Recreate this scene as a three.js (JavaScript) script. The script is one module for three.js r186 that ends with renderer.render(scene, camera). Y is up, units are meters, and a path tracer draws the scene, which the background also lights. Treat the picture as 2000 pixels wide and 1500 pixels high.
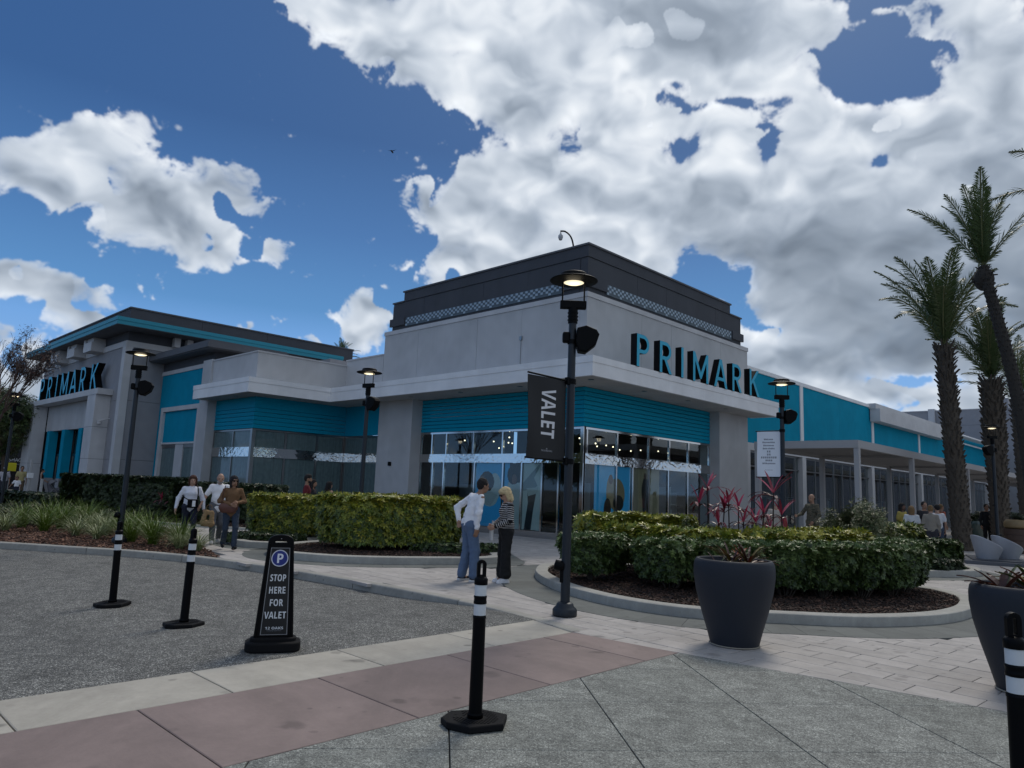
import * as THREE from 'three';
import { mergeGeometries } from 'three/addons/utils/BufferGeometryUtils.js';
import { RoundedBoxGeometry } from 'three/addons/geometries/RoundedBoxGeometry.js';
import { createNoise3D } from 'simplex-noise';

// ---------------------------------------------------------------- camera, sky, sun, exposure
const scene = new THREE.Scene();
const camera = new THREE.PerspectiveCamera(56.29, 4 / 3, 0.1, 3000);
camera.position.set(0, 1.6, 0);
camera.up.set(-0.1312, 0.9886, 0.0732);
camera.lookAt(0.7062, 1.6 + 0.1444, -0.6931);
const renderer = new THREE.WebGLRenderer({ antialias: true });
renderer.toneMapping = THREE.LinearToneMapping;
renderer.toneMappingExposure = 1.16;
renderer.shadowMap.enabled = true;

const SUN_AZ = -22, SUN_EL = 52;                       // degrees: behind the store, hidden by cloud
const dirOf = (az, el) => { const a = az * Math.PI / 180, e = el * Math.PI / 180; return new THREE.Vector3(Math.cos(a) * Math.cos(e), Math.sin(e), Math.sin(a) * Math.cos(e)); };
const sunDir = dirOf(SUN_AZ, SUN_EL);
const sun = new THREE.DirectionalLight(new THREE.Color(1, 0.93, 0.82), 1.45);
sun.position.copy(sunDir).multiplyScalar(120).add(new THREE.Vector3(15, 0, -15));
sun.target.position.set(15, 0, -15);
sun.castShadow = true; sun.shadow.radius = 30; sun.shadow.mapSize.set(2048, 2048);
Object.assign(sun.shadow.camera, { left: -70, right: 70, top: 70, bottom: -70, near: 1, far: 300 });
sun.name = 'sun';
scene.add(sun, sun.target);

let seed_ = 1;
function rng(seed) { let s = seed >>> 0; return () => { s = (s + 0x6d2b79f5) | 0; let t = Math.imul(s ^ (s >>> 15), 1 | s); t = (t + Math.imul(t ^ (t >>> 7), 61 | t)) ^ t; return ((t ^ (t >>> 14)) >>> 0) / 4294967296; }; }
const N3 = createNoise3D(rng(77));
const clamp = (x, a = 0, b = 1) => x < a ? a : x > b ? b : x;
const lerp = (a, b, t) => a + (b - a) * t;
const smooth = (x, a, b) => { const t = clamp((x - a) / (b - a)); return t * t * (3 - 2 * t); };

// cumulus masses [azimuth, elevation, half width, half height, turn, weight] in degrees, where they stand in the sky that day
const CLOUDS = [
  [-76.7,22.5,2.3,1.2,24,1],[-79.9,20.0,1.8,1.5,1,1],[-78.2,18.8,2.6,1.5,-10,1],[-73.6,20.0,3.6,2.1,-19,1],[-67.8,20.6,2.7,2.2,11,1],[-71.6,17.3,3.8,2.2,3,1],[-67.4,16.9,2.2,1.3,9,1],
  [-77.2,17.1,1.5,0.9,-7,1],[-63.8,17.5,1.6,1.1,-12,1],[-77.9,12.1,3.2,1.2,-3,1],[-76.4,11.0,1.8,1.3,-11,1],[-80.5,12.4,1.6,0.7,12,1],[-79.5,7.5,1.7,2.0,8,1],[-78.9,4.9,1.9,1.7,6,1],
  [-57.0,12.3,2.8,1.8,15,1],[-58.7,11.3,1.9,1.1,5,1],[-55.3,13.8,1.8,1.4,5,1],[-65.7,11.3,1.1,0.3,7,1],[-61.3,34.5,2.7,1.4,2,1],[-57.9,34.0,4.2,2.3,-15,1],[-53.9,32.4,3.5,1.8,-28,1],
  [-47.9,34.4,5.5,3.0,4,1],[-45.5,30.8,4.2,2.8,-17,1],[-44.7,29.2,2.7,1.6,2,1],[-39.0,32.9,5.5,3.7,-1,1],[-34.2,34.7,6.8,3.6,-4,1],[-28.3,34.9,6.1,2.5,-7,1],[-23.9,34.0,3.6,1.7,-10,1],
  [-29.5,31.1,5.3,2.4,-6,1],[-23.9,31.5,3.7,1.8,11,1],[-34.5,27.9,3.7,3.0,-3,1],[-31.2,28.1,2.9,1.8,-4,1],[-26.3,28.6,3.9,1.9,-7,1],[-20.6,26.8,5.0,2.5,-9,1],[-13.7,24.9,5.1,3.1,-12,1],
  [-8.6,27.2,2.6,5.7,-16,1],[-11.4,31.9,2.2,1.5,-17,1],[-16.1,33.6,1.2,0.9,-14,1],[-49.8,22.6,2.4,2.5,4,1],[-50.8,24.0,1.1,1.0,5,1],[-45.7,22.9,3.6,2.5,3,1],[-43.2,24.8,2.9,1.4,17,1],
  [-45.0,20.2,5.6,2.6,2,1],[-48.8,17.2,3.4,1.3,19,1],[-38.6,22.0,7.9,3.6,0,1],[-30.3,22.2,7.9,4.1,-3,1],[-20.7,21.4,8.8,5.4,-7,1],[-12.4,18.6,7.7,7.4,-9,1],[-17.4,15.3,7.8,3.2,-5,1],
  [-10.6,12.3,4.8,2.7,-5,1],[-35.0,18.9,2.2,2.3,-31,1],[-22.4,10.8,5.3,1.9,-12,1],[-17.6,9.7,5.2,1.5,-2,1],[-24.7,12.8,2.0,1.1,-2,1],[-19.3,7.6,5.4,1.0,-6,1],[-11.5,6.8,4.0,1.1,-2,1],
  [-22.4,8.9,4.2,1.3,-1,1],[-11.3,10.3,3.5,1.4,-4,1],
];
const HOLES = [
  [-17.1,29.4,3.9,1.6,-20,1],[-19.8,31.1,1.8,0.8,-11,1],[-17.2,32.4,1.2,1.5,-13,1],[-14.6,31.3,0.9,1.2,-54,1],[-30.8,26.5,2.2,0.9,-9,1],[-32.4,29.4,2.2,0.5,-14,1],[-26.3,28.9,2.4,0.5,-7,1],
  [-24.4,25.8,0.9,1.3,-17,1],[-25.2,27.2,1.4,0.7,33,1],[-16.1,23.9,1.3,0.6,0,1],[-28.1,17.0,2.5,1.6,-28,1],[-25.3,13.5,2.3,0.9,-17,1],[-14.4,8.8,2.9,0.6,-2,1],[-31.2,30.2,1.1,0.5,-5,1],
];
const GREYS = [
  [-27.1,34.1,6.5,2.5,-8,1],[-33.4,35.0,3.2,1.9,-4,0.6],[-8.5,26.9,1.6,3.9,-16,0.8],[-15.4,15.7,9.1,3.5,-11,1],[-11.1,14.7,5.8,4.8,-7,1],[-23.7,18.4,4.6,2.6,-4,0.7],[-39.5,22.8,5.9,1.7,0,0.5],
  [-17.4,26.5,2.5,0.9,-11,0.8],[-45.6,32.8,2.6,1.7,3,0.4],[-72.8,19.2,3.5,1.6,-17,0.5],[-69.8,16.9,4.0,1.1,10,0.4],[-22.4,10.3,4.6,1.1,-2,0.5],[-12.8,11.4,6.0,2.1,-4,0.9],[-78.0,11.7,2.0,0.7,0,0.35],
  [-28.3,22.8,4.4,1.5,-4,0.45],[-10.8,21.7,2.8,2.0,-11,0.5],[-57.4,33.4,2.8,1.2,-11,0.3],[-45.8,20.7,3.2,1.2,3,0.3],
];
function skyTexture() {
  const W = 4096, H = 2048, data = new Float32Array(W * H * 4);
  const prep = (list) => list.map(([az, el, ra, re, rot, w]) => {
    const c = dirOf(az, el), t1 = new THREE.Vector3(-Math.sin(az * Math.PI / 180), 0, Math.cos(az * Math.PI / 180)), t2 = t1.clone().cross(c).normalize();
    const r = rot * Math.PI / 180, k = Math.PI / 180;
    const a = t1.clone().multiplyScalar(Math.cos(r)).addScaledVector(t2, Math.sin(r)).divideScalar(ra * k), b = t2.clone().multiplyScalar(Math.cos(r)).addScaledVector(t1, -Math.sin(r)).divideScalar(re * k);
    return [c.x, c.y, c.z, a.x, a.y, a.z, b.x, b.y, b.z, w, Math.cos(Math.max(ra, re) * 2.6 * k)];
  });
  const cl = prep(CLOUDS), ho = prep(HOLES), gr = prep(GREYS);
  const near = (L, x, y, z, k) => {            // how deep inside the masses this direction lies: 1 at a middle, 0 at an edge, below 0 outside
    let s = 0;
    for (const q of L) {
      const d = x * q[0] + y * q[1] + z * q[2];
      if (d < q[10]) continue;
      const u = (x * q[3] + y * q[4] + z * q[5]) / d, v = (x * q[6] + y * q[7] + z * q[8]) / d;
      s += q[9] * Math.exp(-(u * u + v * v) * k);
    }
    return s;
  };
  const AIR = [[-5, 0.30, 0.47, 0.74], [4, 0.235, 0.425, 0.72], [10.5, 0.150, 0.328, 0.645], [13, 0.095, 0.245, 0.50], [19, 0.060, 0.160, 0.372], [26, 0.034, 0.100, 0.262], [36, 0.029, 0.090, 0.245], [90, 0.022, 0.070, 0.20]];
  const fwd = dirOf(-44.5, 18);
  const sx = sunDir.x, sy = sunDir.y, sz = sunDir.z;
  const fbm = (x, y, z, oct, gain = 0.5) => { let s = 0, a = 0.5, f = 1; for (let i = 0; i < oct; i++) { s += a * N3(x * f, y * f, z * f); f *= 2.07; a *= gain; } return s; };
  const bil = (x, y, z, oct, gain = 0.5) => { let s = 0, a = 0.5, f = 1; for (let i = 0; i < oct; i++) { s += a * (1 - 2.2 * Math.abs(N3(x * f + i * 7.1, y * f, z * f))); f *= 2.1; a *= gain; } return s; };
  for (let row = H / 2 - 8; row < H; row++) {
    const up = ((row + 0.5) / H - 0.5) * Math.PI, y = Math.sin(up), cy = Math.cos(up), el = up * 180 / Math.PI;
    for (let col = 0; col < W; col++) {
      const az = ((col + 0.5) / W - 0.5) * 2 * Math.PI, x = Math.cos(az) * cy, z = Math.sin(az) * cy;
      const toSun = x * sx + y * sy + z * sz, ang = Math.acos(clamp(toSun, -1, 1)) * 57.3;
      const inView = smooth(x * fwd.x + y * fwd.y + z * fwd.z, 0.66, 0.78);
      // clear air
      let q = 0; while (q < AIR.length - 2 && el > AIR[q + 1][0]) q++;
      const A = AIR[q], B = AIR[q + 1], tt = clamp((el - A[0]) / (B[0] - A[0])), glow = Math.exp(-ang / 13) * 0.30;
      let r = lerp(A[1], B[1], tt) + glow * 0.95, g = lerp(A[2], B[2], tt) + glow, b = lerp(A[3], B[3], tt) + glow * 0.85;
      // clouds: where they are
      const wx = x + 0.030 * fbm(x * 9, y * 9 + 3, z * 9, 2), wy = y + 0.020 * fbm(x * 9 + 11, y * 9, z * 9, 2), wz = z + 0.030 * fbm(x * 9, y * 9, z * 9 + 17, 2);
      const oct = inView > 0 ? 7 : 5;
      const low = fbm(wx * 7, wy * 11, wz * 7, 3) * 1.25 + 0.12;
      const fine = fbm(wx * 19, wy * 25, wz * 19, oct, 0.60) + 0.16 * bil(wx * 34, wy * 46, wz * 34, oct - 2, 0.6);
      let dens = 0, grey = 0;
      if (inView > 0) {
        const s = near(cl, wx, wy, wz, 0.85), hole = near(ho, wx, wy, wz, 0.9);
        dens = Math.min(s, 1.15) - 0.44 - 0.95 * hole;
        grey = near(gr, wx, wy, wz, 0.7);
      }
      if (inView < 1) {
        const k = 1 / (0.16 + Math.max(0, y)), px = x * k, pz = z * k;
        const o = 0.10 + 0.62 * fbm(px * 1.1 + 5, 3.3, pz * 1.1, 4) + 0.20 * smooth(el, 5, 40) + 0.30 * z + 0.16 * x;
        dens = lerp(o, dens, inView); grey = lerp(0.55 * smooth(o, 0.12, 0.5), grey, inView);
      }
      const body = dens + 0.20 * low, edgy = 1 - smooth(body, 0.15, 0.7), d = body + (0.16 + 0.42 * edgy) * fine;
      const alpha = (1 - Math.exp(-5.0 * Math.max(0, d))) * smooth(d, -0.02, 0.16) * smooth(el, -1, 3);
      if (alpha > 0) {
        // light that comes through: how much cloud lies towards the sun, and how thick it is here
        let tau = 0;
        for (let i = 1; i <= 3; i++) {
          const e = 0.016 * i, qx = wx + sx * e, qy = wy + sy * e, qz = wz + sz * e;
          tau += fbm(qx * 9, qy * 14, qz * 9, 3, 0.44);
        }
        const turned = clamp((fbm(wx * 9, wy * 14, wz * 9, 3, 0.44) * 3 - tau) * 0.30 + 0.5);
        const thick = smooth(body, 0.0, 0.85), lit = Math.exp(-ang / 24);
        const soft = fbm(wx * 13 + 4, wy * 22, wz * 13, 3, 0.45);
        let L = 0.47 + 0.52 * lit + (turned - 0.5) * 0.42 + soft * 0.12 + fine * 0.030 + (1 - thick) * 0.10 - thick * 0.05 + 0.16 * smooth(ang, 60, 140);
        const gk = smooth(grey * (0.85 + 0.45 * soft + 0.15 * low) - 0.05 * fine, 0.10, 1.0) * smooth(d, 0.05, 0.45);
        L = lerp(L, 0.235 + 0.22 * lit + (turned - 0.5) * 0.14 + soft * 0.07 + fine * 0.010, gk);
        L = clamp(L, 0.17, 0.97);
const hue = clamp((L - 0.2) / 0.6), wr = L * lerp(0.82, 0.955, hue), wg = L, wb = L * lerp(1.25, 1.05, hue);
        r = lerp(r, wr, alpha); g = lerp(g, wg, alpha); b = lerp(b, wb, alpha);
      }
      const o = (row * W + col) * 4;
      data[o] = r; data[o + 1] = g; data[o + 2] = b; data[o + 3] = 1;
    }
  }
  for (let row = 0; row < H / 2 - 8; row++) for (let col = 0; col < W; col++) { const o = (row * W + col) * 4; data[o] = 0.16; data[o + 1] = 0.17; data[o + 2] = 0.18; data[o + 3] = 1; }
  const t = new THREE.DataTexture(data, W, H, THREE.RGBAFormat, THREE.FloatType);
  t.mapping = THREE.EquirectangularReflectionMapping; t.magFilter = THREE.LinearFilter; t.needsUpdate = true;
  return t;
}
scene.background = skyTexture();
scene.environment = scene.background;

// ---------------------------------------------------------------- helpers
const V = (x, y, z) => new THREE.Vector3(x, y, z);
const used = new Map();
function numbered(name) { const n = used.get(name) ?? 0; used.set(name, n + 1); return n ? name + '_' + String(n).padStart(3, '0') : name; }
function tag(o, label, category, group) { Object.assign(o.userData, { label, category }); if (group) o.userData.group = group; return o; }
function thing(name, label, category, pos = [0, 0, 0], turn = 0, group) {
  const o = new THREE.Group(); o.name = numbered(name); o.position.set(...pos); o.rotation.y = turn; scene.add(o);
  return tag(o, label, category, group);
}
function shade(m) { m.castShadow = true; m.receiveShadow = true; return m; }
function part(name, geo, mat, parent, label) {
  const g = Array.isArray(geo) ? join(geo) : geo, m = shade(new THREE.Mesh(g, mat)); m.name = name; parent.add(m);
  if (label) m.userData.label = label;
  return m;
}
function stuffPart(o) { o.userData.kind = 'stuff'; return o; }
function structure(name, geo, mat, pos) { const m = geo ? shade(new THREE.Mesh(Array.isArray(geo) ? join(geo) : geo, mat)) : new THREE.Group(); m.name = numbered(name); m.userData.kind = 'structure'; if (pos) m.position.set(...pos); scene.add(m); return m; }
function join(list) {
  const flat = list.flat().map((g) => { let q = g.index ? g.toNonIndexed() : g; for (const k of Object.keys(q.attributes)) if (!['position', 'normal', 'uv'].includes(k)) q.deleteAttribute(k); q.clearGroups(); return q; });
  return mergeGeometries(flat);
}
// a copy of a thing, with copies of its parts, under the next number
function copy(o, label, pos, turn = 0) { const c = o.clone(); c.name = numbered(o.name.replace(/_\d{3}$/, '')); c.userData = { ...o.userData, label }; if (pos) c.position.set(...pos); c.rotation.y = turn; scene.add(c); return c; }
// a box between two corners, uv in metres
function bx(x0, y0, z0, x1, y1, z1) {
  const w = x1 - x0, h = y1 - y0, d = z1 - z0, g = new THREE.BoxGeometry(w, h, d).translate((x0 + x1) / 2, (y0 + y1) / 2, (z0 + z1) / 2);
  const p = g.attributes.position, n = g.attributes.normal, u = g.attributes.uv;
  for (let i = 0; i < p.count; i++) { const nx = Math.abs(n.getX(i)), ny = Math.abs(n.getY(i)); if (nx > 0.5) u.setXY(i, p.getZ(i), p.getY(i)); else if (ny > 0.5) u.setXY(i, p.getX(i), p.getZ(i)); else u.setXY(i, p.getX(i), p.getY(i)); }
  return g;
}
function rbx(w, h, d, r, x = 0, y = 0, z = 0, seg = 2) { return new RoundedBoxGeometry(w, h, d, seg, r).translate(x, y, z); }
function cyl(r0, r1, h, x = 0, y = 0, z = 0, n = 20) { return new THREE.CylinderGeometry(r1, r0, h, n).translate(x, y + h / 2, z); }
function tube(pts, r, n = 8, seg = 24) { return new THREE.TubeGeometry(new THREE.CatmullRomCurve3(pts.map((p) => p.isVector3 ? p : V(...p))), seg, r, n); }
function bar(a, b, r, n = 8, r2 = r) { const A = V(...a), B = V(...b), L = A.distanceTo(B), g = new THREE.CylinderGeometry(r2, r, L, n); g.applyQuaternion(new THREE.Quaternion().setFromUnitVectors(V(0, 1, 0), B.clone().sub(A).normalize())); return g.translate((A.x + B.x) / 2, (A.y + B.y) / 2, (A.z + B.z) / 2); }
function lathe(pts, n = 32) { return new THREE.LatheGeometry(pts.map((p) => new THREE.Vector2(...p)), n); }
// a flat polygon on the ground with its uv in metres; pts = [[x, z], ...]
function sheet(pts, y) { const s = new THREE.Shape(pts.map(([x, z]) => new THREE.Vector2(x, -z))); const g = new THREE.ShapeGeometry(s).rotateX(-Math.PI / 2).translate(0, y, 0), p = g.attributes.position, u = g.attributes.uv; for (let i = 0; i < p.count; i++) u.setXY(i, p.getX(i), p.getZ(i)); return g; }
// a slab: a convex polygon with a top, a small bevel and sides
function slab(pts, top, depth = 0.05, bevel = 0.006) {
  const c = pts.reduce((a, p) => [a[0] + p[0] / pts.length, a[1] + p[1] / pts.length], [0, 0]);
  const inner = pts.map(([x, z]) => { const dx = c[0] - x, dz = c[1] - z, L = Math.hypot(dx, dz) || 1; return [x + dx / L * bevel * 1.4, z + dz / L * bevel * 1.4]; });
  const pos = [], uv = [], tri = (a, b, d) => { for (const q of [a, b, d]) { pos.push(...q); uv.push(q[0], q[2]); } };
  const n = pts.length, area = pts.reduce((a, p, i) => a + p[0] * pts[(i + 1) % n][1] - pts[(i + 1) % n][0] * p[1], 0), o = area > 0;
  const T = inner.map(([x, z]) => [x, top, z]), M = pts.map(([x, z]) => [x, top - bevel * 0.6, z]), B = pts.map(([x, z]) => [x, top - depth, z]);
  for (let i = 1; i < n - 1; i++) o ? tri(T[0], T[i + 1], T[i]) : tri(T[0], T[i], T[i + 1]);
  for (let i = 0; i < n; i++) { const j = (i + 1) % n; for (const [P, Q] of [[T, M], [M, B]]) { if (o) { tri(P[i], P[j], Q[j]); tri(P[i], Q[j], Q[i]); } else { tri(P[j], P[i], Q[i]); tri(P[j], Q[i], Q[j]); } } }
  const g = new THREE.BufferGeometry(); g.setAttribute('position', new THREE.Float32BufferAttribute(pos, 3)); g.setAttribute('uv', new THREE.Float32BufferAttribute(uv, 2)); g.computeVertexNormals(); return g;
}
// keeps the side of a convex polygon where nx * x + nz * z <= d
function clip(pts, nx, nz, d) {
  const out = [];
  for (let i = 0; i < pts.length; i++) { const a = pts[i], b = pts[(i + 1) % pts.length], fa = nx * a[0] + nz * a[1] - d, fb = nx * b[0] + nz * b[1] - d; if (fa <= 0) out.push(a); if ((fa < 0) !== (fb < 0)) { const t = fa / (fa - fb); out.push([a[0] + (b[0] - a[0]) * t, a[1] + (b[1] - a[1]) * t]); } }
  return out;
}
const inside = (pts, x, z) => { let c = false; for (let i = 0, j = pts.length - 1; i < pts.length; j = i++) { const [xi, zi] = pts[i], [xj, zj] = pts[j]; if ((zi > z) !== (zj > z) && x < (xj - xi) * (z - zi) / (zj - zi) + xi) c = !c; } return c; };
const closed = (pts, n) => new THREE.CatmullRomCurve3(pts.map(([x, z]) => V(x, 0, z)), true, 'centripetal').getSpacedPoints(n).slice(0, n).map((p) => [p.x, p.z]);
const openCurve = (pts, n) => new THREE.CatmullRomCurve3(pts.map(([x, z]) => V(x, 0, z)), false, 'centripetal').getSpacedPoints(n).map((p) => [p.x, p.z]);
function offset(pts, d, loop = true) { const n = pts.length; return pts.map((p, i) => { const a = loop ? pts[(i + n - 1) % n] : pts[Math.max(0, i - 1)], b = loop ? pts[(i + 1) % n] : pts[Math.min(n - 1, i + 1)], dx = b[0] - a[0], dz = b[1] - a[1], L = Math.hypot(dx, dz) || 1; return [p[0] + dz / L * d, p[1] - dx / L * d]; }); }
// sweeps a cross-section [[across, height], ...] along a ground path; height may vary along it
function sweep(path, section, loop, lift = () => 0) {
  const rings = section.map(([a]) => offset(path, a, loop)), n = path.length, m = section.length, pos = [], uv = [], idx = [];
  let run = 0;
  for (let i = 0; i < n + (loop ? 1 : 0); i++) { const k = i % n; if (i) { const q = path[(i - 1) % n]; run += Math.hypot(path[k][0] - q[0], path[k][1] - q[1]); } let v = 0; for (let j = 0; j < m; j++) { if (j) v += Math.hypot(section[j][0] - section[j - 1][0], section[j][1] - section[j - 1][1]); pos.push(rings[j][k][0], section[j][1] + lift(k, j), rings[j][k][1]); uv.push(run, v); } }
  for (let i = 0; i < n + (loop ? 0 : -1); i++) for (let j = 0; j < m - 1; j++) { const a = i * m + j, b = a + m; idx.push(a, b, a + 1, b, b + 1, a + 1); }
  const g = new THREE.BufferGeometry(); g.setAttribute('position', new THREE.Float32BufferAttribute(pos, 3)); g.setAttribute('uv', new THREE.Float32BufferAttribute(uv, 2)); g.setIndex(idx); g.computeVertexNormals(); return g;
}

// ---------------------------------------------------------------- materials
function noiseTexture(size, f, srgb = true, repeat = 1, tileEdges = true) {        // f(u, v, x, y) -> [r, g, b] 0..1 ; made to tile by blending its borders
  const data = new Uint8Array(size * size * 4), tmp = new Float32Array(size * size * 3);
  for (let y = 0; y < size; y++) for (let x = 0; x < size; x++) { const c = f(x / size, y / size, x, y), o = (y * size + x) * 3; tmp[o] = c[0]; tmp[o + 1] = c[1]; tmp[o + 2] = c[2]; }
  for (let i = 0; i < size * size; i++) { for (let c = 0; c < 3; c++) data[i * 4 + c] = clamp(tmp[i * 3 + c]) * 255; data[i * 4 + 3] = 255; }
  const t = new THREE.DataTexture(data, size, size); t.wrapS = t.wrapT = THREE.RepeatWrapping; t.magFilter = THREE.LinearFilter; t.minFilter = THREE.LinearMipmapLinearFilter; t.generateMipmaps = true;
  t.repeat.set(1 / repeat, 1 / repeat); if (srgb) t.colorSpace = THREE.SRGBColorSpace; t.needsUpdate = true; return t;
}
// noise that tiles: the plane is wrapped on a torus
const TAU = Math.PI * 2;
function tnoise(u, v, f, s = 0) { const R = f / TAU, a = u * TAU, b = v * TAU; return 0.5 * (N3(Math.cos(a) * R + s, Math.sin(a) * R, Math.cos(b) * R + 9.1) + N3(Math.sin(b) * R + s, Math.cos(a) * R + 4.7, Math.sin(a) * R + Math.cos(b) * R)); }
const grey = (v) => [v, v, v];
const rT = rng(5);
function speckle(base, dark, light, nd, fine) {                                // stone chips in a binder
  const S = 1024, a = new Float32Array(S * S).fill(-1), r = rng(base * 1000 + nd);
  for (let i = 0; i < nd; i++) { const cx = r() * S, cy = r() * S, rad = fine * (0.5 + r() * r() * 1.8), v = r() < 0.28 ? light * (0.75 + r() * 0.35) : lerp(dark, base * 1.15, r()), e = 0.6 + r() * 0.8, th = r() * 3.14, c = Math.cos(th), s = Math.sin(th); const k = Math.ceil(rad * 1.6); for (let y = -k; y <= k; y++) for (let x = -k; x <= k; x++) { const u = (x * c + y * s) / rad, w = (y * c - x * s) / (rad * e); if (u * u + w * w < 1) a[(((cy + y) | 0) + S) % S * S + (((cx + x) | 0) + S) % S] = v; } }
  return a;
}
function chipMaps(base, dark, light, n, fine, repeat, tint) {
  const S = 1024, a = speckle(base, dark, light, n, fine);
  const map = noiseTexture(S, (u, v, x, y) => { const q = a[y * S + x]; const k = (q < 0 ? dark * 0.9 : q) * (1 + 0.14 * tnoise(u, v, 6) + 0.10 * tnoise(u, v, 22, 3)); return [k * tint[0], k * tint[1], k * tint[2]]; }, true, repeat);
  const bump = noiseTexture(S, (u, v, x, y) => grey(a[y * S + x] < 0 ? 0.1 : 0.45 + a[y * S + x] * 0.5), false, repeat);
  return { map, bump };
}
const std = (o) => new THREE.MeshStandardMaterial({ roughness: 0.85, ...o });
const lin = (r, g, b) => new THREE.Color().setRGB(r, g, b);
const asph = chipMaps(0.40, 0.27, 0.66, 60000, 2.5, 1.5, [1, 0.995, 0.98]);
const aggr = chipMaps(0.53, 0.42, 0.64, 60000, 2.6, 1.4, [0.985, 1.0, 0.965]);
const cloudy = (lo, hi, rep, seedOff, spots) => { const r = rng(400 + seedOff), S = 1024, sp = []; for (let i = 0; i < spots; i++) sp.push([r(), r(), 0.004 + r() * r() * 0.03, r()]); return noiseTexture(S, (u, v, x, y) => { let k = 0.5 + 0.5 * (0.62 * tnoise(u, v, 5, seedOff) + 0.32 * tnoise(u, v, 17, seedOff + 2) + 0.20 * tnoise(u, v, 60, seedOff + 5) + 0.16 * tnoise(u, v, 260, seedOff + 8)); let c = lerp(lo, hi, k); for (const s of sp) { let dx = Math.abs(u - s[0]), dy = Math.abs(v - s[1]); if (dx > 0.5) dx = 1 - dx; if (dy > 0.5) dy = 1 - dy; const d = Math.hypot(dx, dy) / s[2]; if (d < 1.4) c *= 1 - 0.22 * s[3] * smooth(1.4 - d + 0.4 * tnoise(u, v, 40, 3), 0.1, 0.9); } return grey(c); }, true, rep); };
const mapConcrete = cloudy(0.78, 1.0, 3.2, 1, 60), mapStucco = cloudy(0.93, 1.0, 2.2, 40, 0), mapWall = noiseTexture(1024, (u, v) => { const st = 0.5 * tnoise(u, 0.37, 70, 71) + 0.3 * tnoise(u, 0.11, 190, 74), k = 0.95 + 0.05 * tnoise(u, v, 4, 70) + 0.03 * tnoise(u, v, 15, 73) + 0.03 * st * (0.5 + 0.5 * tnoise(u, v, 6, 79)); return grey(k); }, true, 9);
const bumpStucco = noiseTexture(512, (u, v) => grey(0.5 + 0.5 * (0.5 * tnoise(u, v, 40) + 0.5 * tnoise(u, v, 130, 6))), false, 1.0);
const bumpFine = noiseTexture(512, (u, v) => grey(0.5 + 0.5 * (0.4 * tnoise(u, v, 30, 2) + 0.6 * tnoise(u, v, 170, 9))), false, 0.6);
const withRepeat = (t, r) => { const c = t.clone(); c.repeat.set(1 / r, 1 / r); c.needsUpdate = true; return c; };

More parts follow.
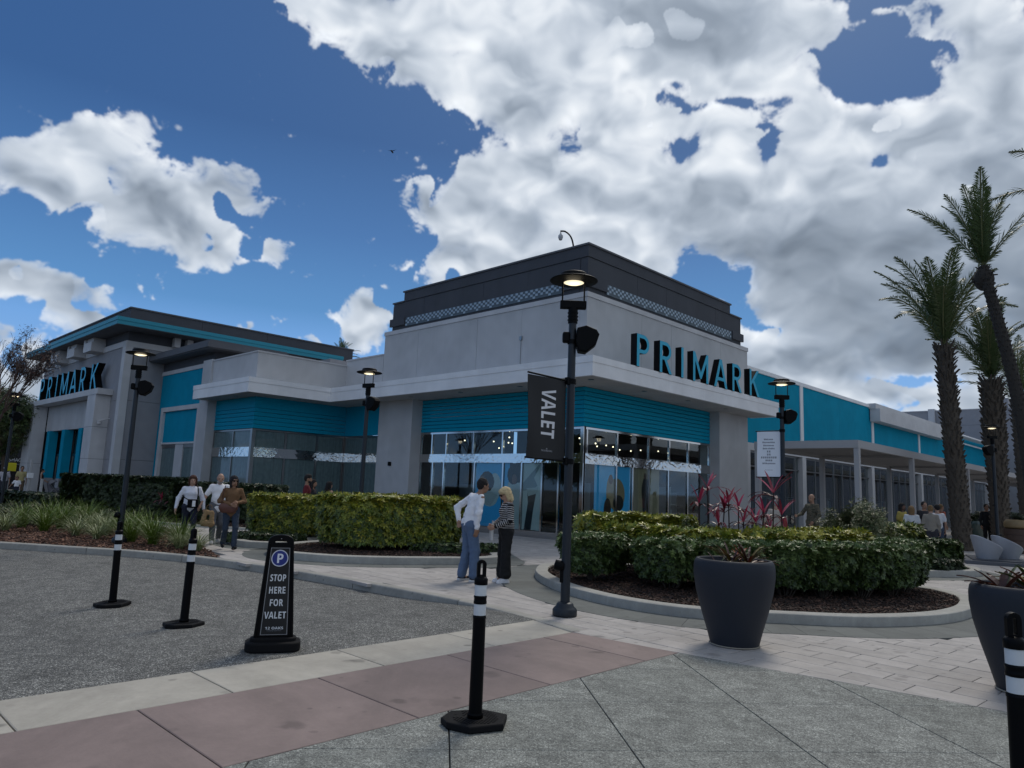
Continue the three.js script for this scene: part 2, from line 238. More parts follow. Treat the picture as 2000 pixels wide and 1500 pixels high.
const M = {
  asphalt: std({ map: asph.map, bumpMap: asph.bump, bumpScale: 0.005, roughness: 0.9, color: lin(1.05, 1.06, 1.03) }),
  aggregate: std({ map: aggr.map, bumpMap: aggr.bump, bumpScale: 0.003, color: lin(0.98, 0.98, 0.97) }),
  aggregate2: std({ map: withRepeat(aggr.map, 1.42), bumpMap: aggr.bump, bumpScale: 0.003, color: lin(0.92, 0.925, 0.91) }),
  grout: std({ color: lin(0.10, 0.098, 0.092), bumpMap: bumpFine, bumpScale: 0.004 }),
  beige: [0.50, 0.53, 0.47].map((k, i) => std({ map: withRepeat(mapConcrete, 3.2 + i * 0.4), bumpMap: bumpFine, bumpScale: 0.0012, color: lin(k, k * 0.93, k * 0.80), roughness: 0.82 })),
  red: [0.275, 0.29, 0.26].map((k, i) => std({ map: withRepeat(mapConcrete, 2.9 + i * 0.5), bumpMap: bumpFine, bumpScale: 0.0012, color: lin(k, k * 0.76, k * 0.70), roughness: 0.78 })),
  paver: [0.49, 0.525, 0.46, 0.505].map((k, i) => std({ map: withRepeat(mapConcrete, 2.1 + i * 0.37), bumpMap: bumpFine, bumpScale: 0.0016, color: lin(k, k * 0.93, k * 0.87) })),
  ring: [0.165, 0.18, 0.155].map((k, i) => std({ map: withRepeat(mapConcrete, 2.3 + i * 0.4), bumpMap: bumpFine, bumpScale: 0.0012, color: lin(k * 0.94, k, k * 0.93) })),
  kerb: std({ map: withRepeat(mapConcrete, 1.9), bumpMap: bumpFine, bumpScale: 0.002, color: lin(0.40, 0.385, 0.345) }),
  planterKerb: std({ map: withRepeat(mapConcrete, 1.7), bumpMap: bumpFine, bumpScale: 0.002, color: lin(0.45, 0.44, 0.40) }),
  soil: std({ color: lin(0.045, 0.030, 0.022), bumpMap: bumpStucco, bumpScale: 0.03, roughness: 1 }),
  ground: std({ color: lin(0.16, 0.16, 0.155), roughness: 1 }),
  wall: std({ color: lin(0.52, 0.525, 0.535), map: mapWall, bumpMap: bumpStucco, bumpScale: 0.004 }),
  wallGrey: std({ color: lin(0.325, 0.325, 0.345), map: mapWall, bumpMap: bumpStucco, bumpScale: 0.004 }),
  dark: std({ color: lin(0.068, 0.074, 0.088), map: mapWall, bumpMap: bumpStucco, bumpScale: 0.004 }),
  darkTrim: std({ color: lin(0.105, 0.110, 0.125), map: mapWall, roughness: 0.7 }),
  white: std({ color: lin(0.88, 0.88, 0.89), map: mapWall, roughness: 0.6 }),
  trim: std({ color: lin(0.60, 0.60, 0.61), map: mapWall, roughness: 0.7 }),
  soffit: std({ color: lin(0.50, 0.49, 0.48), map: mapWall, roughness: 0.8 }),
  turq: new THREE.MeshPhysicalMaterial({ specularIntensity: 0.15, color: lin(0.004, 0.30, 0.46), map: mapWall, bumpMap: bumpStucco, bumpScale: 0.003, roughness: 0.75 }),
  slat: new THREE.MeshPhysicalMaterial({ specularIntensity: 0.15, color: lin(0.002, 0.30, 0.46), roughness: 0.6 }),
  chrome: std({ color: lin(0.50, 0.50, 0.50), metalness: 1, roughness: 0.08 }),
  steel: std({ color: lin(0.30, 0.30, 0.30), metalness: 1, roughness: 0.3 }),
  alu: std({ color: lin(0.46, 0.455, 0.45), metalness: 0.2, roughness: 0.5 }),
  glass: new THREE.MeshPhysicalMaterial({ color: lin(0.84, 0.89, 0.89), transmission: 1, roughness: 0, thickness: 0, ior: 1.42 }),
  film: new THREE.MeshPhysicalMaterial({ color: lin(0.185, 0.275, 0.285), roughness: 0.6, clearcoat: 0.6, clearcoatRoughness: 0.02, specularIntensity: 0.3 }),
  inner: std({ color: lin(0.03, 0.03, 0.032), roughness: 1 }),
  innerFloor: std({ color: lin(0.16, 0.15, 0.14), roughness: 0.4 }),
  post: std({ color: lin(0.016, 0.021, 0.028), roughness: 0.45, metalness: 0.3 }),
  black: new THREE.MeshPhysicalMaterial({ color: lin(0.003, 0.0033, 0.004), roughness: 0.5, specularIntensity: 0.2 }),
  rubber: new THREE.MeshPhysicalMaterial({ color: lin(0.008, 0.008, 0.009), roughness: 0.8, specularIntensity: 0.3, bumpMap: bumpFine, bumpScale: 0.002 }),
  plasticBlack: new THREE.MeshPhysicalMaterial({ color: lin(0.0022, 0.0022, 0.003), roughness: 0.4, specularIntensity: 0.22 }),
  reflective: std({ color: lin(0.62, 0.64, 0.66), roughness: 0.35 }),
  pot: new THREE.MeshPhysicalMaterial({ specularIntensity: 0.35, color: lin(0.027, 0.031, 0.040), roughness: 0.55, bumpMap: bumpFine, bumpScale: 0.001 }),
  lens: std({ color: lin(0.9, 0.85, 0.7), emissive: lin(1, 0.86, 0.58), emissiveIntensity: 0.75 }),
  spot: std({ color: lin(1, 0.9, 0.7), emissive: lin(1, 0.86, 0.58), emissiveIntensity: 3 }),
  letterSide: new THREE.MeshPhysicalMaterial({ color: lin(0.004, 0.004, 0.005), roughness: 0.6, specularIntensity: 0.25 }),
  letterFace: std({ color: lin(0.015, 0.40, 0.60), roughness: 0.5 }),
};
function canvasMat(w, h, draw, opt = {}) { const c = document.createElement('canvas'); c.width = w; c.height = h; draw(c.getContext('2d'), w, h); const t = new THREE.CanvasTexture(c); t.colorSpace = THREE.SRGBColorSpace; return std({ map: t, roughness: 0.6, ...opt }); }

// ---------------------------------------------------------------- ground, road, paving
structure('ground', new THREE.PlaneGeometry(1600, 1600).rotateX(-Math.PI / 2).translate(0, -0.2, 0), M.ground);
const kerbPts = [[-34, -47], [-16, -36.5], [-4, -27.5], [1.2, -22.6], [3.7, -19.3], [4.75, -17.7], [5.5, -16.55], [6.15, -15.1], [6.62, -13.3], [6.88, -11.4], [7.06, -9.3], [7.1, -7.7], [6.92, -6.35], [6.70, -5.45]];
const kerbLine = openCurve(kerbPts, 150);
const fall = (z) => -0.13 * smooth(-6.2 - z, 0.15, 3.4);
{ // the road: a mesh that falls from the crossing to the gutter
  const pos = [], uv = [], idx = [], col = [], rows = 150, cols = 110;
  const edge = (z) => { for (let i = 0; i < kerbLine.length - 1; i++) { const a = kerbLine[i], b = kerbLine[i + 1]; if (a[1] <= z && b[1] >= z) return lerp(a[0], b[0], (z - a[1]) / (b[1] - a[1])); } return z < kerbLine[0][1] ? kerbLine[0][0] : 6.7; };
  for (let i = 0; i <= rows; i++) { const z = -6.2 - Math.pow(i / rows, 1.7) * 40, xe = edge(z) + 0.02; for (let j = 0; j <= cols; j++) { const x = xe - Math.pow(j / cols, 1.6) * 60; pos.push(x, fall(z) - 0.004, z); uv.push(x, z); const w = 0.97 + 0.07 * N3(x * 0.35, 2, z * 0.35) + 0.07 * N3(x * 1.4, 5, z * 1.4) - 0.16 * Math.exp(-(((x - 1.2 + 0.12 * z) / 0.35) ** 2)) * (0.4 + 0.4 * N3(x * 0.5, 9, z * 0.3)) - 0.22 * smooth(N3(x * 0.7 + 30, 1, z * 0.7), 0.62, 0.85); col.push(w, w, w * 0.995); } }
  for (let i = 0; i < rows; i++) for (let j = 0; j < cols; j++) { const a = i * (cols + 1) + j, b = a + cols + 1; idx.push(a, a + 1, b, a + 1, b + 1, b); }
  const g = new THREE.BufferGeometry(); g.setAttribute('position', new THREE.Float32BufferAttribute(pos, 3)); g.setAttribute('uv', new THREE.Float32BufferAttribute(uv, 2)); g.setAttribute('color', new THREE.Float32BufferAttribute(col, 3)); g.setIndex(idx); g.computeVertexNormals(); M.asphalt.vertexColors = true;
  structure('road', g, M.asphalt);
}
// the kerb, in cast lengths
{
  const kerb = structure('kerb');
  const face = [[0.19, -0.02], [0.175, 0.0], [0.03, 0.002], [0.006, -0.014], [0.0, -0.035], [-0.012, -0.24]].map(([a, h]) => [a, h]);
  for (let i = 0; i < kerbLine.length - 1; i += 6) { const seg = kerbLine.slice(i, Math.min(kerbLine.length, i + 7)); if (seg.length < 2) continue; const e = seg.length - 1, p = seg[e], q = seg[e - 1], L = Math.hypot(p[0] - q[0], p[1] - q[1]); seg[e] = [p[0] - (p[0] - q[0]) / L * 0.012, p[1] - (p[1] - q[1]) / L * 0.012]; part('kerb_stone', sweep(seg, face, false), M.kerb, kerb); }
}
const kerbBack = offset(kerbLine, 0.19, false);
// pavement bed under all the paving
structure('pavement_bed', sheet([...kerbLine, [6.7, -6.19], [-30, -6.19], [-30, 30], [120, 30], [120, -90], [-30, -90]], -0.03), M.grout);
// crossing: a border of pale slabs and a band of red slabs
const pave = structure('pavement');
{
  const border = structure('crossing_border'), band = structure('crossing_band'), r = rng(3);
  for (let i = -6; i <= 4; i++) {
    const x0 = 1.285 + i * 1.385, x1 = x0 + 1.373;
    let c = [[x0, -6.192], [x1, -6.192], [x1, -5.428], [x0, -5.428]];
    if (i === 3) c = [[x0, -6.192], [6.86, -6.192], [6.66, -5.428], [x0, -5.428]]; if (i > 3) continue;
    part('slab', slab(c, 0.0), M.beige[(i + 9) % 3], border);
  }
  for (let i = -6; i <= 4; i++) {
    const x0 = 0.59 + i * 1.395, x1 = x0 + 1.385; let c = [[x0, -5.418], [x1, -5.418], [x1, -4.095], [x0, -4.095]];
    if (i === 4) c = [[x0, -5.418], [6.665, -5.418], [6.765, -4.095], [x0, -4.095]];
    part('slab', slab(c, 0.0015), M.red[(i + 9) % 3], band);
  }
  // exposed aggregate slabs on a slanted grid
  const agg = structure('aggregate_paving'), n1 = [0.762, 0.648], n2 = [-0.648, 0.762];
  for (let i = -9; i <= 9; i++) for (let j = -11; j <= 10; j++) {
    const a0 = 0.128 + i * 1.147 + 0.005, a1 = 0.128 + (i + 1) * 1.147 - 0.005, b0 = -4.70 + j * 1.05 + 0.0025, b1 = -4.70 + (j + 1) * 1.05 - 0.0025;
    let c = [[a0, b0], [a1, b0], [a1, b1], [a0, b1]].map(([a, b]) => [a * n1[0] + b * n2[0], a * n1[1] + b * n2[1]]);
    c = clip(c, 0, -1, 4.083); if (c.length < 3) continue;
    c = clip(c, 0.9925, -0.122, 7.218); if (c.length < 3) continue;      // up to the pavers
    const m = c.reduce((s, p) => [s[0] + p[0] / c.length, s[1] + p[1] / c.length], [0, 0]); if (m[1] > 3.5 || m[0] < -3) continue;
    part('slab', slab(c, 0.001, 0.05, 0.004), r() < 0.6 ? M.aggregate : M.aggregate2, agg);
  }
}
// planter outlines
const planterR = closed([[8.64, -6.4], [8.72, -5.2], [9.44, -4.2], [10.2, -3.42], [11.15, -2.92], [12.1, -2.72], [13.1, -2.76], [14.2, -3.05], [14.95, -3.7], [15.2, -4.7], [14.9, -6.2], [14.0, -7.9], [12.8, -9.3], [11.5, -9.95], [10.3, -9.3], [9.2, -7.9]], 150);
const planterL = closed([[7.52, -14.1], [7.7, -13.35], [8.2, -12.55], [8.9, -12.0], [10.0, -11.45], [10.7, -11.15], [11.4, -11.3], [12.0, -12.0], [12.7, -13.0], [13.2, -14.2], [12.6, -15.6], [11.0, -16.2], [9.3, -16.0], [8.0, -15.2]], 120);
const planterS = closed([[7.97, -16.85], [8.05, -16.2], [8.5, -15.9], [9.3, -16.5], [10.6, -17.3], [11.2, -18.4], [10.7, -19.5], [9.6, -19.6], [8.6, -18.6]], 80);
const planterB = closed([[16.9, -6.4], [17.4, -5.5], [18.9, -4.55], [20.1, -4.1], [21.3, -4.6], [22.2, -6.2], [21.5, -8.2], [19.6, -8.9], [17.8, -8.0]], 80);
const ringWidth = new Map([[planterR, 0.72], [planterL, 0.5], [planterS, 0.4], [planterB, 0.5]]);
const outward = (pts, d) => { const a = pts.reduce((s, p, i) => { const q = pts[(i + 1) % pts.length]; return s + p[0] * q[1] - q[0] * p[1]; }, 0); return offset(pts, a > 0 ? d : -d); };
const bedEdge = [[6.62, -14.6], [7.05, -16.2], [7.6, -18.3], [8.2, -20.6], [8.7, -23.2], [8.6, -26.0], [7.6, -29]];
{ // pavers, laid in running bond; the nearest are single pieces
  const r = rng(8), list = [], c = Math.cos(0.055), s = Math.sin(0.055), ox = 6.70, oz = -5.45;
  const rings = [...ringWidth].map(([p, w]) => outward(p, w * 0.8));
  const road = (x, z) => { if (z < -6.2) { let best = 1e9, side = 0; for (let i = 0; i < kerbBack.length - 1; i++) { const a = kerbBack[i], b = kerbBack[i + 1]; if (Math.min(a[1], b[1]) <= z && Math.max(a[1], b[1]) >= z) { side = lerp(a[0], b[0], (z - a[1]) / (b[1] - a[1] || 1)); best = 0; } } return best ? true : x < side - 0.10; } return false; };
  const bed = [...bedEdge, [4, -29], [0, -25], [3, -20], [6, -15]];
  for (let i = -14; i < 66; i++) for (let j = -44; j < 22; j++) {
    const u0 = i * 0.305, v0 = (j + (i & 1) * 0.5) * 0.556, P = (u, v) => [ox + u * c - v * s, oz + u * s + v * c];
    let q = [P(u0 + 0.004, v0 + 0.004), P(u0 + 0.301, v0 + 0.004), P(u0 + 0.301, v0 + 0.552), P(u0 + 0.004, v0 + 0.552)];
    const m = P(u0 + 0.15, v0 + 0.28), D = Math.hypot(m[0], m[1]);
    if (m[0] < 5 || D > 27 || m[1] > 1.5 || m[0] * 0.7 - m[1] * 0.7 < 2) continue;
    q = clip(q, -0.9925, 0.122, -7.232); if (q.length < 3 && m[1] > -5.4) continue;
    if (m[1] < -5.2) { q = [P(u0 + 0.004, v0 + 0.004), P(u0 + 0.301, v0 + 0.004), P(u0 + 0.301, v0 + 0.552), P(u0 + 0.004, v0 + 0.552)]; if (m[1] > -6.9) { q = clip(q, -0.985, -0.17, -5.72); } if (q.length < 3) continue; }
    if (road(m[0], m[1]) || rings.some((o) => inside(o, ...m)) || inside(bed, ...m)) continue;
    list.push([D, q]);
  }
  list.sort((a, b) => a[0] - b[0]);
  const rest = [[], [], [], []];
  list.forEach(([, q], k) => { const g = slab(q, -0.001 + (r() - 0.5) * 0.003, 0.05, 0.005), m = (r() * 4) | 0; if (k < 300) part('paver', g, M.paver[m], pave); else rest[m].push(g); });
  rest.forEach((g, i) => { if (g.length) stuffPart(part('far_pavers', g, M.paver[i], pave)); });
  // walkway beyond, cast in wide bays
  const wk = structure('walkway');
  for (let i = 0; i < 16; i++) for (let j = 0; j < 14; j++) { const x0 = 9 + i * 4.2, z0 = 2.4 - j * 4.2; const q = [[x0 + .01, z0 + .01], [x0 + 4.19, z0 + .01], [x0 + 4.19, z0 + 4.19], [x0 + .01, z0 + 4.19]]; if (Math.hypot(x0 + 2, z0 + 2) < 22 || x0 - z0 > 90) continue; part('slab', slab(q, -0.008, 0.03), M.paver[(i * 3 + j) % 4], wk); }
  // the strip of grey paving round each planter, cut in wedges
  for (const [p, w] of ringWidth) {
    const ring = structure('planter_apron'), o = outward(p, w), e = outward(p, -0.05), n = p.length, step = 3;
    for (let i = 0; i < n; i += step) { const k = []; for (let t = 0; t <= step; t++) k.push((i + t) % n); const a = k.map((t) => e[t]), b = k.map((t) => o[t]).reverse(); const sh = (A, B) => { const L = Math.hypot(B[0] - A[0], B[1] - A[1]); return [A[0] + (B[0] - A[0]) * 0.004 / L, A[1] + (B[1] - A[1]) * 0.004 / L]; }; a[0] = sh(a[0], a[1]); b[b.length - 1] = sh(b[b.length - 1], b[b.length - 2]); part('wedge', slab([...a, ...b], 0.005, 0.05, 0.003), M.ring[(i / step) % 3 | 0], ring); }
  }
}
// planter kerbs with mulch inside
const chipGeo = (() => { const g = new THREE.BoxGeometry(0.05, 0.008, 0.016); return g; })();
const mulchCols = [[0.030, 0.017, 0.012], [0.055, 0.030, 0.021], [0.085, 0.045, 0.031], [0.018, 0.012, 0.010]], mulchRed = [[0.07, 0.032, 0.020], [0.12, 0.058, 0.036], [0.19, 0.10, 0.066], [0.045, 0.024, 0.017]];
const white = std({ color: lin(1, 1, 1), roughness: 0.95 });
function scatterChips(name, poly, y, n, cols, seed, scale = 1, parent) {
  const r = rng(seed), xs = poly.map((p) => p[0]), zs = poly.map((p) => p[1]), x0 = Math.min(...xs), x1 = Math.max(...xs), z0 = Math.min(...zs), z1 = Math.max(...zs), m = new THREE.InstancedMesh(chipGeo, white, n), o = new THREE.Object3D(), c = new THREE.Color();
  for (let i = 0; i < n;) { const x = lerp(x0, x1, r()), z = lerp(z0, z1, r()); if (!inside(poly, x, z)) continue; o.position.set(x, y + r() * 0.02, z); o.rotation.set((r() - 0.5) * 0.9, r() * 6.3, (r() - 0.5) * 0.9); const s = scale * (0.5 + r() * 1.1); o.scale.set(s, s, s * (0.6 + r())); o.updateMatrix(); m.setMatrixAt(i, o.matrix); const k = cols[(r() * cols.length) | 0], b = 0.7 + r() * 0.6; m.setColorAt(i, c.setRGB(k[0] * b, k[1] * b, k[2] * b)); i++; }
  m.name = parent ? name : numbered(name); m.userData.kind = 'stuff'; shade(m); (parent || scene).add(m); return m;
}
function planter(outline, h, w, chips, seed) {
  const a = outward(outline, 0), secs = [[0.0, -0.02], [0.0, h - 0.02], [-0.02, h], [-w + 0.02, h], [-w, h - 0.02], [-w, 0.0]];
  const area = outline.reduce((s, p, i) => { const q = outline[(i + 1) % outline.length]; return s + p[0] * q[1] - q[0] * p[1]; }, 0), sg = area > 0 ? 1 : -1;
  const g = sweep(outline, secs.map(([d, y]) => [d * sg, y]), true); if (sg < 0) { } 
  structure('planter_kerb', g, M.planterKerb);
  structure('planter_soil', sheet(outward(outline, -w * 0.9), h - 0.035), M.soil);
  scatterChips('mulch', outward(outline, -w - 0.01), h - 0.035, chips, mulchCols, seed);
}
planter(planterR, 0.135, 0.24, 16000, 31);
planter(planterL, 0.15, 0.24, 7000, 32);
planter(planterS, 0.15, 0.24, 2500, 33);
planter(planterB, 0.15, 0.24, 2500, 34);
// the planting bed behind the kerb on the left, and the bed against the store
const bedA = [...openCurve(bedEdge, 30), [4.0, -31], [-3, -31], ...kerbBack.filter((p) => p[0] > -5 && p[1] < -14.7)];
structure('bed_soil', sheet(bedA, -0.010), M.soil);
scatterChips('mulch', bedA.filter((p) => p[0] > -2), -0.008, 26000, mulchRed, 35, 1.25);
const bedC = [[9.5, -24.0], [11.2, -21.4], [13.0, -22.4], [13.6, -24.4], [13.5, -33], [12, -39], [7.6, -39], [7.2, -30], [8.9, -27]];
structure('bed_soil', sheet(bedC, 0.012), M.soil);
scatterChips('mulch', bedC, 0.014, 7000, mulchCols, 36, 1.3);
structure('bed_kerb', sweep(openCurve([[7.4, -29.6], [8.95, -26.6], [9.5, -24.0], [11.2, -21.4], [13.0, -22.3]], 30), [[0, 0], [0, 0.07], [0.14, 0.07], [0.14, 0]].map(([a, h]) => [a, h]), false), M.planterKerb);

// ---------------------------------------------------------------- the store
const store = thing('store_building', 'long grey store with turquoise walls, white canopy and dark stepped tower at its corner', 'building');
const SP = (name, geo, mat, label) => part(name, geo, mat, store, label);
const PX_ = 17.73, PZ_ = -14.14, GX = 18.27, GZ = -14.6, IZ = -28.55, BX = 13.84;         // tower faces, glass planes, inner corner, left wing glass
// one wall face cut into panels: axis 'x' faces -x (runs along z), axis 'z' faces +z (runs along x)
function panels(axis, at, cuts, y0, y1, depth, mat, gap = 0.012, name = 'wall_panel') {
  for (let i = 0; i < cuts.length - 1; i++) { const a = Math.min(cuts[i], cuts[i + 1]) + (i ? gap / 2 : 0), b = Math.max(cuts[i], cuts[i + 1]) - gap / 2; SP(name, axis === 'x' ? bx(at, y0, a, at + depth, y1, b) : bx(a, y0, at - depth, b, y1, at), mat); }
}
const TE = -25.14, TR = 28.86;
// solid cores behind the skins
SP('core', [bx(PX_ + 0.3, 5.2, TE + 0.05, TR - 0.05, 9.2, PZ_ - 0.3), bx(PX_ + 0.5, 5.2, IZ - 0.2, 80, 7.0, -25.3), bx(TR, 0, -26, 79.8, 7.2, GZ - 6)], M.wall);
// tower, light part
panels('x', PX_, [PZ_ - 0.302, -17.04, -19.32, -22.84, TE], 5.3, 7.86, 0.3, M.wall);
panels('z', PZ_, [PX_, 20.84, 22.78, 26.51, TR], 5.3, 7.86, 0.3, M.wall);
SP('wall_panel', bx(TR - 0.3, 5.3, TE, TR, 7.86, PZ_ - 0.302), M.wall); SP('wall_panel', bx(PX_ + 0.302, 5.3, TE, TR - 0.302, 7.86, TE + 0.3), M.wall);
SP('trim', [bx(PX_ - 0.03, 7.865, TE - 0.03, PX_ + 0.5, 8.03, PZ_ + 0.03), bx(PX_ + 0.502, 7.865, PZ_ - 0.5, TR + 0.03, 8.03, PZ_ + 0.03), bx(TR - 0.5, 7.865, TE - 0.03, TR + 0.03, 8.03, PZ_ - 0.502)], M.trim);
// tower, dark stepped part
panels('x', PX_ + 0.02, [PZ_ - 0.34, -16.83, -19.11, -22.62, TE + 0.46], 8.035, 9.20, 0.3, M.dark, 0.014);
panels('z', PZ_ - 0.02, [PX_ + 0.02, 20.56, 22.46, 26.13, TR - 0.56], 8.035, 9.20, 0.3, M.dark, 0.014);
SP('wall_panel', bx(TR - 0.9, 8.035, TE + 0.46, TR - 0.56, 9.20, PZ_ - 0.34), M.dark);
SP('parapet', [bx(PX_ - 0.01, 9.215, TE + 1.2, PX_ + 0.45, 9.60, PZ_ + 0.01), bx(PX_ + 0.452, 9.215, PZ_ - 0.45, TR - 1.55, 9.60, PZ_ + 0.01), bx(TR - 2.0, 9.215, TE + 1.2, TR - 1.55, 9.60, PZ_ - 0.452)], M.dark);
SP('parapet_cap', [bx(PX_ - 0.06, 9.60, TE + 1.15, PX_ + 0.5, 9.66, PZ_ + 0.06), bx(PX_ + 0.502, 9.60, PZ_ - 0.5, TR - 1.5, 9.66, PZ_ + 0.06), bx(PX_ - 0.03, 9.2, TE + 0.42, PX_ + 0.4, 9.255, TE + 1.19), bx(TR - 1.54, 9.2, PZ_ - 0.4, TR - 0.52, 9.255, PZ_ + 0.03), bx(TR - 2.05, 9.60, TE + 1.15, TR - 1.5, 9.66, PZ_ - 0.502)], M.darkTrim);
SP('tower_roof', bx(PX_ + 0.4, 9.1, TE + 0.8, TR - 1, 9.2, PZ_ - 0.4), M.dark);
SP('corner_block', [bx(PX_ - 0.07, 8.2, PZ_ - 1.05, PX_ + 0.018, 8.52, PZ_ + 0.07), bx(PX_ + 0.02, 8.2, PZ_ - 0.018, PX_ + 0.98, 8.52, PZ_ + 0.07)], M.dark); SP('corner_block', bx(PX_ - 0.07, 8.2, TE + 0.36, PX_ + 0.018, 8.52, TE + 1.36), M.dark); SP('corner_block', bx(TR - 1.42, 8.2, PZ_ - 0.018, TR - 0.46, 8.52, PZ_ + 0.07), M.dark);
// the frieze: a grey band with small pale tiles set in a lattice
{
  const L = [], base = std({ color: lin(0.085, 0.115, 0.14), roughness: 0.6 }), tile = std({ color: lin(0.33, 0.42, 0.50), roughness: 0.5 });
  SP('frieze_band', [bx(PX_ - 0.012, 8.13, -23.76, PX_ + 0.018, 8.49, -15.21), bx(18.73, 8.13, PZ_ - 0.018, 27.42, 8.49, PZ_ + 0.012)], base);
  const row = (n, put) => { for (let i = 0; i < n; i++) for (let j = 0; j < 4; j++) { if ((i + j) & 1) continue; if (j === 0 && i % 6 !== 0) continue; put(i, j); } };
  row(71, (i, j) => { const z = -23.74 + i * 0.120, y = 8.145 + j * 0.084; L.push(bx(PX_ - 0.024, y, z, PX_ - 0.013, y + 0.075, z + 0.108)); });
  row(72, (i, j) => { const x = 18.75 + i * 0.120, y = 8.145 + j * 0.084; L.push(bx(x, y, PZ_ + 0.013, x + 0.108, y + 0.075, PZ_ + 0.024)); });
  stuffPart(SP('frieze_tiles', L, tile));
}
// piers either side of the corner windows
SP('pier', bx(PX_, 0.5, -25.21, GX + 0.4, 5.298, -22.95), M.wall); SP('pier', bx(26.4, 0.5, GZ - 0.4, 28.84, 5.298, PZ_), M.wall);
SP('pier_base', bx(PX_ - 0.02, 0, -25.23, GX + 0.4, 0.5, -22.93), M.wallGrey); SP('pier_base', bx(26.38, 0, GZ - 0.4, 28.86, 0.5, PZ_ + 0.02), M.wallGrey);
SP('pier_side', bx(28.6, 0, -20, TR, 5.298, GZ - 0.402), M.wall);
// white canopy: a folded fascia with a soffit
const CX = 16.5, CZ = -12.9, CI = -27.15, CL = 12.8;
SP('canopy_fascia', [bx(CX, 5.0, CI, CX + 0.12, 5.585, CZ), bx(CX + 0.122, 5.0, CZ - 0.12, 29.12, 5.585, CZ), bx(CL, 5.0, CI - 0.12, CX + 0.12, 5.585, CI - 0.002), bx(CL, 5.0, -32.5, CL + 0.12, 5.585, CI - 0.122), bx(29.0, 5.0, PZ_ + 0.02, 29.12, 5.585, CZ - 0.122), bx(CL + 0.122, 5.0, -32.5, 13.5, 5.585, -32.38)], M.white);
SP('canopy_lip', [bx(CX - 0.018, 5.40, CI - 0.018, CX - 0.001, 5.60, CZ + 0.018), bx(CX, 5.40, CZ + 0.001, 29.138, 5.60, CZ + 0.018), bx(CL - 0.018, 5.40, CI + 0.001, CX - 0.02, 5.60, CI + 0.018), bx(CL - 0.018, 5.40, -32.5, CL - 0.001, 5.60, CI), bx(29.121, 5.40, PZ_ + 0.02, 29.138, 5.60, CZ)], M.white);
SP('canopy_roof', [bx(CX + 0.125, 5.50, CI - 0.1, PX_ - 0.005, 5.58, CZ - 0.125), bx(PX_, 5.50, PZ_ + 0.005, 28.99, 5.58, CZ - 0.125), bx(CL + 0.125, 5.50, -32.37, 13.5, 5.58, CI - 0.125), bx(13.51, 5.50, -28.0, PX_ + 0.5, 5.58, CI - 0.125)], M.white);
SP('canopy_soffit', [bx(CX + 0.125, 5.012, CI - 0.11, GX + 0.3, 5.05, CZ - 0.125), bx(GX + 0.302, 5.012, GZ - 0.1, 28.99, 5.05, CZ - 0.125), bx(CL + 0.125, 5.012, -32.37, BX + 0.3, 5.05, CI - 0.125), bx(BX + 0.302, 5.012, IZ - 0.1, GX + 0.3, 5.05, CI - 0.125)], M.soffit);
for (const [x, z] of [[17.2, -13.5], [17.2, -16.5], [17.2, -19.5], [17.2, -22.4], [20.1, -13.5], [22.9, -13.5], [25.7, -13.5], [13.3, -29.3], [15.4, -27.8]]) SP('downlight', cyl(0.09, 0.09, 0.02, x, 4.995, z, 16), M.steel);
// turquoise boards over the windows
function boards(axis, at, a, b, y0, y1, n, flatTop = 0) {
  const step = (y1 - flatTop - y0) / n;
  for (let i = 0; i < n; i++) { const y = y0 + i * step, t = 0.028, g = new THREE.Shape([[0, 0.016], [-t, 0.006], [-t - 0.012, step - 0.02], [-0.004, step - 0.004], [0.05, step - 0.004], [0.05, 0.016]].map((p) => new THREE.Vector2(...p))); const e = new THREE.ExtrudeGeometry(g, { depth: Math.abs(b - a), bevelEnabled: false });
    if (axis === 'x') e.translate(at, y, Math.min(a, b)); else e.rotateY(Math.PI / 2).scale(1, 1, 1).translate(0, 0, 0).applyMatrix4(new THREE.Matrix4().makeTranslation(Math.min(a, b), y, at));
    SP('board', e, M.slat); }
  if (flatTop) SP('flat_board', axis === 'x' ? bx(at - 0.035, y1 - flatTop, Math.min(a, b), at + 0.05, y1, Math.max(a, b)) : bx(Math.min(a, b), y1 - flatTop, at - 0.05, Math.max(a, b), y1, at + 0.035), M.slat);
}
boards('x', GX, -22.948, GZ + 0.04, 3.70, 5.01, 9); boards('z', GZ, GX + 0.05, 26.398, 3.70, 5.01, 9);
boards('z', IZ, BX + 0.05, GX - 0.045, 3.68, 5.01, 5, 0.46); boards('x', BX, -32.298, IZ + 0.04, 3.68, 5.01, 5, 0.46);
SP('flat_board', bx(GX - 0.03, 3.68, IZ + 0.02, GX + 0.05, 5.01, -25.212), M.slat);
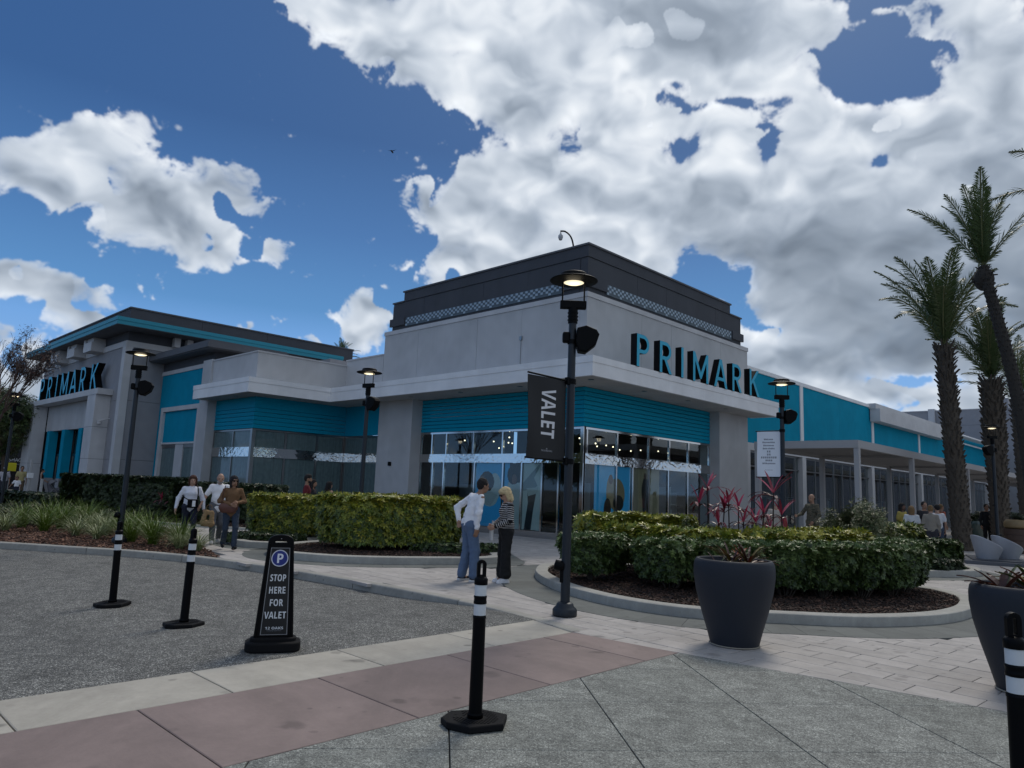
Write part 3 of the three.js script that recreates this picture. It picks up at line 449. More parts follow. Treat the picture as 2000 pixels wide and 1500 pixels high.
// shop windows: a metal frame with panes
function front(axis, at, a, b, stops, y0, yb0, yb1, y1, glass, bandMat, frameMat, lowBase = 0.22, upStops = stops, w = 0.045) {
  const lo = Math.min(a, b), hi = Math.max(a, b), box = (u0, v0, u1, v1, d0, d1) => axis === 'x' ? bx(at + d0, v0, u0, at + d1, v1, u1) : bx(u0, v0, at - d1, u1, v1, at - d0);
  const fr = [box(lo, y1 - 0.07, hi, y1, -0.03, 0.06)]; if (lowBase) fr.push(box(lo, y0, hi, y0 + lowBase, -0.03, 0.06));
  const all = [lo, ...stops, hi].sort((p, q) => p - q), ups = [lo, ...upStops, hi].sort((p, q) => p - q);
  for (const s of all) fr.push(box(Math.max(lo, s - w), y0 + lowBase, Math.min(hi, s + w), yb0, -0.028, 0.055));
  for (const s of ups) fr.push(box(Math.max(lo, s - w), yb1, Math.min(hi, s + w), y1 - 0.07, -0.028, 0.055));
  const f = SP('window_frame', fr, frameMat);
  if (bandMat) part('transom_band', box(lo, yb0, hi, yb1, -0.045, 0.05), bandMat, f);
  const q = w + 0.001;
  for (let i = 0; i < all.length - 1; i++) part('pane', box(all[i] + q, y0 + lowBase, all[i + 1] - q, yb0, 0.012, 0.016), glass, f);
  for (let i = 0; i < ups.length - 1; i++) part('pane', box(ups[i] + q, yb1, ups[i + 1] - q, y1 - 0.071, 0.012, 0.016), glass, f);
  return f;
}
const wavy = noiseTexture(512, (u, v) => grey(0.5 + 0.5 * (0.7 * tnoise(u, v, 7, 21) + 0.3 * tnoise(u, v, 19, 4))), false, 1.6);
M.chromeWavy = std({ color: lin(0.60, 0.60, 0.59), metalness: 1, roughness: 0.04, bumpMap: wavy, bumpScale: 0.006 });
M.chromeWavy.bumpMap.repeat.set(1 / 2.6, 1 / 1.6);
front('x', GX, -22.94, GZ + 0.06, [-22.12, -21.45, -19.69, -18.20, -17.28, -16.33, -15.6], 0, 2.51, 2.83, 3.69, M.glass, M.chromeWavy, M.chrome, 0.22, [-22.23, -21.36, -19.81, -18.27, -16.75, -15.5], 0.032);
front('z', GZ, GX + 0.07, 26.39, [20.09, 21.05, 22.06, 23.34, 24.72], 0, 2.50, 2.83, 3.69, M.glass, M.chromeWavy, M.chrome, 0.22, [18.45, 20.12, 22.06, 23.42, 24.78], 0.032);
SP('corner_post', bx(GX - 0.06, 0, GZ - 0.07, GX + 0.062, 3.69, GZ + 0.06), M.chrome);
const filmStreak = noiseTexture(512, (u, v) => grey(0.78 + 0.22 * (0.6 * tnoise(u, 0.3, 60, 2) + 0.3 * tnoise(u, v, 12, 5) + 0.25 * tnoise(u, 0.1, 160, 8))), true, 2.4);
M.film.map = filmStreak;
front('z', IZ, BX + 0.07, GX - 0.06, [15.33, 16.85], 0, 2.50, 2.90, 3.66, M.film, M.chromeWavy, M.steel);
front('x', BX, -32.29, IZ + 0.06, [-30.33], 0, 2.50, 2.90, 3.66, M.film, M.chromeWavy, M.steel);
front('x', GX, IZ + 0.05, -25.22, [-26.98], 0, 2.50, 2.90, 3.66, M.film, M.chromeWavy, M.steel);
SP('corner_post', bx(BX - 0.07, 0, IZ - 0.09, BX + 0.062, 3.66, IZ + 0.08), M.steel);
// the room behind the corner windows
SP('shop_floor', bx(GX + 0.1, -0.02, -22.9, 33, 0.02, GZ - 0.1), M.innerFloor);
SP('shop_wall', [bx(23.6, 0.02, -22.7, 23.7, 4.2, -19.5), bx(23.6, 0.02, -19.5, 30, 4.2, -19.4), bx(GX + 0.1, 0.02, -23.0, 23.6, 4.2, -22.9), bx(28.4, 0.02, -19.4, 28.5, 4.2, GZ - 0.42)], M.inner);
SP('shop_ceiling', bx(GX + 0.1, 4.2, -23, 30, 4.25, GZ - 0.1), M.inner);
{ const r = rng(12); for (let i = 0; i < 11; i++) SP('ceiling_lamp', new THREE.SphereGeometry(0.026, 8, 6).translate(GX + 0.9 + r() * 2.0, 3.18 + r() * 0.35, -15.8 - i * 0.62), M.spot); for (let i = 0; i < 11; i++) SP('ceiling_lamp', new THREE.SphereGeometry(0.026, 8, 6).translate(18.9 + i * 0.66, 3.14 + r() * 0.4, GZ - 0.9 - r() * 1.8), M.spot);
  for (const [x, z, h] of [[19.6, -22.0, 1.7], [20.2, -20.6, 1.5], [19.6, -16.2, 1.9], [21.3, -16.6, 1.6], [24.3, -16.0, 1.9], [25.4, -16.4, 1.7]]) SP('display_shelf', [bx(x, 0.02, z, x + 0.05, h, z + 0.9), bx(x, h * 0.3, z, x + 0.4, h * 0.3 + 0.03, z + 0.9), bx(x, h * 0.65, z, x + 0.4, h * 0.65 + 0.03, z + 0.9), bx(x + 0.05, h * 0.33, z + 0.1, x + 0.3, h * 0.55, z + 0.8)], M.steel); }
// left wing: parapet walls
SP('parapet_wall', [bx(13.5, 5.3, -33.2, 13.8, 6.80, -28.302), bx(13.5, 5.3, -28.3, PX_ + 0.01, 6.80, -28.0)], M.wall);
SP('parapet_wall', bx(PX_ + 0.012, 5.3, -28.0, PX_ + 0.3, 7.04, TE - 0.03), M.wall);
SP('parapet_cap', [bx(13.46, 6.80, -33.2, 13.84, 6.86, -27.96), bx(13.842, 6.80, -28.34, PX_ + 0.01, 6.86, -27.96), bx(PX_ - 0.03, 7.04, -28.0, PX_ + 0.34, 7.1, TE - 0.035)], M.wall);
SP('left_roof', bx(14.2, 5.3, -39.2, 30, 6.5, IZ - 0.3), M.wallGrey);
SP('pier', bx(13.42, 0, -33.24, BX + 0.3, 6.9, -32.3), M.wall);
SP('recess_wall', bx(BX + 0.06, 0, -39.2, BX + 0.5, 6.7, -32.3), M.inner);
// turquoise bay with a white frame
SP('bay_wall', [bx(BX, 0, -39.28, BX + 0.055, 6.72, -38.72), bx(BX, 5.02, -38.72, BX + 0.055, 6.72, -33.78), bx(BX, 0, -33.78, BX + 0.055, 6.72, -33.242)], M.turq);
SP('bay_frame', [bx(BX - 0.12, 0, -38.71, BX + 0.05, 5.0, -38.4), bx(BX - 0.12, 0, -34.18, BX + 0.05, 5.0, -33.8), bx(BX - 0.12, 4.78, -38.398, BX + 0.05, 5.0, -34.182)], M.trim);
SP('bay_panel', bx(BX + 0.002, 3.22, -38.398, BX + 0.05, 4.778, -34.182), M.turq);
SP('bay_sill', bx(BX - 0.06, 3.13, -38.398, BX + 0.05, 3.218, -34.182), M.trim);
SP('bay_mullion', bx(BX - 0.02, 0, -36.62, BX + 0.05, 3.128, -35.66), M.wall);
SP('bay_window', bx(BX + 0.03, 0, -38.398, BX + 0.045, 3.128, -36.622), M.film); SP('bay_window', bx(BX + 0.03, 0, -35.658, BX + 0.045, 3.128, -34.182), M.film);
SP('window_head', bx(BX + 0.0, 2.95, -38.398, BX + 0.029, 3.127, -36.625), M.steel); SP('window_head', bx(BX + 0.0, 2.95, -35.656, BX + 0.029, 3.127, -34.182), M.steel);
SP('bay_trim', bx(BX - 0.05, 6.722, -39.28, BX + 0.3, 6.92, -33.0), M.trim);
SP('bay_frieze', bx(BX, 6.922, -39.28, BX + 3, 7.40, -33.0), M.dark);
SP('bay_cornice', [bx(13.12, 7.36, -39.28, 17.0, 7.40, -32.1), bx(13.05, 7.402, -39.28, 17.0, 7.66, -32.03), bx(13.2, 7.662, -39.28, 17.0, 7.78, -32.2)], M.darkTrim);
// entrance block
const EX = 11.93, EZ = -39.3, EL = -55.1;
panels('z', EZ, [EX + 0.32, BX + 0.2], 0.4, 2.28, 0.3, M.wallGrey); panels('z', EZ, [EX + 0.32, BX + 0.2], 2.295, 5.27, 0.3, M.wallGrey); panels('z', EZ, [EX + 0.32, BX + 0.2], 5.285, 8.02, 0.3, M.wallGrey);
SP('pilaster', [bx(EX - 0.06, 0, EZ - 0.42, EX + 0.3, 8.02, EZ + 0.05)], M.trim);
SP('wall_band', [bx(EX - 0.05, 8.025, EL, EX + 0.3, 8.32, EZ + 0.05), bx(EX + 0.302, 8.025, EZ - 0.3, 22.5, 8.32, EZ + 0.05)], M.trim);
SP('dark_band', [bx(EX + 0.03, 8.322, EL, EX + 0.4, 8.82, EZ + 0.0), bx(EX + 0.402, 8.322, EZ - 0.35, 23, 8.82, EZ)], M.dark);
SP('front_wall', [bx(EX, 5.62, EL, EX + 0.3, 8.02, EZ - 0.422), bx(EX, 0, -40.88, EX + 0.3, 2.28, EZ - 0.422), bx(EX, 2.295, -40.88, EX + 0.3, 5.27, EZ - 0.422), bx(EX, 5.285, -40.88, EX + 0.3, 5.618, EZ - 0.422)], M.wallGrey);
SP('far_wall', bx(EX + 0.302, 0, EL, 22, 8.8, EL + 0.3), M.wallGrey);
SP('eave_soffit', bx(10.95, 8.80, -55.72, 23.6, 8.86, -37.82), M.darkTrim);
SP('eave_fascia', [bx(10.93, 8.825, -55.74, 11.02, 9.02, -37.8), bx(11.022, 8.825, -37.89, 23.66, 9.02, -37.8), bx(10.90, 9.022, -55.77, 11.02, 9.20, -37.77), bx(11.022, 9.022, -37.89, 23.69, 9.20, -37.77)], std({ color: lin(0.008, 0.24, 0.33), roughness: 0.5 }));
SP('eave_roof', bx(11.03, 9.14, -55.7, 23.6, 9.19, -37.9), M.darkTrim);
panels('z', EZ, [EX + 0.3, 15.6, 19.4, 25.3], 9.192, 10.02, 0.3, M.dark, 0.012, 'parapet_panel'); SP('parapet_panel', bx(EX, 9.192, EL, EX + 0.298, 10.02, EZ), M.dark);
SP('parapet_cap', [bx(EX - 0.05, 10.02, EL, EX + 0.35, 10.09, EZ + 0.05), bx(EX + 0.352, 10.02, EZ - 0.35, 25.35, 10.09, EZ + 0.05)], M.darkTrim);
SP('block_core', [bx(13.5, 0, EL + 0.4, 25.2, 8.79, EZ - 0.32), bx(EX + 0.4, 8.9, EL + 0.4, 25.2, 9.9, EZ - 0.32), bx(22, 0, -39.2, 25.3, 8.7, -36.5)], M.wallGrey);
for (const z of [-50.1, -46.6, -43.45]) SP('bracket', [bx(11.25, 8.06, z - 0.62, EX + 0.02, 8.56, z + 0.62), bx(11.35, 8.562, z - 0.55, EX + 0.02, 8.80, z + 0.55), bx(11.3, 8.1, z - 1.0, EX + 0.02, 8.795, z - 0.66)], M.trim);
for (const x of [14.1, 14.75]) SP('bracket', bx(x, 8.3, EZ + 0.05, x + 0.3, 8.795, EZ + 0.42), M.trim);
// the portal round the doors
const PO = 11.2;
SP('portal_beam', bx(PO, 5.58, -54.95, EX - 0.002, 5.88, -40.6), M.trim);
SP('portal_leg', [bx(PO + 0.02, 0, -42.2, EX - 0.002, 5.578, -40.85)], M.trim); SP('portal_leg', [bx(PO + 0.02, 0, -54.9, EX - 0.002, 5.578, -53.0)], M.trim);
SP('portal_joint', [bx(PO + 0.015, 2.27, -42.205, EX, 2.285, -40.845), bx(PO + 0.015, 3.9, -42.205, EX, 3.915, -40.845), bx(PO + 0.015, 2.0, -54.905, EX, 2.015, -52.995)], M.darkTrim);
for (let i = 0; i < 3; i++) SP('portal_panel', bx(11.98, 4.02, -52.99 + i * 3.6, 12.2, 5.578, -52.99 + (i + 1) * 3.6 - 0.02), M.wall);
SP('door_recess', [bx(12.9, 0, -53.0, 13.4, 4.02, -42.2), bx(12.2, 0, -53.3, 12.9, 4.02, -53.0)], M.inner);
for (const z of [-51.75, -48.5, -45.2]) { SP('fin', bx(11.85, 1.15, z - 0.32, 12.3, 4.018, z + 0.32), M.turq); SP('fin_base', bx(11.83, 0, z - 0.34, 12.32, 1.148, z + 0.34), M.wallGrey); }
for (const [a, b] of [[-52.98, -52.1], [-51.4, -48.85], [-48.15, -45.55], [-44.85, -42.22]]) { const f = SP('entrance_frame', [bx(12.36, 2.5, a, 12.44, 2.62, b), bx(12.36, 3.98, a, 12.44, 4.016, b), bx(12.36, 0, a, 12.44, 2.498, a + 0.07), bx(12.36, 0, b - 0.07, 12.44, 2.498, b), bx(12.36, 0, (a + b) / 2 - 0.04, 12.44, 2.498, (a + b) / 2 + 0.04)], M.steel); part('pane', bx(12.39, 2.622, a, 12.395, 3.978, b), M.glass, f); part('pane', bx(12.39, 0.02, a + 0.072, 12.395, 2.498, (a + b) / 2 - 0.042), M.glass, f); part('pane', bx(12.39, 0.02, (a + b) / 2 + 0.042, 12.395, 2.498, b - 0.072), M.glass, f); }
// right wing: turquoise wall with white battens over a row of shop windows
const RW = [28.88, 35.55, 40.7, 45.95, 55.4, 65.6, 76.3, 79.8];
SP('wing_trim', [bx(28.88, 7.26, GZ - 0.3, 79.8, 7.44, GZ + 0.05)], M.white);
SP('wing_trim', [bx(60, 7.0, GZ + 0.2, 79.8, 7.05, GZ + 0.9), bx(60, 6.55, GZ + 0.3, 79.8, 6.66, GZ + 0.34)], M.white);
for (let i = 0; i < RW.length - 1; i++) SP('wing_panel', bx(RW[i] + (i ? 0.006 : 0), 4.02, GZ - 0.28, RW[i + 1] - 0.006, 7.258, GZ), M.turq);
for (const x of [35.55, 45.95, 55.4, 76.3]) SP('batten', bx(x - 0.17, 4.02, GZ + 0.002, x + 0.17, 7.258, GZ + 0.05), M.white);
SP('wing_cornice', [bx(45.5, 6.42, GZ + 0.055, 60.2, 7.18, GZ + 0.62)], M.trim); SP('cornice_cap', bx(45.45, 7.182, GZ - 0.25, 60.25, 7.5, GZ + 0.4), M.trim);
SP('head_beam', bx(28.88, 3.70, GZ - 0.3, 79.8, 4.018, GZ + 0.08), M.trim);
for (const x of [29.6, 35.6, 45.6, 55.5, 65.5, 75.5, 79.5]) SP('wing_pier', bx(x - 0.22, 0, GZ - 0.25, x + 0.22, 3.698, GZ + 0.10), M.trim);
{ const st = []; for (let x = 31.2; x < 79; x += 1.25) if (![35.6, 45.6, 55.5, 65.5, 75.5].some((p) => Math.abs(p - x) < 0.5)) st.push(x); front('z', GZ - 0.12, 28.9, 79.6, st, 0, 3.0, 3.06, 3.69, M.glass, M.steel, M.steel, 0.3); }
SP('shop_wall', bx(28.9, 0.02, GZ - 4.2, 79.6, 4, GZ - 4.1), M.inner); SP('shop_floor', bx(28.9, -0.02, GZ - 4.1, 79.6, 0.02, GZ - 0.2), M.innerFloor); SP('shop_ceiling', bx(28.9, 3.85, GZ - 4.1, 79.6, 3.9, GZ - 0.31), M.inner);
// security lamp on a pier, door camera
SP('wall_lamp', rbx(0.09, 0.16, 0.14, 0.02, PX_ - 0.05, 2.42, -24.2), M.black);
SP('wall_camera', [new THREE.SphereGeometry(0.11, 14, 10).translate(11.45, 4.1, -40.55), cyl(0.13, 0.13, 0.05, 11.45, 4.18, -40.55), bar([11.45, 4.22, -40.55], [11.9, 4.35, -40.5], 0.03)], M.trim);
SP('junction_box', [bx(PX_ - 0.05, 6.75, -17.1, PX_, 6.88, -16.98), bar([PX_ - 0.02, 5.6, -17.04], [PX_ - 0.02, 6.75, -17.04], 0.012, 6)], M.steel);
// posters hung inside the glass
function poster(axis, at, a, b, y0, y1, draw, label) {
  const w = Math.abs(b - a), h = y1 - y0, m = canvasMat(256, Math.round(256 * h / w), draw, { roughness: 0.7 });
  const g = new THREE.BoxGeometry(w, h, 0.012), u = g.attributes.uv; for (let i = 0; i < u.count; i++) if (i < 16) u.setXY(i, 0.01, 0.01);
  const o = shade(new THREE.Mesh(g, m)); o.name = numbered('window_poster'); scene.add(tag(o, label, 'poster'));
  if (axis === 'x') { o.rotation.y = -Math.PI / 2; o.position.set(at, (y0 + y1) / 2, (a + b) / 2); } else o.position.set((a + b) / 2, (y0 + y1) / 2, at);
}
const ell = (c, x, y, rx, ry, f, rot = 0) => { c.fillStyle = f; c.beginPath(); c.ellipse(x, y, rx, ry, rot, 0, 7); c.fill(); };
const poly = (c, pts, f) => { c.fillStyle = f; c.beginPath(); pts.forEach((p, i) => i ? c.lineTo(...p) : c.moveTo(...p)); c.closePath(); c.fill(); };
const blue = '#3fb0e6';
const hair = (c, x, y, r, r2) => { const q = rng(3); ell(c, x, y, r, r2, '#14110f'); for (let i = 0; i < 60; i++) { const t = q() * 6.3; ell(c, x + Math.cos(t) * r * 0.92, y + Math.sin(t) * r2 * 0.92, r * 0.14, r * 0.12, '#181412'); } };
poster('x', GX + 0.035, -19.64, -18.25, 0.24, 2.50, (c, w, h) => { c.fillStyle = blue; c.fillRect(0, 0, w, h); ell(c, w * 0.72, h * 0.38, w * 0.24, h * 0.22, '#b9c6c5'); ell(c, w * 0.55, h * 0.55, w * 0.30, h * 0.14, '#b4c2c2'); hair(c, w * 0.42, h * 0.30, w * 0.27, h * 0.16); ell(c, w * 0.42, h * 0.34, w * 0.10, h * 0.075, '#5b4034'); poly(c, [[w * 0.2, h * 0.5], [w * 0.5, h * 0.44], [w * 0.85, h * 0.5], [w * 0.6, h * 0.68], [w * 0.3, h * 0.66]], '#a7b2b1'); }, 'blue poster of a person with dark curly hair, behind the glass left of the couple');
poster('x', GX + 0.035, -18.15, -17.33, 0.24, 2.50, (c, w, h) => { c.fillStyle = blue; c.fillRect(0, 0, w * 0.3, h); c.fillStyle = '#b0bfbf'; c.fillRect(w * 0.22, h * 0.3, w, h); hair(c, w * 0.55, h * 0.18, w * 0.36, h * 0.15); ell(c, w * 0.6, h * 0.25, w * 0.15, h * 0.08, '#6b4b3c'); poly(c, [[w * 0.1, h * 0.42], [w * 0.8, h * 0.32], [w, h * 0.38], [w, h], [w * 0.3, h]], '#aab5b3'); }, 'pale blue poster of a person with short curls, behind the glass over the blond woman');
poster('x', GX + 0.035, -17.23, -16.38, 0.24, 2.50, (c, w, h) => { c.fillStyle = '#aebcb9'; c.fillRect(0, 0, w, h); poly(c, [[0, h * 0.3], [w * 0.9, 0], [w, 0], [w * 0.6, h * 0.22], [w * 0.8, h * 0.34], [w * 0.5, h * 0.4], [0, h * 0.42]], '#77888a'); poly(c, [[w * 0.25, h * 0.44], [w * 0.75, h * 0.42], [w * 0.6, h * 0.7], [w * 0.5, h], [w * 0.12, h], [w * 0.3, h * 0.6]], '#1d2529'); poly(c, [[w * 0.2, h * 0.38], [w * 0.85, h * 0.36], [w * 0.8, h * 0.45], [w * 0.3, h * 0.5]], '#a3b0ac'); }, 'grey green poster of white clothing with dark trousers, left of the lamp post');
poster('z', GZ - 0.035, 18.95, 20.98, 0.24, 2.50, (c, w, h) => { c.fillStyle = '#3fb4ec'; c.fillRect(0, 0, w, h); ell(c, w * 0.6, h * 0.42, w * 0.24, h * 0.24, '#8c7a5b'); ell(c, w * 0.42, h * 0.4, w * 0.10, h * 0.24, '#a08d6d'); ell(c, w * 0.66, h * 0.55, w * 0.15, h * 0.12, '#191512'); ell(c, w * 0.36, h * 0.66, w * 0.10, h * 0.18, '#2b1d14'); ell(c, w * 0.44, h * 0.2, w * 0.06, h * 0.07, '#75543f'); c.fillStyle = '#3d6f84'; c.fillRect(w * 0.3, h * 0.86, w * 0.08, h * 0.14); }, 'bright blue poster with a tan oval and black bag, right of the window corner');
poster('z', GZ - 0.035, 21.10, 22.80, 0.24, 2.50, (c, w, h) => { c.fillStyle = '#8f846a'; c.fillRect(0, 0, w, h); c.fillStyle = '#7d745d'; c.fillRect(0, 0, w * 0.2, h); ell(c, w * 0.47, h * 0.36, w * 0.13, h * 0.22, '#14151a'); poly(c, [[w * 0.37, h * 0.5], [w * 0.58, h * 0.5], [w * 0.52, h], [w * 0.44, h], [w * 0.47, h * 0.66], [w * 0.4, h]], '#24222a'); ell(c, w * 0.47, h * 0.12, w * 0.05, h * 0.05, '#4f3a2c'); }, 'tan poster of a figure in black, right of the bright blue poster');

// ---------------------------------------------------------------- letters of the two signs
const LETTER = (() => {
  const t = 0.125, P2 = (pts) => { const s = new THREE.Shape(); pts.forEach((p, i) => i ? s.lineTo(...p) : s.moveTo(...p)); s.closePath(); return s; };
  const bowl = (leg) => { const w = 0.60, b = 0.42, r = (1 - b) / 2, s = new THREE.Shape(); s.moveTo(0, 0); s.lineTo(t, 0); s.lineTo(t, b);
    if (leg) { s.lineTo(0.235, b); s.lineTo(w - 0.10, 0); s.lineTo(w + 0.045, 0); s.lineTo(0.375, b); } s.lineTo(w - r, b); s.absarc(w - r, b + r, r, -Math.PI / 2, Math.PI / 2, false); s.lineTo(0, 1); s.closePath();
    const h = new THREE.Path(); h.moveTo(t, b + t * 0.9); h.lineTo(w - r, b + t * 0.9); h.absarc(w - r, b + r, r - t * 0.9, -Math.PI / 2, Math.PI / 2, false); h.lineTo(t, 1 - t * 0.9); h.closePath(); s.holes.push(h); return s; };
  const A = P2([[0, 0], [0.14, 0], [0.225, 0.24], [0.635, 0.24], [0.72, 0], [0.86, 0], [0.50, 1], [0.36, 1]]); { const h = new THREE.Path(); h.moveTo(0.27, 0.355); h.lineTo(0.59, 0.355); h.lineTo(0.43, 0.82); h.closePath(); A.holes.push(h); }
  return { P: [bowl(false), 0.62], R: [bowl(true), 0.66], I: [P2([[0, 0], [t, 0], [t, 1], [0, 1]]), t], A: [A, 0.86],
    M: [P2([[0, 0], [t, 0], [t, 0.70], [0.42, 0.12], [0.50, 0.12], [0.92 - t, 0.70], [0.92 - t, 0], [0.92, 0], [0.92, 1], [0.80, 1], [0.46, 0.33], [0.12, 1], [0, 1]]), 0.92],
    K: [P2([[0, 0], [t, 0], [t, 0.40], [0.235, 0.52], [0.56, 0], [0.72, 0], [0.325, 0.61], [0.70, 1], [0.53, 1], [t, 0.56], [t, 1], [0, 1]]), 0.72] };
})();
function sign(label, place, starts, height, depth, wide) {
  const s = thing('store_sign', label, 'sign', place.at, place.turn);
  'PRIMARK'.split('').forEach((c, i) => { const g = new THREE.ExtrudeGeometry(LETTER[c][0], { depth: depth - 0.012, curveSegments: 14, bevelEnabled: true, bevelSize: 0.006 / height, bevelThickness: 0.006, bevelSegments: 1 }); g.scale(height * wide, height, 1); const m = shade(new THREE.Mesh(g, [M.letterFace, M.letterSide])); m.name = 'letter'; m.position.set(starts[i], 0, 0); s.add(m); });
  return s;
}
sign('turquoise faced block letters standing on the white canopy right of its corner', { at: [0, 5.60, CZ - 0.18], turn: 0 }, [18.68, 20.00, 21.34, 22.12, 23.60, 25.00, 26.42], 1.05, 0.24, 1.10);
sign('black sided block letters standing over the far left entrance portal', { at: [11.72, 5.885, 0], turn: -Math.PI / 2 }, [-53.1, -51.35, -49.45, -48.4, -46.55, -44.65, -42.7], 1.42, 0.34, 1.08);

// ---------------------------------------------------------------- plants
const leafMat = (c, t = 0.25) => new THREE.MeshPhysicalMaterial({ color: c, roughness: 0.42, transmission: t, thickness: 0, specularIntensity: 0.8 });
// one leaf: a blade folded along its rib, pointing along +z, in 4 triangles
function leafPts(L, W, fold, droop) { const a = [0, 0, 0], m = [0, -droop * 0.35, L * 0.5], e = [0, -droop, L], l = [-W / 2, fold - droop * 0.3, L * 0.45], r = [W / 2, fold - droop * 0.3, L * 0.45]; return [a, l, m, a, m, r, l, e, m, m, e, r]; }
function geoOf(tris) { const g = new THREE.BufferGeometry(); g.setAttribute('position', new THREE.Float32BufferAttribute(tris.flat(), 3)); g.setAttribute('uv', new THREE.Float32BufferAttribute(new Array(tris.length * 2).fill(0), 2)); g.computeVertexNormals(); return g; }
function rosette(n, L, W, seed, lift = 0.5) { const r = rng(seed), all = []; for (let i = 0; i < n; i++) { const k = 0.75 + r() * 0.5, q = new THREE.Matrix4().makeRotationY(i / n * TAU + r() * 0.6).multiply(new THREE.Matrix4().makeRotationX(-lift + r() * 0.5)); for (const p of leafPts(L * k, W * k, W * 0.16, L * 0.25)) all.push(V(...p).applyMatrix4(q).toArray()); } return geoOf(all); }
const ROS = rosette(7, 0.085, 0.036, 3), SPRIG = rosette(6, 0.048, 0.026, 4, 0.7), TWIGLEAF = rosette(4, 0.06, 0.018, 6, 0.9);
const green = leafMat(lin(1, 1, 1), 0.12);
const pick = (cols, r) => { const k = cols[(r() * cols.length) | 0], b = 0.72 + r() * 0.56; return [k[0] * b, k[1] * b, k[2] * b]; };
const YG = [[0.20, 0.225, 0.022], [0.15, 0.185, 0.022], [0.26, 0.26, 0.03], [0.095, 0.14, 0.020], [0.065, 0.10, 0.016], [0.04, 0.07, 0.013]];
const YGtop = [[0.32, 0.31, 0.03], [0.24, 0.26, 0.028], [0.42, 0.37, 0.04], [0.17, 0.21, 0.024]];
const DG = [[0.050, 0.085, 0.020], [0.034, 0.062, 0.016], [0.070, 0.110, 0.028], [0.095, 0.140, 0.040], [0.024, 0.044, 0.013]];
const BG = [[0.020, 0.036, 0.012], [0.030, 0.050, 0.017], [0.013, 0.025, 0.009], [0.042, 0.066, 0.022]];
const OL = [[0.085, 0.110, 0.036], [0.060, 0.085, 0.028], [0.11, 0.13, 0.045], [0.14, 0.14, 0.055]];
// leaves spread through the outer shell of a clipped solid; body(t) gives a point and the outward direction for two random numbers
function leaves(name, geo, n, seed, sample, cols, top, parent, scale = 1) {
  const r = rng(seed), m = new THREE.InstancedMesh(geo, green, n), o = new THREE.Object3D(), up = V(0, 1, 0), c = new THREE.Color();
  for (let i = 0; i < n; i++) {
    const s = sample(r), d = s.n.clone().addScaledVector(up, 0.35).add(V(r() - 0.5, r() - 0.5, r() - 0.5).multiplyScalar(1.1)).normalize();
    o.position.copy(s.p); o.quaternion.setFromUnitVectors(up, d); o.rotateY(r() * TAU); const k = scale * (0.65 + r() * 0.7); o.scale.set(k, k, k); o.updateMatrix(); m.setMatrixAt(i, o.matrix);
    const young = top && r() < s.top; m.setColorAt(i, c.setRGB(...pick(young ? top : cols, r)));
  }
  m.name = name; stuffPart(m); shade(m); parent.add(m); return m;
}
// a hedge or shrub: footprint = closed outline round (0, 0); clipped flat or domed on top, bulging at its middle
function shrubBody(foot, y0, y1, bulge, lump, seedN, dome = 0.0) {
  const n = foot.length, total = []; let L = 0; for (let i = 0; i < n; i++) { const a = foot[i], b = foot[(i + 1) % n]; L += Math.hypot(b[0] - a[0], b[1] - a[1]); total.push(L); }
  const H = y1 - y0, area = Math.abs(foot.reduce((s, p, i) => { const q = foot[(i + 1) % n]; return s + p[0] * q[1] - q[0] * p[1]; }, 0)) / 2, sideShare = L * H / (L * H + area);
  const out = outward(foot, 1);
  return (r) => {
    const depth = Math.pow(r(), 1.25) * 0.20; let p, nn, top;
    if (r() < sideShare) {
      const t = r() * L; let i = 0; while (total[i] < t && i < n - 1) i++; const prev = i ? total[i - 1] : 0, f = (t - prev) / (total[i] - prev), a = foot[i], b = foot[(i + 1) % n], oa = out[i], x = lerp(a[0], b[0], f), z = lerp(a[1], b[1], f), h = r();
      const ox = oa[0] - a[0], oz = oa[1] - a[1], rr = -bulge * Math.pow(1 - h, 2.2) - 0.10 * Math.pow(h, 9) ;
      const b2 = lump * N3(x * 1.9 + seedN, (y0 + h * H) * 1.9, z * 1.9) + lump * 0.6 * N3(x * 5 + seedN, (y0 + h * H) * 5, z * 5);
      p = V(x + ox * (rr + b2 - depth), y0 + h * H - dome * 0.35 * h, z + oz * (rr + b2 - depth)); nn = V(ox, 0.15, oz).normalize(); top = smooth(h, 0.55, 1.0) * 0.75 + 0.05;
    } else {
      let x, z; do { const i = (r() * n) | 0, f = Math.sqrt(r()); x = foot[i][0] * f; z = foot[i][1] * f; const g = foot[(i + 1) % n], k = r(); x = lerp(x, g[0] * f, k); z = lerp(z, g[1] * f, k); } while (false);
      const edge = Math.min(1, Math.hypot(x, z) / (Math.sqrt(area / Math.PI)));
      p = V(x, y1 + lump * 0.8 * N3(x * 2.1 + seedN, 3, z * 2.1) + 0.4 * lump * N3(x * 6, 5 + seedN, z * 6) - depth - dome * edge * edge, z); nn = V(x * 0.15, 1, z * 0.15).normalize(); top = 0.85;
    }
    return { p, n: nn, top };
  };
}
const stemMat = std({ color: lin(0.075, 0.058, 0.045), roughness: 1 }), coreMat = std({ color: lin(0.006, 0.008, 0.004), roughness: 1 });
function coreOf(foot, y0, y1, inset) { const q = outward(foot, -inset), s = new THREE.Shape(q.map(([x, z]) => new THREE.Vector2(x, -z))); return new THREE.ExtrudeGeometry(s, { depth: y1 - y0 - inset * 2, bevelEnabled: false }).rotateX(-Math.PI / 2).translate(0, y0 + inset, 0); }
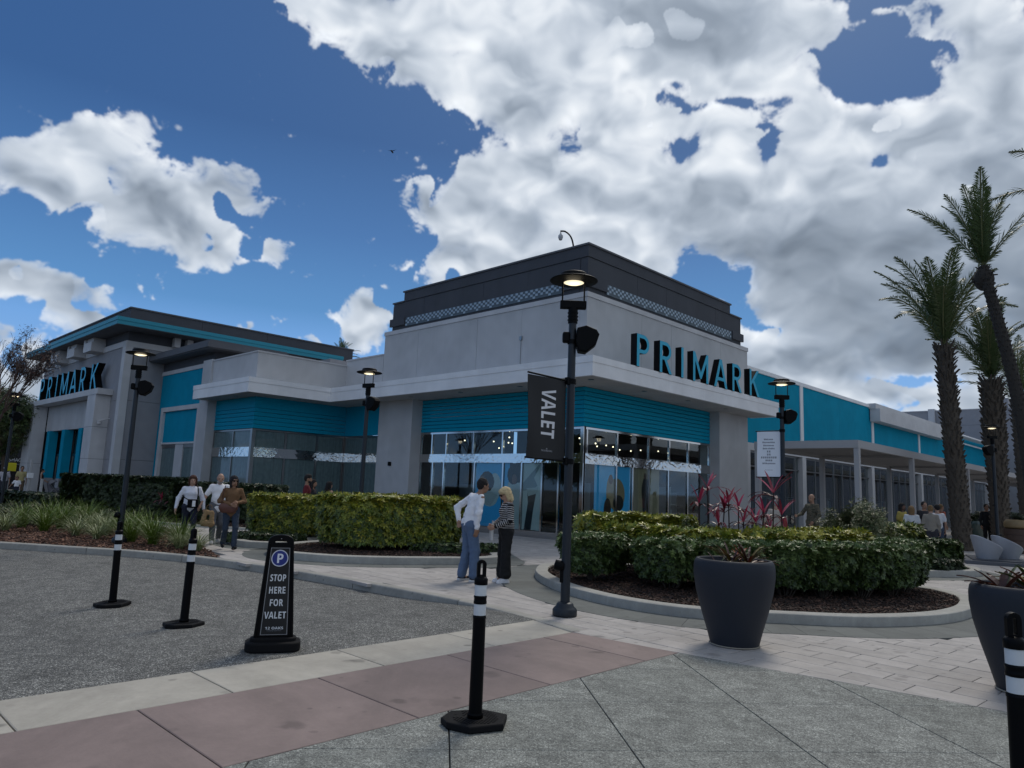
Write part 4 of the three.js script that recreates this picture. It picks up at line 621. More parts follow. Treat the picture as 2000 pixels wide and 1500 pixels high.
const oval = (rx, rz, n = 22, seed = 0, rot = 0) => { const out = []; for (let i = 0; i < n; i++) { const a = i / n * TAU, k = 1 + 0.10 * Math.sin(a * 3 + seed) + 0.06 * Math.sin(a * 5 + seed * 2), x = Math.cos(a) * rx * k, z = Math.sin(a) * rz * k; out.push([x * Math.cos(rot) - z * Math.sin(rot), x * Math.sin(rot) + z * Math.cos(rot)]); } return out; };
function hedge(name, label, cat, pos, foot, y0, y1, o) {
  const t = thing(name, label, cat, pos, 0, o.group), inset = (o.inset ?? 0.16) + 0.06;
  part('core', coreOf(foot, y0, y1, inset), coreMat, t);
  leaves('foliage', o.geo, o.n, o.seed, shrubBody(foot, y0, y1, o.bulge ?? 0.1, o.lump ?? 0.06, o.seed, o.dome ?? 0.03), o.cols, o.top, t, o.scale ?? 1);
  if (o.stems) { const r = rng(o.seed + 5), L = []; for (let i = 0; i < o.stems; i++) { const k = foot[(r() * foot.length) | 0], f = r() * 0.45; L.push(bar([k[0] * f * 0.4, 0, k[1] * f * 0.4], [k[0] * (f + 0.25), y0 + 0.25, k[1] * (f + 0.25)], 0.011, 5, 0.007)); } part('stems', L, stemMat, t); }
  return t;
}
// clipped dark shrubs along the front of the round planter
const SH = [[10.05, -7.75, 0.62, 0.80, 'first from the lamp post'], [10.45, -6.45, 0.66, 0.80, 'second from the lamp post'], [10.75, -5.5, 0.55, 0.82, 'just left of the big grey pot'], [11.35, -4.95, 0.55, 0.84, 'half hidden by the big grey pot'], [11.75, -4.55, 0.52, 0.85, 'just right of the big grey pot'], [12.4, -4.2, 0.52, 0.85, 'second right of the big grey pot'], [13.1, -3.95, 0.55, 0.85, 'third right of the big grey pot'], [13.75, -3.95, 0.5, 0.86, 'fourth right of the big grey pot'], [14.3, -4.25, 0.55, 0.88, 'at the right end of the row']];
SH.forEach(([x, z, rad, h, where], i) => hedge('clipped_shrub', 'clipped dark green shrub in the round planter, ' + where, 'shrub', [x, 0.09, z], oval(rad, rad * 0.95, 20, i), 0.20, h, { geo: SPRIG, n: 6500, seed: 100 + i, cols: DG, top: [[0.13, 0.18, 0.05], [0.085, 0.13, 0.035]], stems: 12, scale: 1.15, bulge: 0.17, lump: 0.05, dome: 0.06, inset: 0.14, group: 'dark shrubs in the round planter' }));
const rel = (pts) => { const c = pts.reduce((s, p) => [s[0] + p[0] / pts.length, s[1] + p[1] / pts.length], [0, 0]); return [c, pts.map((p) => [p[0] - c[0], p[1] - c[1]])]; };
function band(path, w) { const c = openCurve(path, 14), a = offset(c, w / 2, false), b = offset(c, -w / 2, false).reverse(); return [...a, ...b]; }
function bandHedge(label, path, w, y0, y1, o) {   // long hedges are cut in lengths that grow into each other
  const [c, f] = rel(band(path, w)); return hedge('hedge', label, 'hedge', [c[0], 0.09, c[1]], f, y0, y1, o);
}
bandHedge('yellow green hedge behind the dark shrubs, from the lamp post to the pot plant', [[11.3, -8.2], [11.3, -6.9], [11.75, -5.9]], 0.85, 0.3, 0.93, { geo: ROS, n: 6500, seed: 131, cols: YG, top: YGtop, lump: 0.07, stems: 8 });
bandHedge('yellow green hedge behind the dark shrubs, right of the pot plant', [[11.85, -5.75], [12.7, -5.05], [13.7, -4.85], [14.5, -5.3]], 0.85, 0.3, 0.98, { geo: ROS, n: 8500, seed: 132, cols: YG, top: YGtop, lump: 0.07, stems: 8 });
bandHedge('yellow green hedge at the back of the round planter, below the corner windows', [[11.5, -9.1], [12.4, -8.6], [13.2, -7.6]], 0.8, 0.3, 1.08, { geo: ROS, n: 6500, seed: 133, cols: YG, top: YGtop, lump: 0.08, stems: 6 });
// left planters
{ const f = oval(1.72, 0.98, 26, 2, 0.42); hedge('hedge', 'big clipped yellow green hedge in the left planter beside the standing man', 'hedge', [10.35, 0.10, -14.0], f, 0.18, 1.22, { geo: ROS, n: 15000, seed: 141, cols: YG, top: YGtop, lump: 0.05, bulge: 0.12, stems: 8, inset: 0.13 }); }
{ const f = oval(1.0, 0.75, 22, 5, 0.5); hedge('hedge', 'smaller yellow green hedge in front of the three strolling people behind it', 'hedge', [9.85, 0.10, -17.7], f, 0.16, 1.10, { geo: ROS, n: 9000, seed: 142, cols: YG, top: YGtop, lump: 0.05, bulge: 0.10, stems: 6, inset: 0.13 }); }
{ const f = oval(0.95, 0.5, 20, 1, 0.75); hedge('ground_cover', 'low dark ground cover filling the small left planter', 'ground cover', [8.75, 0.10, -17.0], f, 0.0, 0.17, { geo: SPRIG, n: 3800, seed: 143, cols: BG.concat(DG), lump: 0.03, bulge: 0, inset: 0.05 }); }
{ const f = oval(1.15, 0.42, 20, 3, 0.6); hedge('ground_cover', 'low dark ground cover under the right end of the big left hedge', 'ground cover', [11.35, 0.10, -12.6], f, 0.0, 0.20, { geo: SPRIG, n: 3800, seed: 144, cols: BG.concat(DG), lump: 0.03, bulge: 0, inset: 0.05 }); }
// hedges against the store
{ const [c, f] = rel([[7.9, -31.8], [8.3, -30.6], [9.3, -29.5], [10.2, -28.4], [10.9, -27.9], [11.4, -28.3], [11.0, -29.6], [10.0, -31], [8.9, -32.4]]); hedge('hedge', 'dark square clipped hedge in front of the entrance block', 'hedge', [c[0], 0.02, c[1]], f, 0.1, 1.47, { geo: SPRIG, n: 15000, seed: 151, cols: BG, lump: 0.04, bulge: 0.02, scale: 1.5, dome: 0.0 }); }
{ const [c, f] = rel([[9.9, -26.3], [10.3, -25.5], [11.5, -24.7], [12.7, -23.9], [13.3, -24.3], [13.2, -25.2], [12, -26.2], [10.8, -27]]); hedge('hedge', 'dark clipped hedge behind the three walking people', 'hedge', [c[0], 0.02, c[1]], f, 0.15, 1.36, { geo: SPRIG, n: 13000, seed: 152, cols: BG, lump: 0.04, bulge: 0.12, scale: 1.5, stems: 8 }); }
{ const [c, f] = rel([[6.6, -38.6], [7.4, -35.5], [8.2, -33], [9.4, -32.4], [9.6, -34], [8.6, -37], [7.6, -39.4]]); hedge('hedge', 'low dark hedge running left towards the entrance portal', 'hedge', [c[0], 0.02, c[1]], f, 0.0, 0.60, { geo: SPRIG, n: 9000, seed: 153, cols: BG, lump: 0.04, bulge: 0.0, scale: 1.8 }); }
// hedges and bush of the planter farther back on the right
{ const f = oval(1.55, 0.8, 22, 2, 0.2); hedge('hedge', 'glossy green hedge in the far planter in front of the group of people', 'hedge', [19.4, 0.09, -6.1], f, 0.2, 0.98, { geo: ROS, n: 7500, seed: 161, cols: DG.concat(YG.slice(1, 3)), top: YG, lump: 0.08, scale: 1.35 }); }
{ const f = oval(0.95, 0.5, 20, 4, 0.3); hedge('hedge', 'darker low hedge at the right end of the far planter', 'hedge', [20.2, 0.09, -5.15], f, 0.1, 0.66, { geo: SPRIG, n: 4200, seed: 162, cols: DG, top: DG, lump: 0.06, scale: 1.4 }); }
{ const f = oval(0.62, 0.32, 18, 1, 0.3); hedge('ground_cover', 'low dark clump on the kerb of the far planter', 'ground cover', [19.4, 0.09, -4.72], f, 0.0, 0.27, { geo: SPRIG, n: 1800, seed: 163, cols: BG, lump: 0.03, bulge: 0, inset: 0.06 }); }
function looseBush(name, label, pos, rx, h, n, cols, seed, geo = TWIGLEAF, scale = 1, y0 = 0.15) {
  const t = thing(name, label, 'bush', pos), r = rng(seed), st = [];
  const tips = []; for (let i = 0; i < 26; i++) { const a = r() * TAU, k = Math.sqrt(r()) * rx, y = h * (0.35 + 0.65 * r()) * (1 - 0.35 * (k / rx) ** 2); tips.push([Math.cos(a) * k, y, Math.sin(a) * k]); st.push(tube([[0, 0, 0], [Math.cos(a) * k * 0.4, y * 0.5, Math.sin(a) * k * 0.4], tips[i]], 0.008, 4, 5)); }
  part('stems', st, stemMat, t);
  leaves('foliage', geo, n, seed + 1, (q) => { const b = tips[(q() * tips.length) | 0], f = 0.35 + 0.65 * Math.sqrt(q()), g = 0.14 * rx * 2; const p = V(b[0] * f + (q() - 0.5) * g * 1.6, Math.max(y0, b[1] * (0.25 + 0.75 * f) + (q() - 0.5) * g * 1.8), b[2] * f + (q() - 0.5) * g * 1.6); return { p, n: V(b[0], 0.5, b[2]).normalize(), top: 0.3 }; }, cols, cols, t, scale);
  return t;
}
looseBush('loose_bush', 'loose olive green bush standing above the hedges left of the palms', [17.0, 0.09, -5.75], 0.72, 1.72, 7500, OL, 171, TWIGLEAF, 1.15);
looseBush('small_conifer', 'small feathery green shrub left of the red leaved plants', [11.38, 0.09, -6.75], 0.24, 1.22, 2200, OL.slice(0, 3).map((c) => [c[0] * 0.6, c[1] * 0.85, c[2] * 0.7]), 172, TWIGLEAF, 0.7, 0.6);
looseBush('small_conifer', 'small feathery green shrub at the foot of the tallest left red leaved plant', [11.72, 0.09, -6.42], 0.34, 1.16, 3000, OL.slice(0, 3).map((c) => [c[0] * 0.6, c[1] * 0.85, c[2] * 0.7]), 173, TWIGLEAF, 0.75, 0.6);
looseBush('low_bush', 'low olive bush between the red leaved plants and the loose bush', [13.3, 0.09, -5.95], 0.55, 1.08, 2600, OL, 174, TWIGLEAF, 0.9, 0.5);
// straplike leaves: a blade that arches, built of a few segments
function strap(L, W, arch, turn, lean, segs = 5) { const tris = [], P = []; for (let i = 0; i <= segs; i++) { const t = i / segs, out = Math.sin(lean + arch * t) * 0, a = lean + arch * t; P.push([t, a]); } let x = 0, y = 0; const line = [[0, 0]]; for (let i = 1; i <= segs; i++) { const a = P[i][1]; x += Math.sin(a) * L / segs; y += Math.cos(a) * L / segs; line.push([x, y]); }
  const w = (t) => W * (0.55 + 1.3 * t) * Math.pow(1 - t, 0.65) * 0.9 + 0.0005, c = Math.cos(turn), s = Math.sin(turn), pt = (i, side) => { const t = i / segs, [u, v] = line[i], ww = w(t) * side / 2; return [u * c - ww * s, v + (side ? W * 0.12 : 0), u * s + ww * c]; };
  for (let i = 0; i < segs; i++) for (const sd of [-1, 1]) { const a = pt(i, 0), b = pt(i, sd), d = pt(i + 1, 0), e = pt(i + 1, sd); tris.push(a, b, d, b, e, d); } return tris; }
function clump(n, L, W, seed, lean0, lean1, arch) { const r = rng(seed), all = []; for (let i = 0; i < n; i++) { const k = 0.6 + r() * 0.5, ox = (r() - 0.5) * 0.16, oz = (r() - 0.5) * 0.16; for (const p of strap(L * k, W, arch * (0.4 + r()), r() * TAU, lerp(lean0, lean1, r()), 5)) all.push([p[0] + ox, p[1], p[2] + oz]); } return geoOf(all); }
const grassGreen = leafMat(lin(0.13, 0.20, 0.022), 0.3), grassVar = leafMat(lin(0.28, 0.32, 0.15), 0.3), grassDark = leafMat(lin(0.05, 0.085, 0.02), 0.3);
const CLUMPS = [clump(190, 0.95, 0.017, 51, 0.03, 0.60, 0.95), clump(170, 0.85, 0.018, 52, 0.03, 0.65, 1.25)];
{
  const gs = [[6.2, -18.5, 0.9], [6.4, -17.7, 1.0], [6.75, -17.0, 0.95], [6.35, -19.6, 0.9], [5.3, -22.3, 1.0], [5.9, -23.2, 1.1], [6.6, -23.6, 1.05], [5.1, -23.8, 1.0], [7.0, -19.6, 0.9], [7.3, -21.5, 0.95], [6.1, -25.2, 1.05], [7.0, -25.0, 1.0]];
  const vs = [[4.5, -22.6, 0.9], [6.2, -21.6, 0.95], [6.3, -20.7, 0.9], [6.6, -21.9, 0.95], [5.75, -19.5, 0.75], [6.75, -16.0, 0.75], [6.55, -16.5, 0.8], [3.9, -24.0, 0.9], [5.6, -20.6, 0.85], [7.2, -17.9, 0.8], [4.4, -26.0, 1.0]];
  const mk = (name, list, geo, mat, label, group, seed) => { const r = rng(seed), first = thing(name, label, 'grass clump', [list[0][0], 0, list[0][1]], r() * 6, group); part('blades', geo, mat, first); first.scale.setScalar(list[0][2]); const W = ['first', 'second', 'third', 'fourth', 'fifth', 'sixth', 'seventh', 'eighth', 'ninth', 'tenth', 'eleventh', 'twelfth'], az = (p) => Math.atan2(p[1], p[0]), order = [...list].sort((p, q) => az(q) - az(p)), say = (p) => label + W[order.indexOf(p)] + ' counted from the walkway'; first.userData.label = say(list[0]); for (const p of list.slice(1)) { const c = copy(first, say(p), [p[0], 0, p[1]], r() * 6); c.scale.setScalar(p[2]); } };
  mk('grass_clump', gs, CLUMPS[0], grassGreen, 'bright green strap leaved clump in the left bed, ', 'green grass clumps in the left bed', 5);
  mk('variegated_clump', vs, CLUMPS[1], grassVar, 'pale striped strap leaved clump in the left bed, ', 'pale grass clumps in the left bed', 6);
  const bg = thing('bronze_grass', 'dark bronze grass tuft at the foot of the left pier', 'grass', [14.85, 0, -20.1]); part('blades', clump(110, 1.35, 0.02, 53, 0.02, 0.35, 0.7), leafMat(lin(0.05, 0.032, 0.022), 0.2), bg);
  
}
// the dark low growth at the back of the left bed
{ const m = thing('ground_cover', 'dark straggling ground cover between the grasses and the hedges on the left', 'ground cover', [7.0, 0, -27]); const f = [[-1.6, 2.6], [0.3, 3.2], [1.4, 1], [1.2, -2], [0.2, -6], [-3, -6], [-2.6, -1]]; leaves('foliage', TWIGLEAF, 5200, 181, (r) => { let x, z; do { x = -3 + r() * 4.5; z = -6 + r() * 9.2; } while (!inside(f, x, z)); return { p: V(x, 0.04 + r() * r() * 0.36, z), n: V(0, 1, 0), top: 0 }; }, BG.concat(OL), null, m, 2.0); }
// red leaved cordylines: cane, whorl of broad blades
const cordLeaf = [lin(0.50, 0.045, 0.115), lin(0.24, 0.028, 0.055), lin(0.07, 0.014, 0.022), lin(0.60, 0.16, 0.20)].map((c) => leafMat(c, 0.35)), cane = std({ color: lin(0.035, 0.022, 0.020), roughness: 0.9 });
function cordyline(label, x, z, y, seed, size = 1, whorls = 1) {
  const t = thing('red_cordyline', label, 'plant', [x, 0.09, z]), r = rng(seed);
  for (let w = 0; w < whorls; w++) {
    const h = w ? y * (0.45 + r() * 0.35) : y - 0.30, tx = (r() - 0.5) * 0.12 + (w ? (r() - 0.5) * 0.5 : 0), tz = (r() - 0.5) * 0.12 + (w ? (r() - 0.5) * 0.3 : 0);
    part('cane', tube([[0, 0, 0], [tx * 0.3, h * 0.5, tz * 0.3], [tx, h, tz]], 0.012, 5, 8), cane, t);
    const n = 10; for (let i = 0; i < n; i++) { const inner = i < 5, tr = strap((inner ? 0.34 : 0.42) * size * (0.8 + r() * 0.4), 0.062 * size, inner ? 0.45 : 1.5, r() * TAU, inner ? 0.10 + r() * 0.55 : 0.6 + r() * 0.5, 5).map((p) => [p[0] + tx, p[1] + h - 0.02 - (inner ? 0 : 0.06), p[2] + tz]); part('leaf', geoOf(tr), cordLeaf[inner ? [0, 0, 1, 3, 0][i] : [1, 2, 2, 1, 2][i - 5]], t); }
  }
}
[[11.83, -6.71, 1.75, 'pale whorl at the left end of the red row'], [11.9, -6.59, 2.03, 'tallest cane at the left of the red row'], [11.94, -6.5, 1.42, 'short cane left of the grey pier'], [12.0, -6.4, 1.66, 'cane before the left half of the grey pier'], [12.07, -6.27, 1.78, 'cane before the middle of the grey pier'], [12.14, -6.14, 1.72, 'cane before the right edge of the grey pier'], [12.22, -6.05, 1.45, 'low cane before the right edge of the grey pier'], [12.50, -6.0, 1.45, 'low whorl left under the white banner'], [12.57, -5.93, 1.62, 'pink whorl left under the white banner'], [12.66, -5.75, 1.98, 'tall whorl directly under the white banner'], [12.74, -5.58, 1.60, 'bright pink whorl right under the white banner'], [12.62, -5.84, 1.22, 'dark low whorl among the stems under the banner'], [12.82, -5.5, 1.28, 'low red whorl at the right end of the red row']].forEach(([x, z, y, w], i) => cordyline('red leaved plant, ' + w, x, z, y - 0.05, 300 + i, i === 9 ? 1.25 : 1.0, 1));
[[9.9, -26.9, 0.95], [10.15, -26.7, 0.95], [10.75, -26.4, 0.75]].forEach(([x, z, y], i) => cordyline(['leftmost', 'middle', 'rightmost and lowest'][i] + ' of three small red leaved plants before the dark left hedge', x, z, y, 330 + i, 0.9, 1));

// ---------------------------------------------------------------- palms
const frondGreen = leafMat(lin(0.060, 0.098, 0.028), 0.25), frondRib = std({ color: lin(0.10, 0.11, 0.04), roughness: 0.8 }), boot = std({ color: lin(0.085, 0.070, 0.055), roughness: 1, bumpMap: bumpStucco, bumpScale: 0.02 }), bootDark = std({ color: lin(0.035, 0.030, 0.025), roughness: 1 });
function frond(L, arch, lean, seed) {          // leaves from the origin upward; returns leaflets and rib
  const r = rng(seed), n = 16, line = [V(0, 0, 0)]; let x = 0, y = 0; for (let i = 1; i <= n; i++) { const t = i / n, a = lean + arch * t * t; x += Math.sin(a) * L / n; y += Math.cos(a) * L / n; line.push(V(x, y, 0)); }
  const curve = new THREE.CatmullRomCurve3(line), tris = [], m = 84;
  for (let i = 4; i < m; i++) for (const s of [-1, 1]) { const t = i / m, p = curve.getPoint(t), g = curve.getTangent(t), side = V(0, 0, s), up = V().crossVectors(side, g).multiplyScalar(s), k = L * 0.155 * Math.pow(Math.sin(Math.PI * clamp(0.12 + t * 0.88)), 0.55) * (0.75 + r() * 0.4), d = g.clone().multiplyScalar(0.85 + 0.3 * t).addScaledVector(side, 0.85 + r() * 0.2).addScaledVector(up, -0.30 + r() * 0.7).normalize(), w = g.clone().multiplyScalar(0.018 * L / 2.6); const e = p.clone().addScaledVector(d, k), mid = p.clone().addScaledVector(d, k * 0.5); e.y -= k * 0.12;
    tris.push(p.toArray(), mid.clone().add(w).toArray(), mid.clone().sub(w).toArray(), mid.clone().add(w).toArray(), e.toArray(), mid.clone().sub(w).toArray()); }
  return [geoOf(tris), new THREE.TubeGeometry(curve, 12, 0.018 * L / 2.6, 5)];
}
function palm(label, base, topPt, r0, r1, L, count, o) {
  const t = thing('palm_tree', label, 'palm tree', base), r = rng(o.seed), D = V(topPt[0] - base[0], topPt[1], topPt[2] - base[2]), bend = o.bend ?? [0, 0];
  const path = new THREE.CatmullRomCurve3([V(0, -0.1, 0), D.clone().multiplyScalar(0.5).add(V(bend[0], 0, bend[1])), D]);
  const seg = 40, trunk = new THREE.TubeGeometry(path, seg, 1, 14), P = trunk.attributes.position, N = trunk.attributes.normal;
  const rad = (s) => lerp(r0, r1, s) * (1 + (o.belly ?? 0) * Math.exp(-((s - 0.72) ** 2) / 0.05));
  for (let i = 0; i <= seg; i++) { const c = path.getPointAt(i / seg), k = rad(i / seg); for (let j = 0; j <= 14; j++) { const q = i * 15 + j; P.setXYZ(q, c.x + N.getX(q) * k, c.y + N.getY(q) * k, c.z + N.getZ(q) * k); } }
  const tr = part('trunk', trunk, o.dark ? bootDark : boot, t);
  { // the stubs of old leaves
    const rows = o.rows ?? 46, per = 11, g = (() => { const q = new THREE.CylinderGeometry(0.5, 1, 1, 5, 1).translate(0, 0.5, 0); return q; })(), im = new THREE.InstancedMesh(g, o.dark ? bootDark : boot, rows * per), ob = new THREE.Object3D();
    for (let i = 0; i < rows; i++) for (let j = 0; j < per; j++) { const s = (i + 0.5 + (r() - 0.5) * 0.3) / rows, a = (j + (i & 1) * 0.5 + (r() - 0.5) * 0.5) / per * TAU, c = path.getPointAt(clamp(s)), k = rad(s), dir = V(Math.cos(a), 0, Math.sin(a)); ob.position.copy(c).addScaledVector(dir, k * 0.88); ob.quaternion.setFromUnitVectors(V(0, 1, 0), V(dir.x * (0.5 + s * 0.25), 1, dir.z * (0.5 + s * 0.25)).normalize()); const len = (0.10 + 0.15 * s * s) * (0.7 + r() * 0.6) * (o.stub ?? 1), ww = k * 0.24; ob.scale.set(ww, len, ww * 0.6); ob.rotateY(r()); ob.rotateX((r() - 0.5) * 0.5); ob.rotateZ((r() - 0.5) * 0.4); ob.updateMatrix(); im.setMatrixAt(i * per + j, ob.matrix); }
    im.name = 'leaf_stubs'; stuffPart(im); shade(im); t.add(im);
  }
  const kinds = o.kinds.map((k, i) => frond(L * k[2], k[1], k[0], o.seed + i)), wind = o.wind ?? 0;
  for (let i = 0; i < count; i++) {
    const kk = i % kinds.length, a = i * 2.399 + r() * 0.4, f = shade(new THREE.Mesh(kinds[kk][0], frondGreen)); f.name = 'frond'; f.position.copy(D); f.rotation.set(0, a, 0); f.rotateZ((r() - 0.5) * 0.15); f.scale.setScalar(0.88 + r() * 0.24); t.add(f); part('rib', kinds[kk][1], frondRib, f);
  }
  if (o.head) part('crown_stubs', (() => { const L2 = []; for (let i = 0; i < 60; i++) { const a = r() * TAU, e = 0.2 + r() * 1.3, d = V(Math.cos(a) * Math.cos(e), Math.sin(e) * 0.8 - 0.35, Math.sin(a) * Math.cos(e)), p = D.clone().add(V(0, -0.25 - r() * 0.35, 0)); L2.push(bar(p.toArray(), p.clone().addScaledVector(d, 0.30 + r() * 0.22).toArray(), 0.045, 4, 0.02)); } L2.push(new THREE.SphereGeometry(0.3, 10, 8).scale(1, 1.3, 1).translate(D.x, D.y - 0.4, D.z)); return L2; })(), bootDark, t);
  return t;
}
const KU = [[0.06, 0.5, 1.0], [0.24, 0.8, 1.05], [0.42, 1.0, 1.0], [0.15, 1.3, 0.95], [0.62, 1.25, 1.0], [0.36, 0.6, 1.08]];
palm('palm with a shaggy trunk nearest the white wall, left of the two stout palms', [31.27, 0, -6.89], [31.15, 7.75, -7.2], 0.33, 0.27, 3.6, 28, { seed: 401, kinds: KU, rows: 44, stub: 1.2 });
palm('stout palm with a bulging shaggy trunk behind the right lamp post', [34.29, 0, -6.22], [34.23, 6.75, -6.28], 0.35, 0.30, 3.1, 28, { seed: 402, kinds: [[0.10, 0.5, 1], [0.35, 0.8, 1], [0.6, 1.0, 0.95], [0.2, 0.9, 0.9]], rows: 40, belly: 0.22, stub: 1.2 });
palm('tall slender leaning palm with a dark trunk and a ball of stubs under its crown', [24.9, 0, -3.6], [26.56, 9.3, -4.9], 0.20, 0.15, 2.7, 18, { seed: 403, kinds: [[0.08, 0.35, 1.05], [0.34, 0.5, 1.1], [0.62, 0.6, 1.05], [0.2, 0.6, 0.9]], dark: true, rows: 60, stub: 0.5, bend: [-0.25, 0.25], head: true });
palm('distant palm crown at the right edge of the view behind the stout palm', [41.5, 0, -6.4], [41.3, 6.7, -6.5], 0.36, 0.3, 3.2, 20, { seed: 404, kinds: [[0.3, 0.8, 1], [0.6, 1.0, 1], [0.9, 1.0, 0.95], [0.15, 0.6, 0.9]], rows: 30 });
palm('palm standing just past the right edge with one frond reaching in', [21.3, 0, -1.2], [21.5, 9.2, -1.35], 0.22, 0.18, 2.6, 16, { seed: 405, kinds: [[0.3, 0.7, 1], [0.7, 0.9, 1], [1.1, 0.7, 1]], rows: 40, dark: true });
palm('palm top showing above the dark parapet of the entrance block', [32.78, 0, -52.63], [32.78, 11.9, -52.63], 0.3, 0.22, 1.9, 20, { seed: 406, kinds: [[0.3, 0.9, 1], [0.7, 1.1, 1], [1.1, 1.0, 0.95], [0.1, 0.6, 0.9]], rows: 20 });

// ---------------------------------------------------------------- trees on the left
const bark = std({ color: lin(0.11, 0.080, 0.060), roughness: 1, bumpMap: bumpStucco, bumpScale: 0.01 });
function branches(seed, levels, start, dir, len, rad, spread, split, out, tips, depth = 0, r = rng(seed)) {
  const end = start.clone().addScaledVector(dir, len), mid = start.clone().lerp(end, 0.5).add(V((r() - 0.5), (r() - 0.5) * 0.5, (r() - 0.5)).multiplyScalar(len * 0.12));
  out.push(tube([start, mid, end], rad, depth < 2 ? 7 : 4, depth < 2 ? 6 : 4)); if (depth >= levels - 2) tips.push([end, dir]); if (depth >= levels) return;
  const n = split(depth, r); for (let i = 0; i < n; i++) { const d = dir.clone().add(V(r() - 0.5, (r() - 0.35) * 0.7, r() - 0.5).multiplyScalar(spread * 2)).normalize(); branches(seed, levels, mid.clone().lerp(end, 0.3 + 0.7 * (i + 1) / n), d, len * (0.62 + r() * 0.25), rad * 0.62, spread, split, out, tips, depth + 1, r); }
}
{
  const t = thing('bare_tree', 'nearly bare tree with thin reddish twigs and dark seed clusters at the left edge', 'tree', [5.75, 0, -33.6]), tr = [], tw = [], tips = [], r = rng(77);
  tr.push(tube([[0, 0, 0], [0.05, 1.4, 0.02], [0.0, 2.6, 0.0], [0.05, 3.5, 0.0]], 0.085, 9, 12));
  for (let i = 0; i < 7; i++) { const a = i / 7 * TAU + 0.4, k = i % 2 ? 0.75 : 0.35; branches(500 + i, 5, V(0.05, 2.9 + i * 0.09, 0), V(Math.cos(a) * k, 0.95, Math.sin(a) * k).normalize(), 1.12, 0.036, 0.34, (q, r2) => q < 1 ? 3 : q < 4 ? (r2() < 0.6 ? 3 : 2) : 2, tw, tips); }
  part('trunk', tr, bark, t); part('crown', tw, std({ color: lin(0.085, 0.055, 0.045), roughness: 1 }), t);
  const fewer = tips.filter((_, i) => N3(tips[i][0].x * 0.8, tips[i][0].y * 0.8, tips[i][0].z * 0.8) > 0.22); leaves('foliage', TWIGLEAF, 2600, 510, (q) => { const b = fewer[(q() * fewer.length) | 0][0]; return { p: b.clone().add(V(q() - 0.5, (q() - 0.5), q() - 0.5).multiplyScalar(0.36)), n: V(q() - 0.5, q() - 0.5, q() - 0.5).normalize(), top: 0 }; }, [[0.03, 0.014, 0.012], [0.05, 0.022, 0.015], [0.09, 0.035, 0.02], [0.02, 0.012, 0.01]], null, t, 1.3);
}
function leafyTree(label, pos, trunkH, crown, n, seed, cols, scale, name = 'leafy_tree') {
  const t = thing(name, label, 'tree', pos), r = rng(seed), tw = [], tips = [];
  part('trunk', tube([[0, 0, 0], [0.1, trunkH * 0.5, 0.05], [0, trunkH, 0]], 0.16, 9, 8), bark, t);
  for (let i = 0; i < 6; i++) { const a = i / 6 * TAU; branches(seed + i, 3, V(0, trunkH * 0.9, 0), V(Math.cos(a) * 0.8, 0.9, Math.sin(a) * 0.8).normalize(), crown[1] * 0.42, 0.07, 0.5, () => 3, tw, tips); }
  part('limbs', tw, bark, t); const blobs = []; for (let i = 0; i < 26; i++) { const a = r() * TAU, e = Math.acos(2 * r() - 1), k = 0.45 + r() * 0.5; blobs.push([Math.cos(a) * Math.sin(e) * crown[0] * k, trunkH + crown[1] * (0.75 + Math.cos(e) * k * 0.8), Math.sin(a) * Math.sin(e) * crown[0] * k, crown[0] * (0.22 + r() * 0.2)]); }
  leaves('crown', TWIGLEAF, n, seed + 9, (q) => { const b = blobs[(q() * blobs.length) | 0], a = q() * TAU, e = Math.acos(2 * q() - 1), k = b[3] * (0.6 + 0.45 * q()), d = V(Math.cos(a) * Math.sin(e), Math.cos(e), Math.sin(a) * Math.sin(e)); return { p: V(b[0], b[1], b[2]).addScaledVector(d, k), n: d, top: 0.3 }; }, cols, cols, t, scale);
  return t;
}
leafyTree('olive green leafy tree behind the nearly bare tree at the left edge', [10.6, 0, -56.5], 2.6, [3.0, 2.6], 15000, 520, OL.concat(DG), 3.2);
leafyTree('broad green tree farther back at the left edge', [5.0, 0, -58], 2.8, [3.4, 2.6], 12000, 530, OL.concat(DG), 3.4);

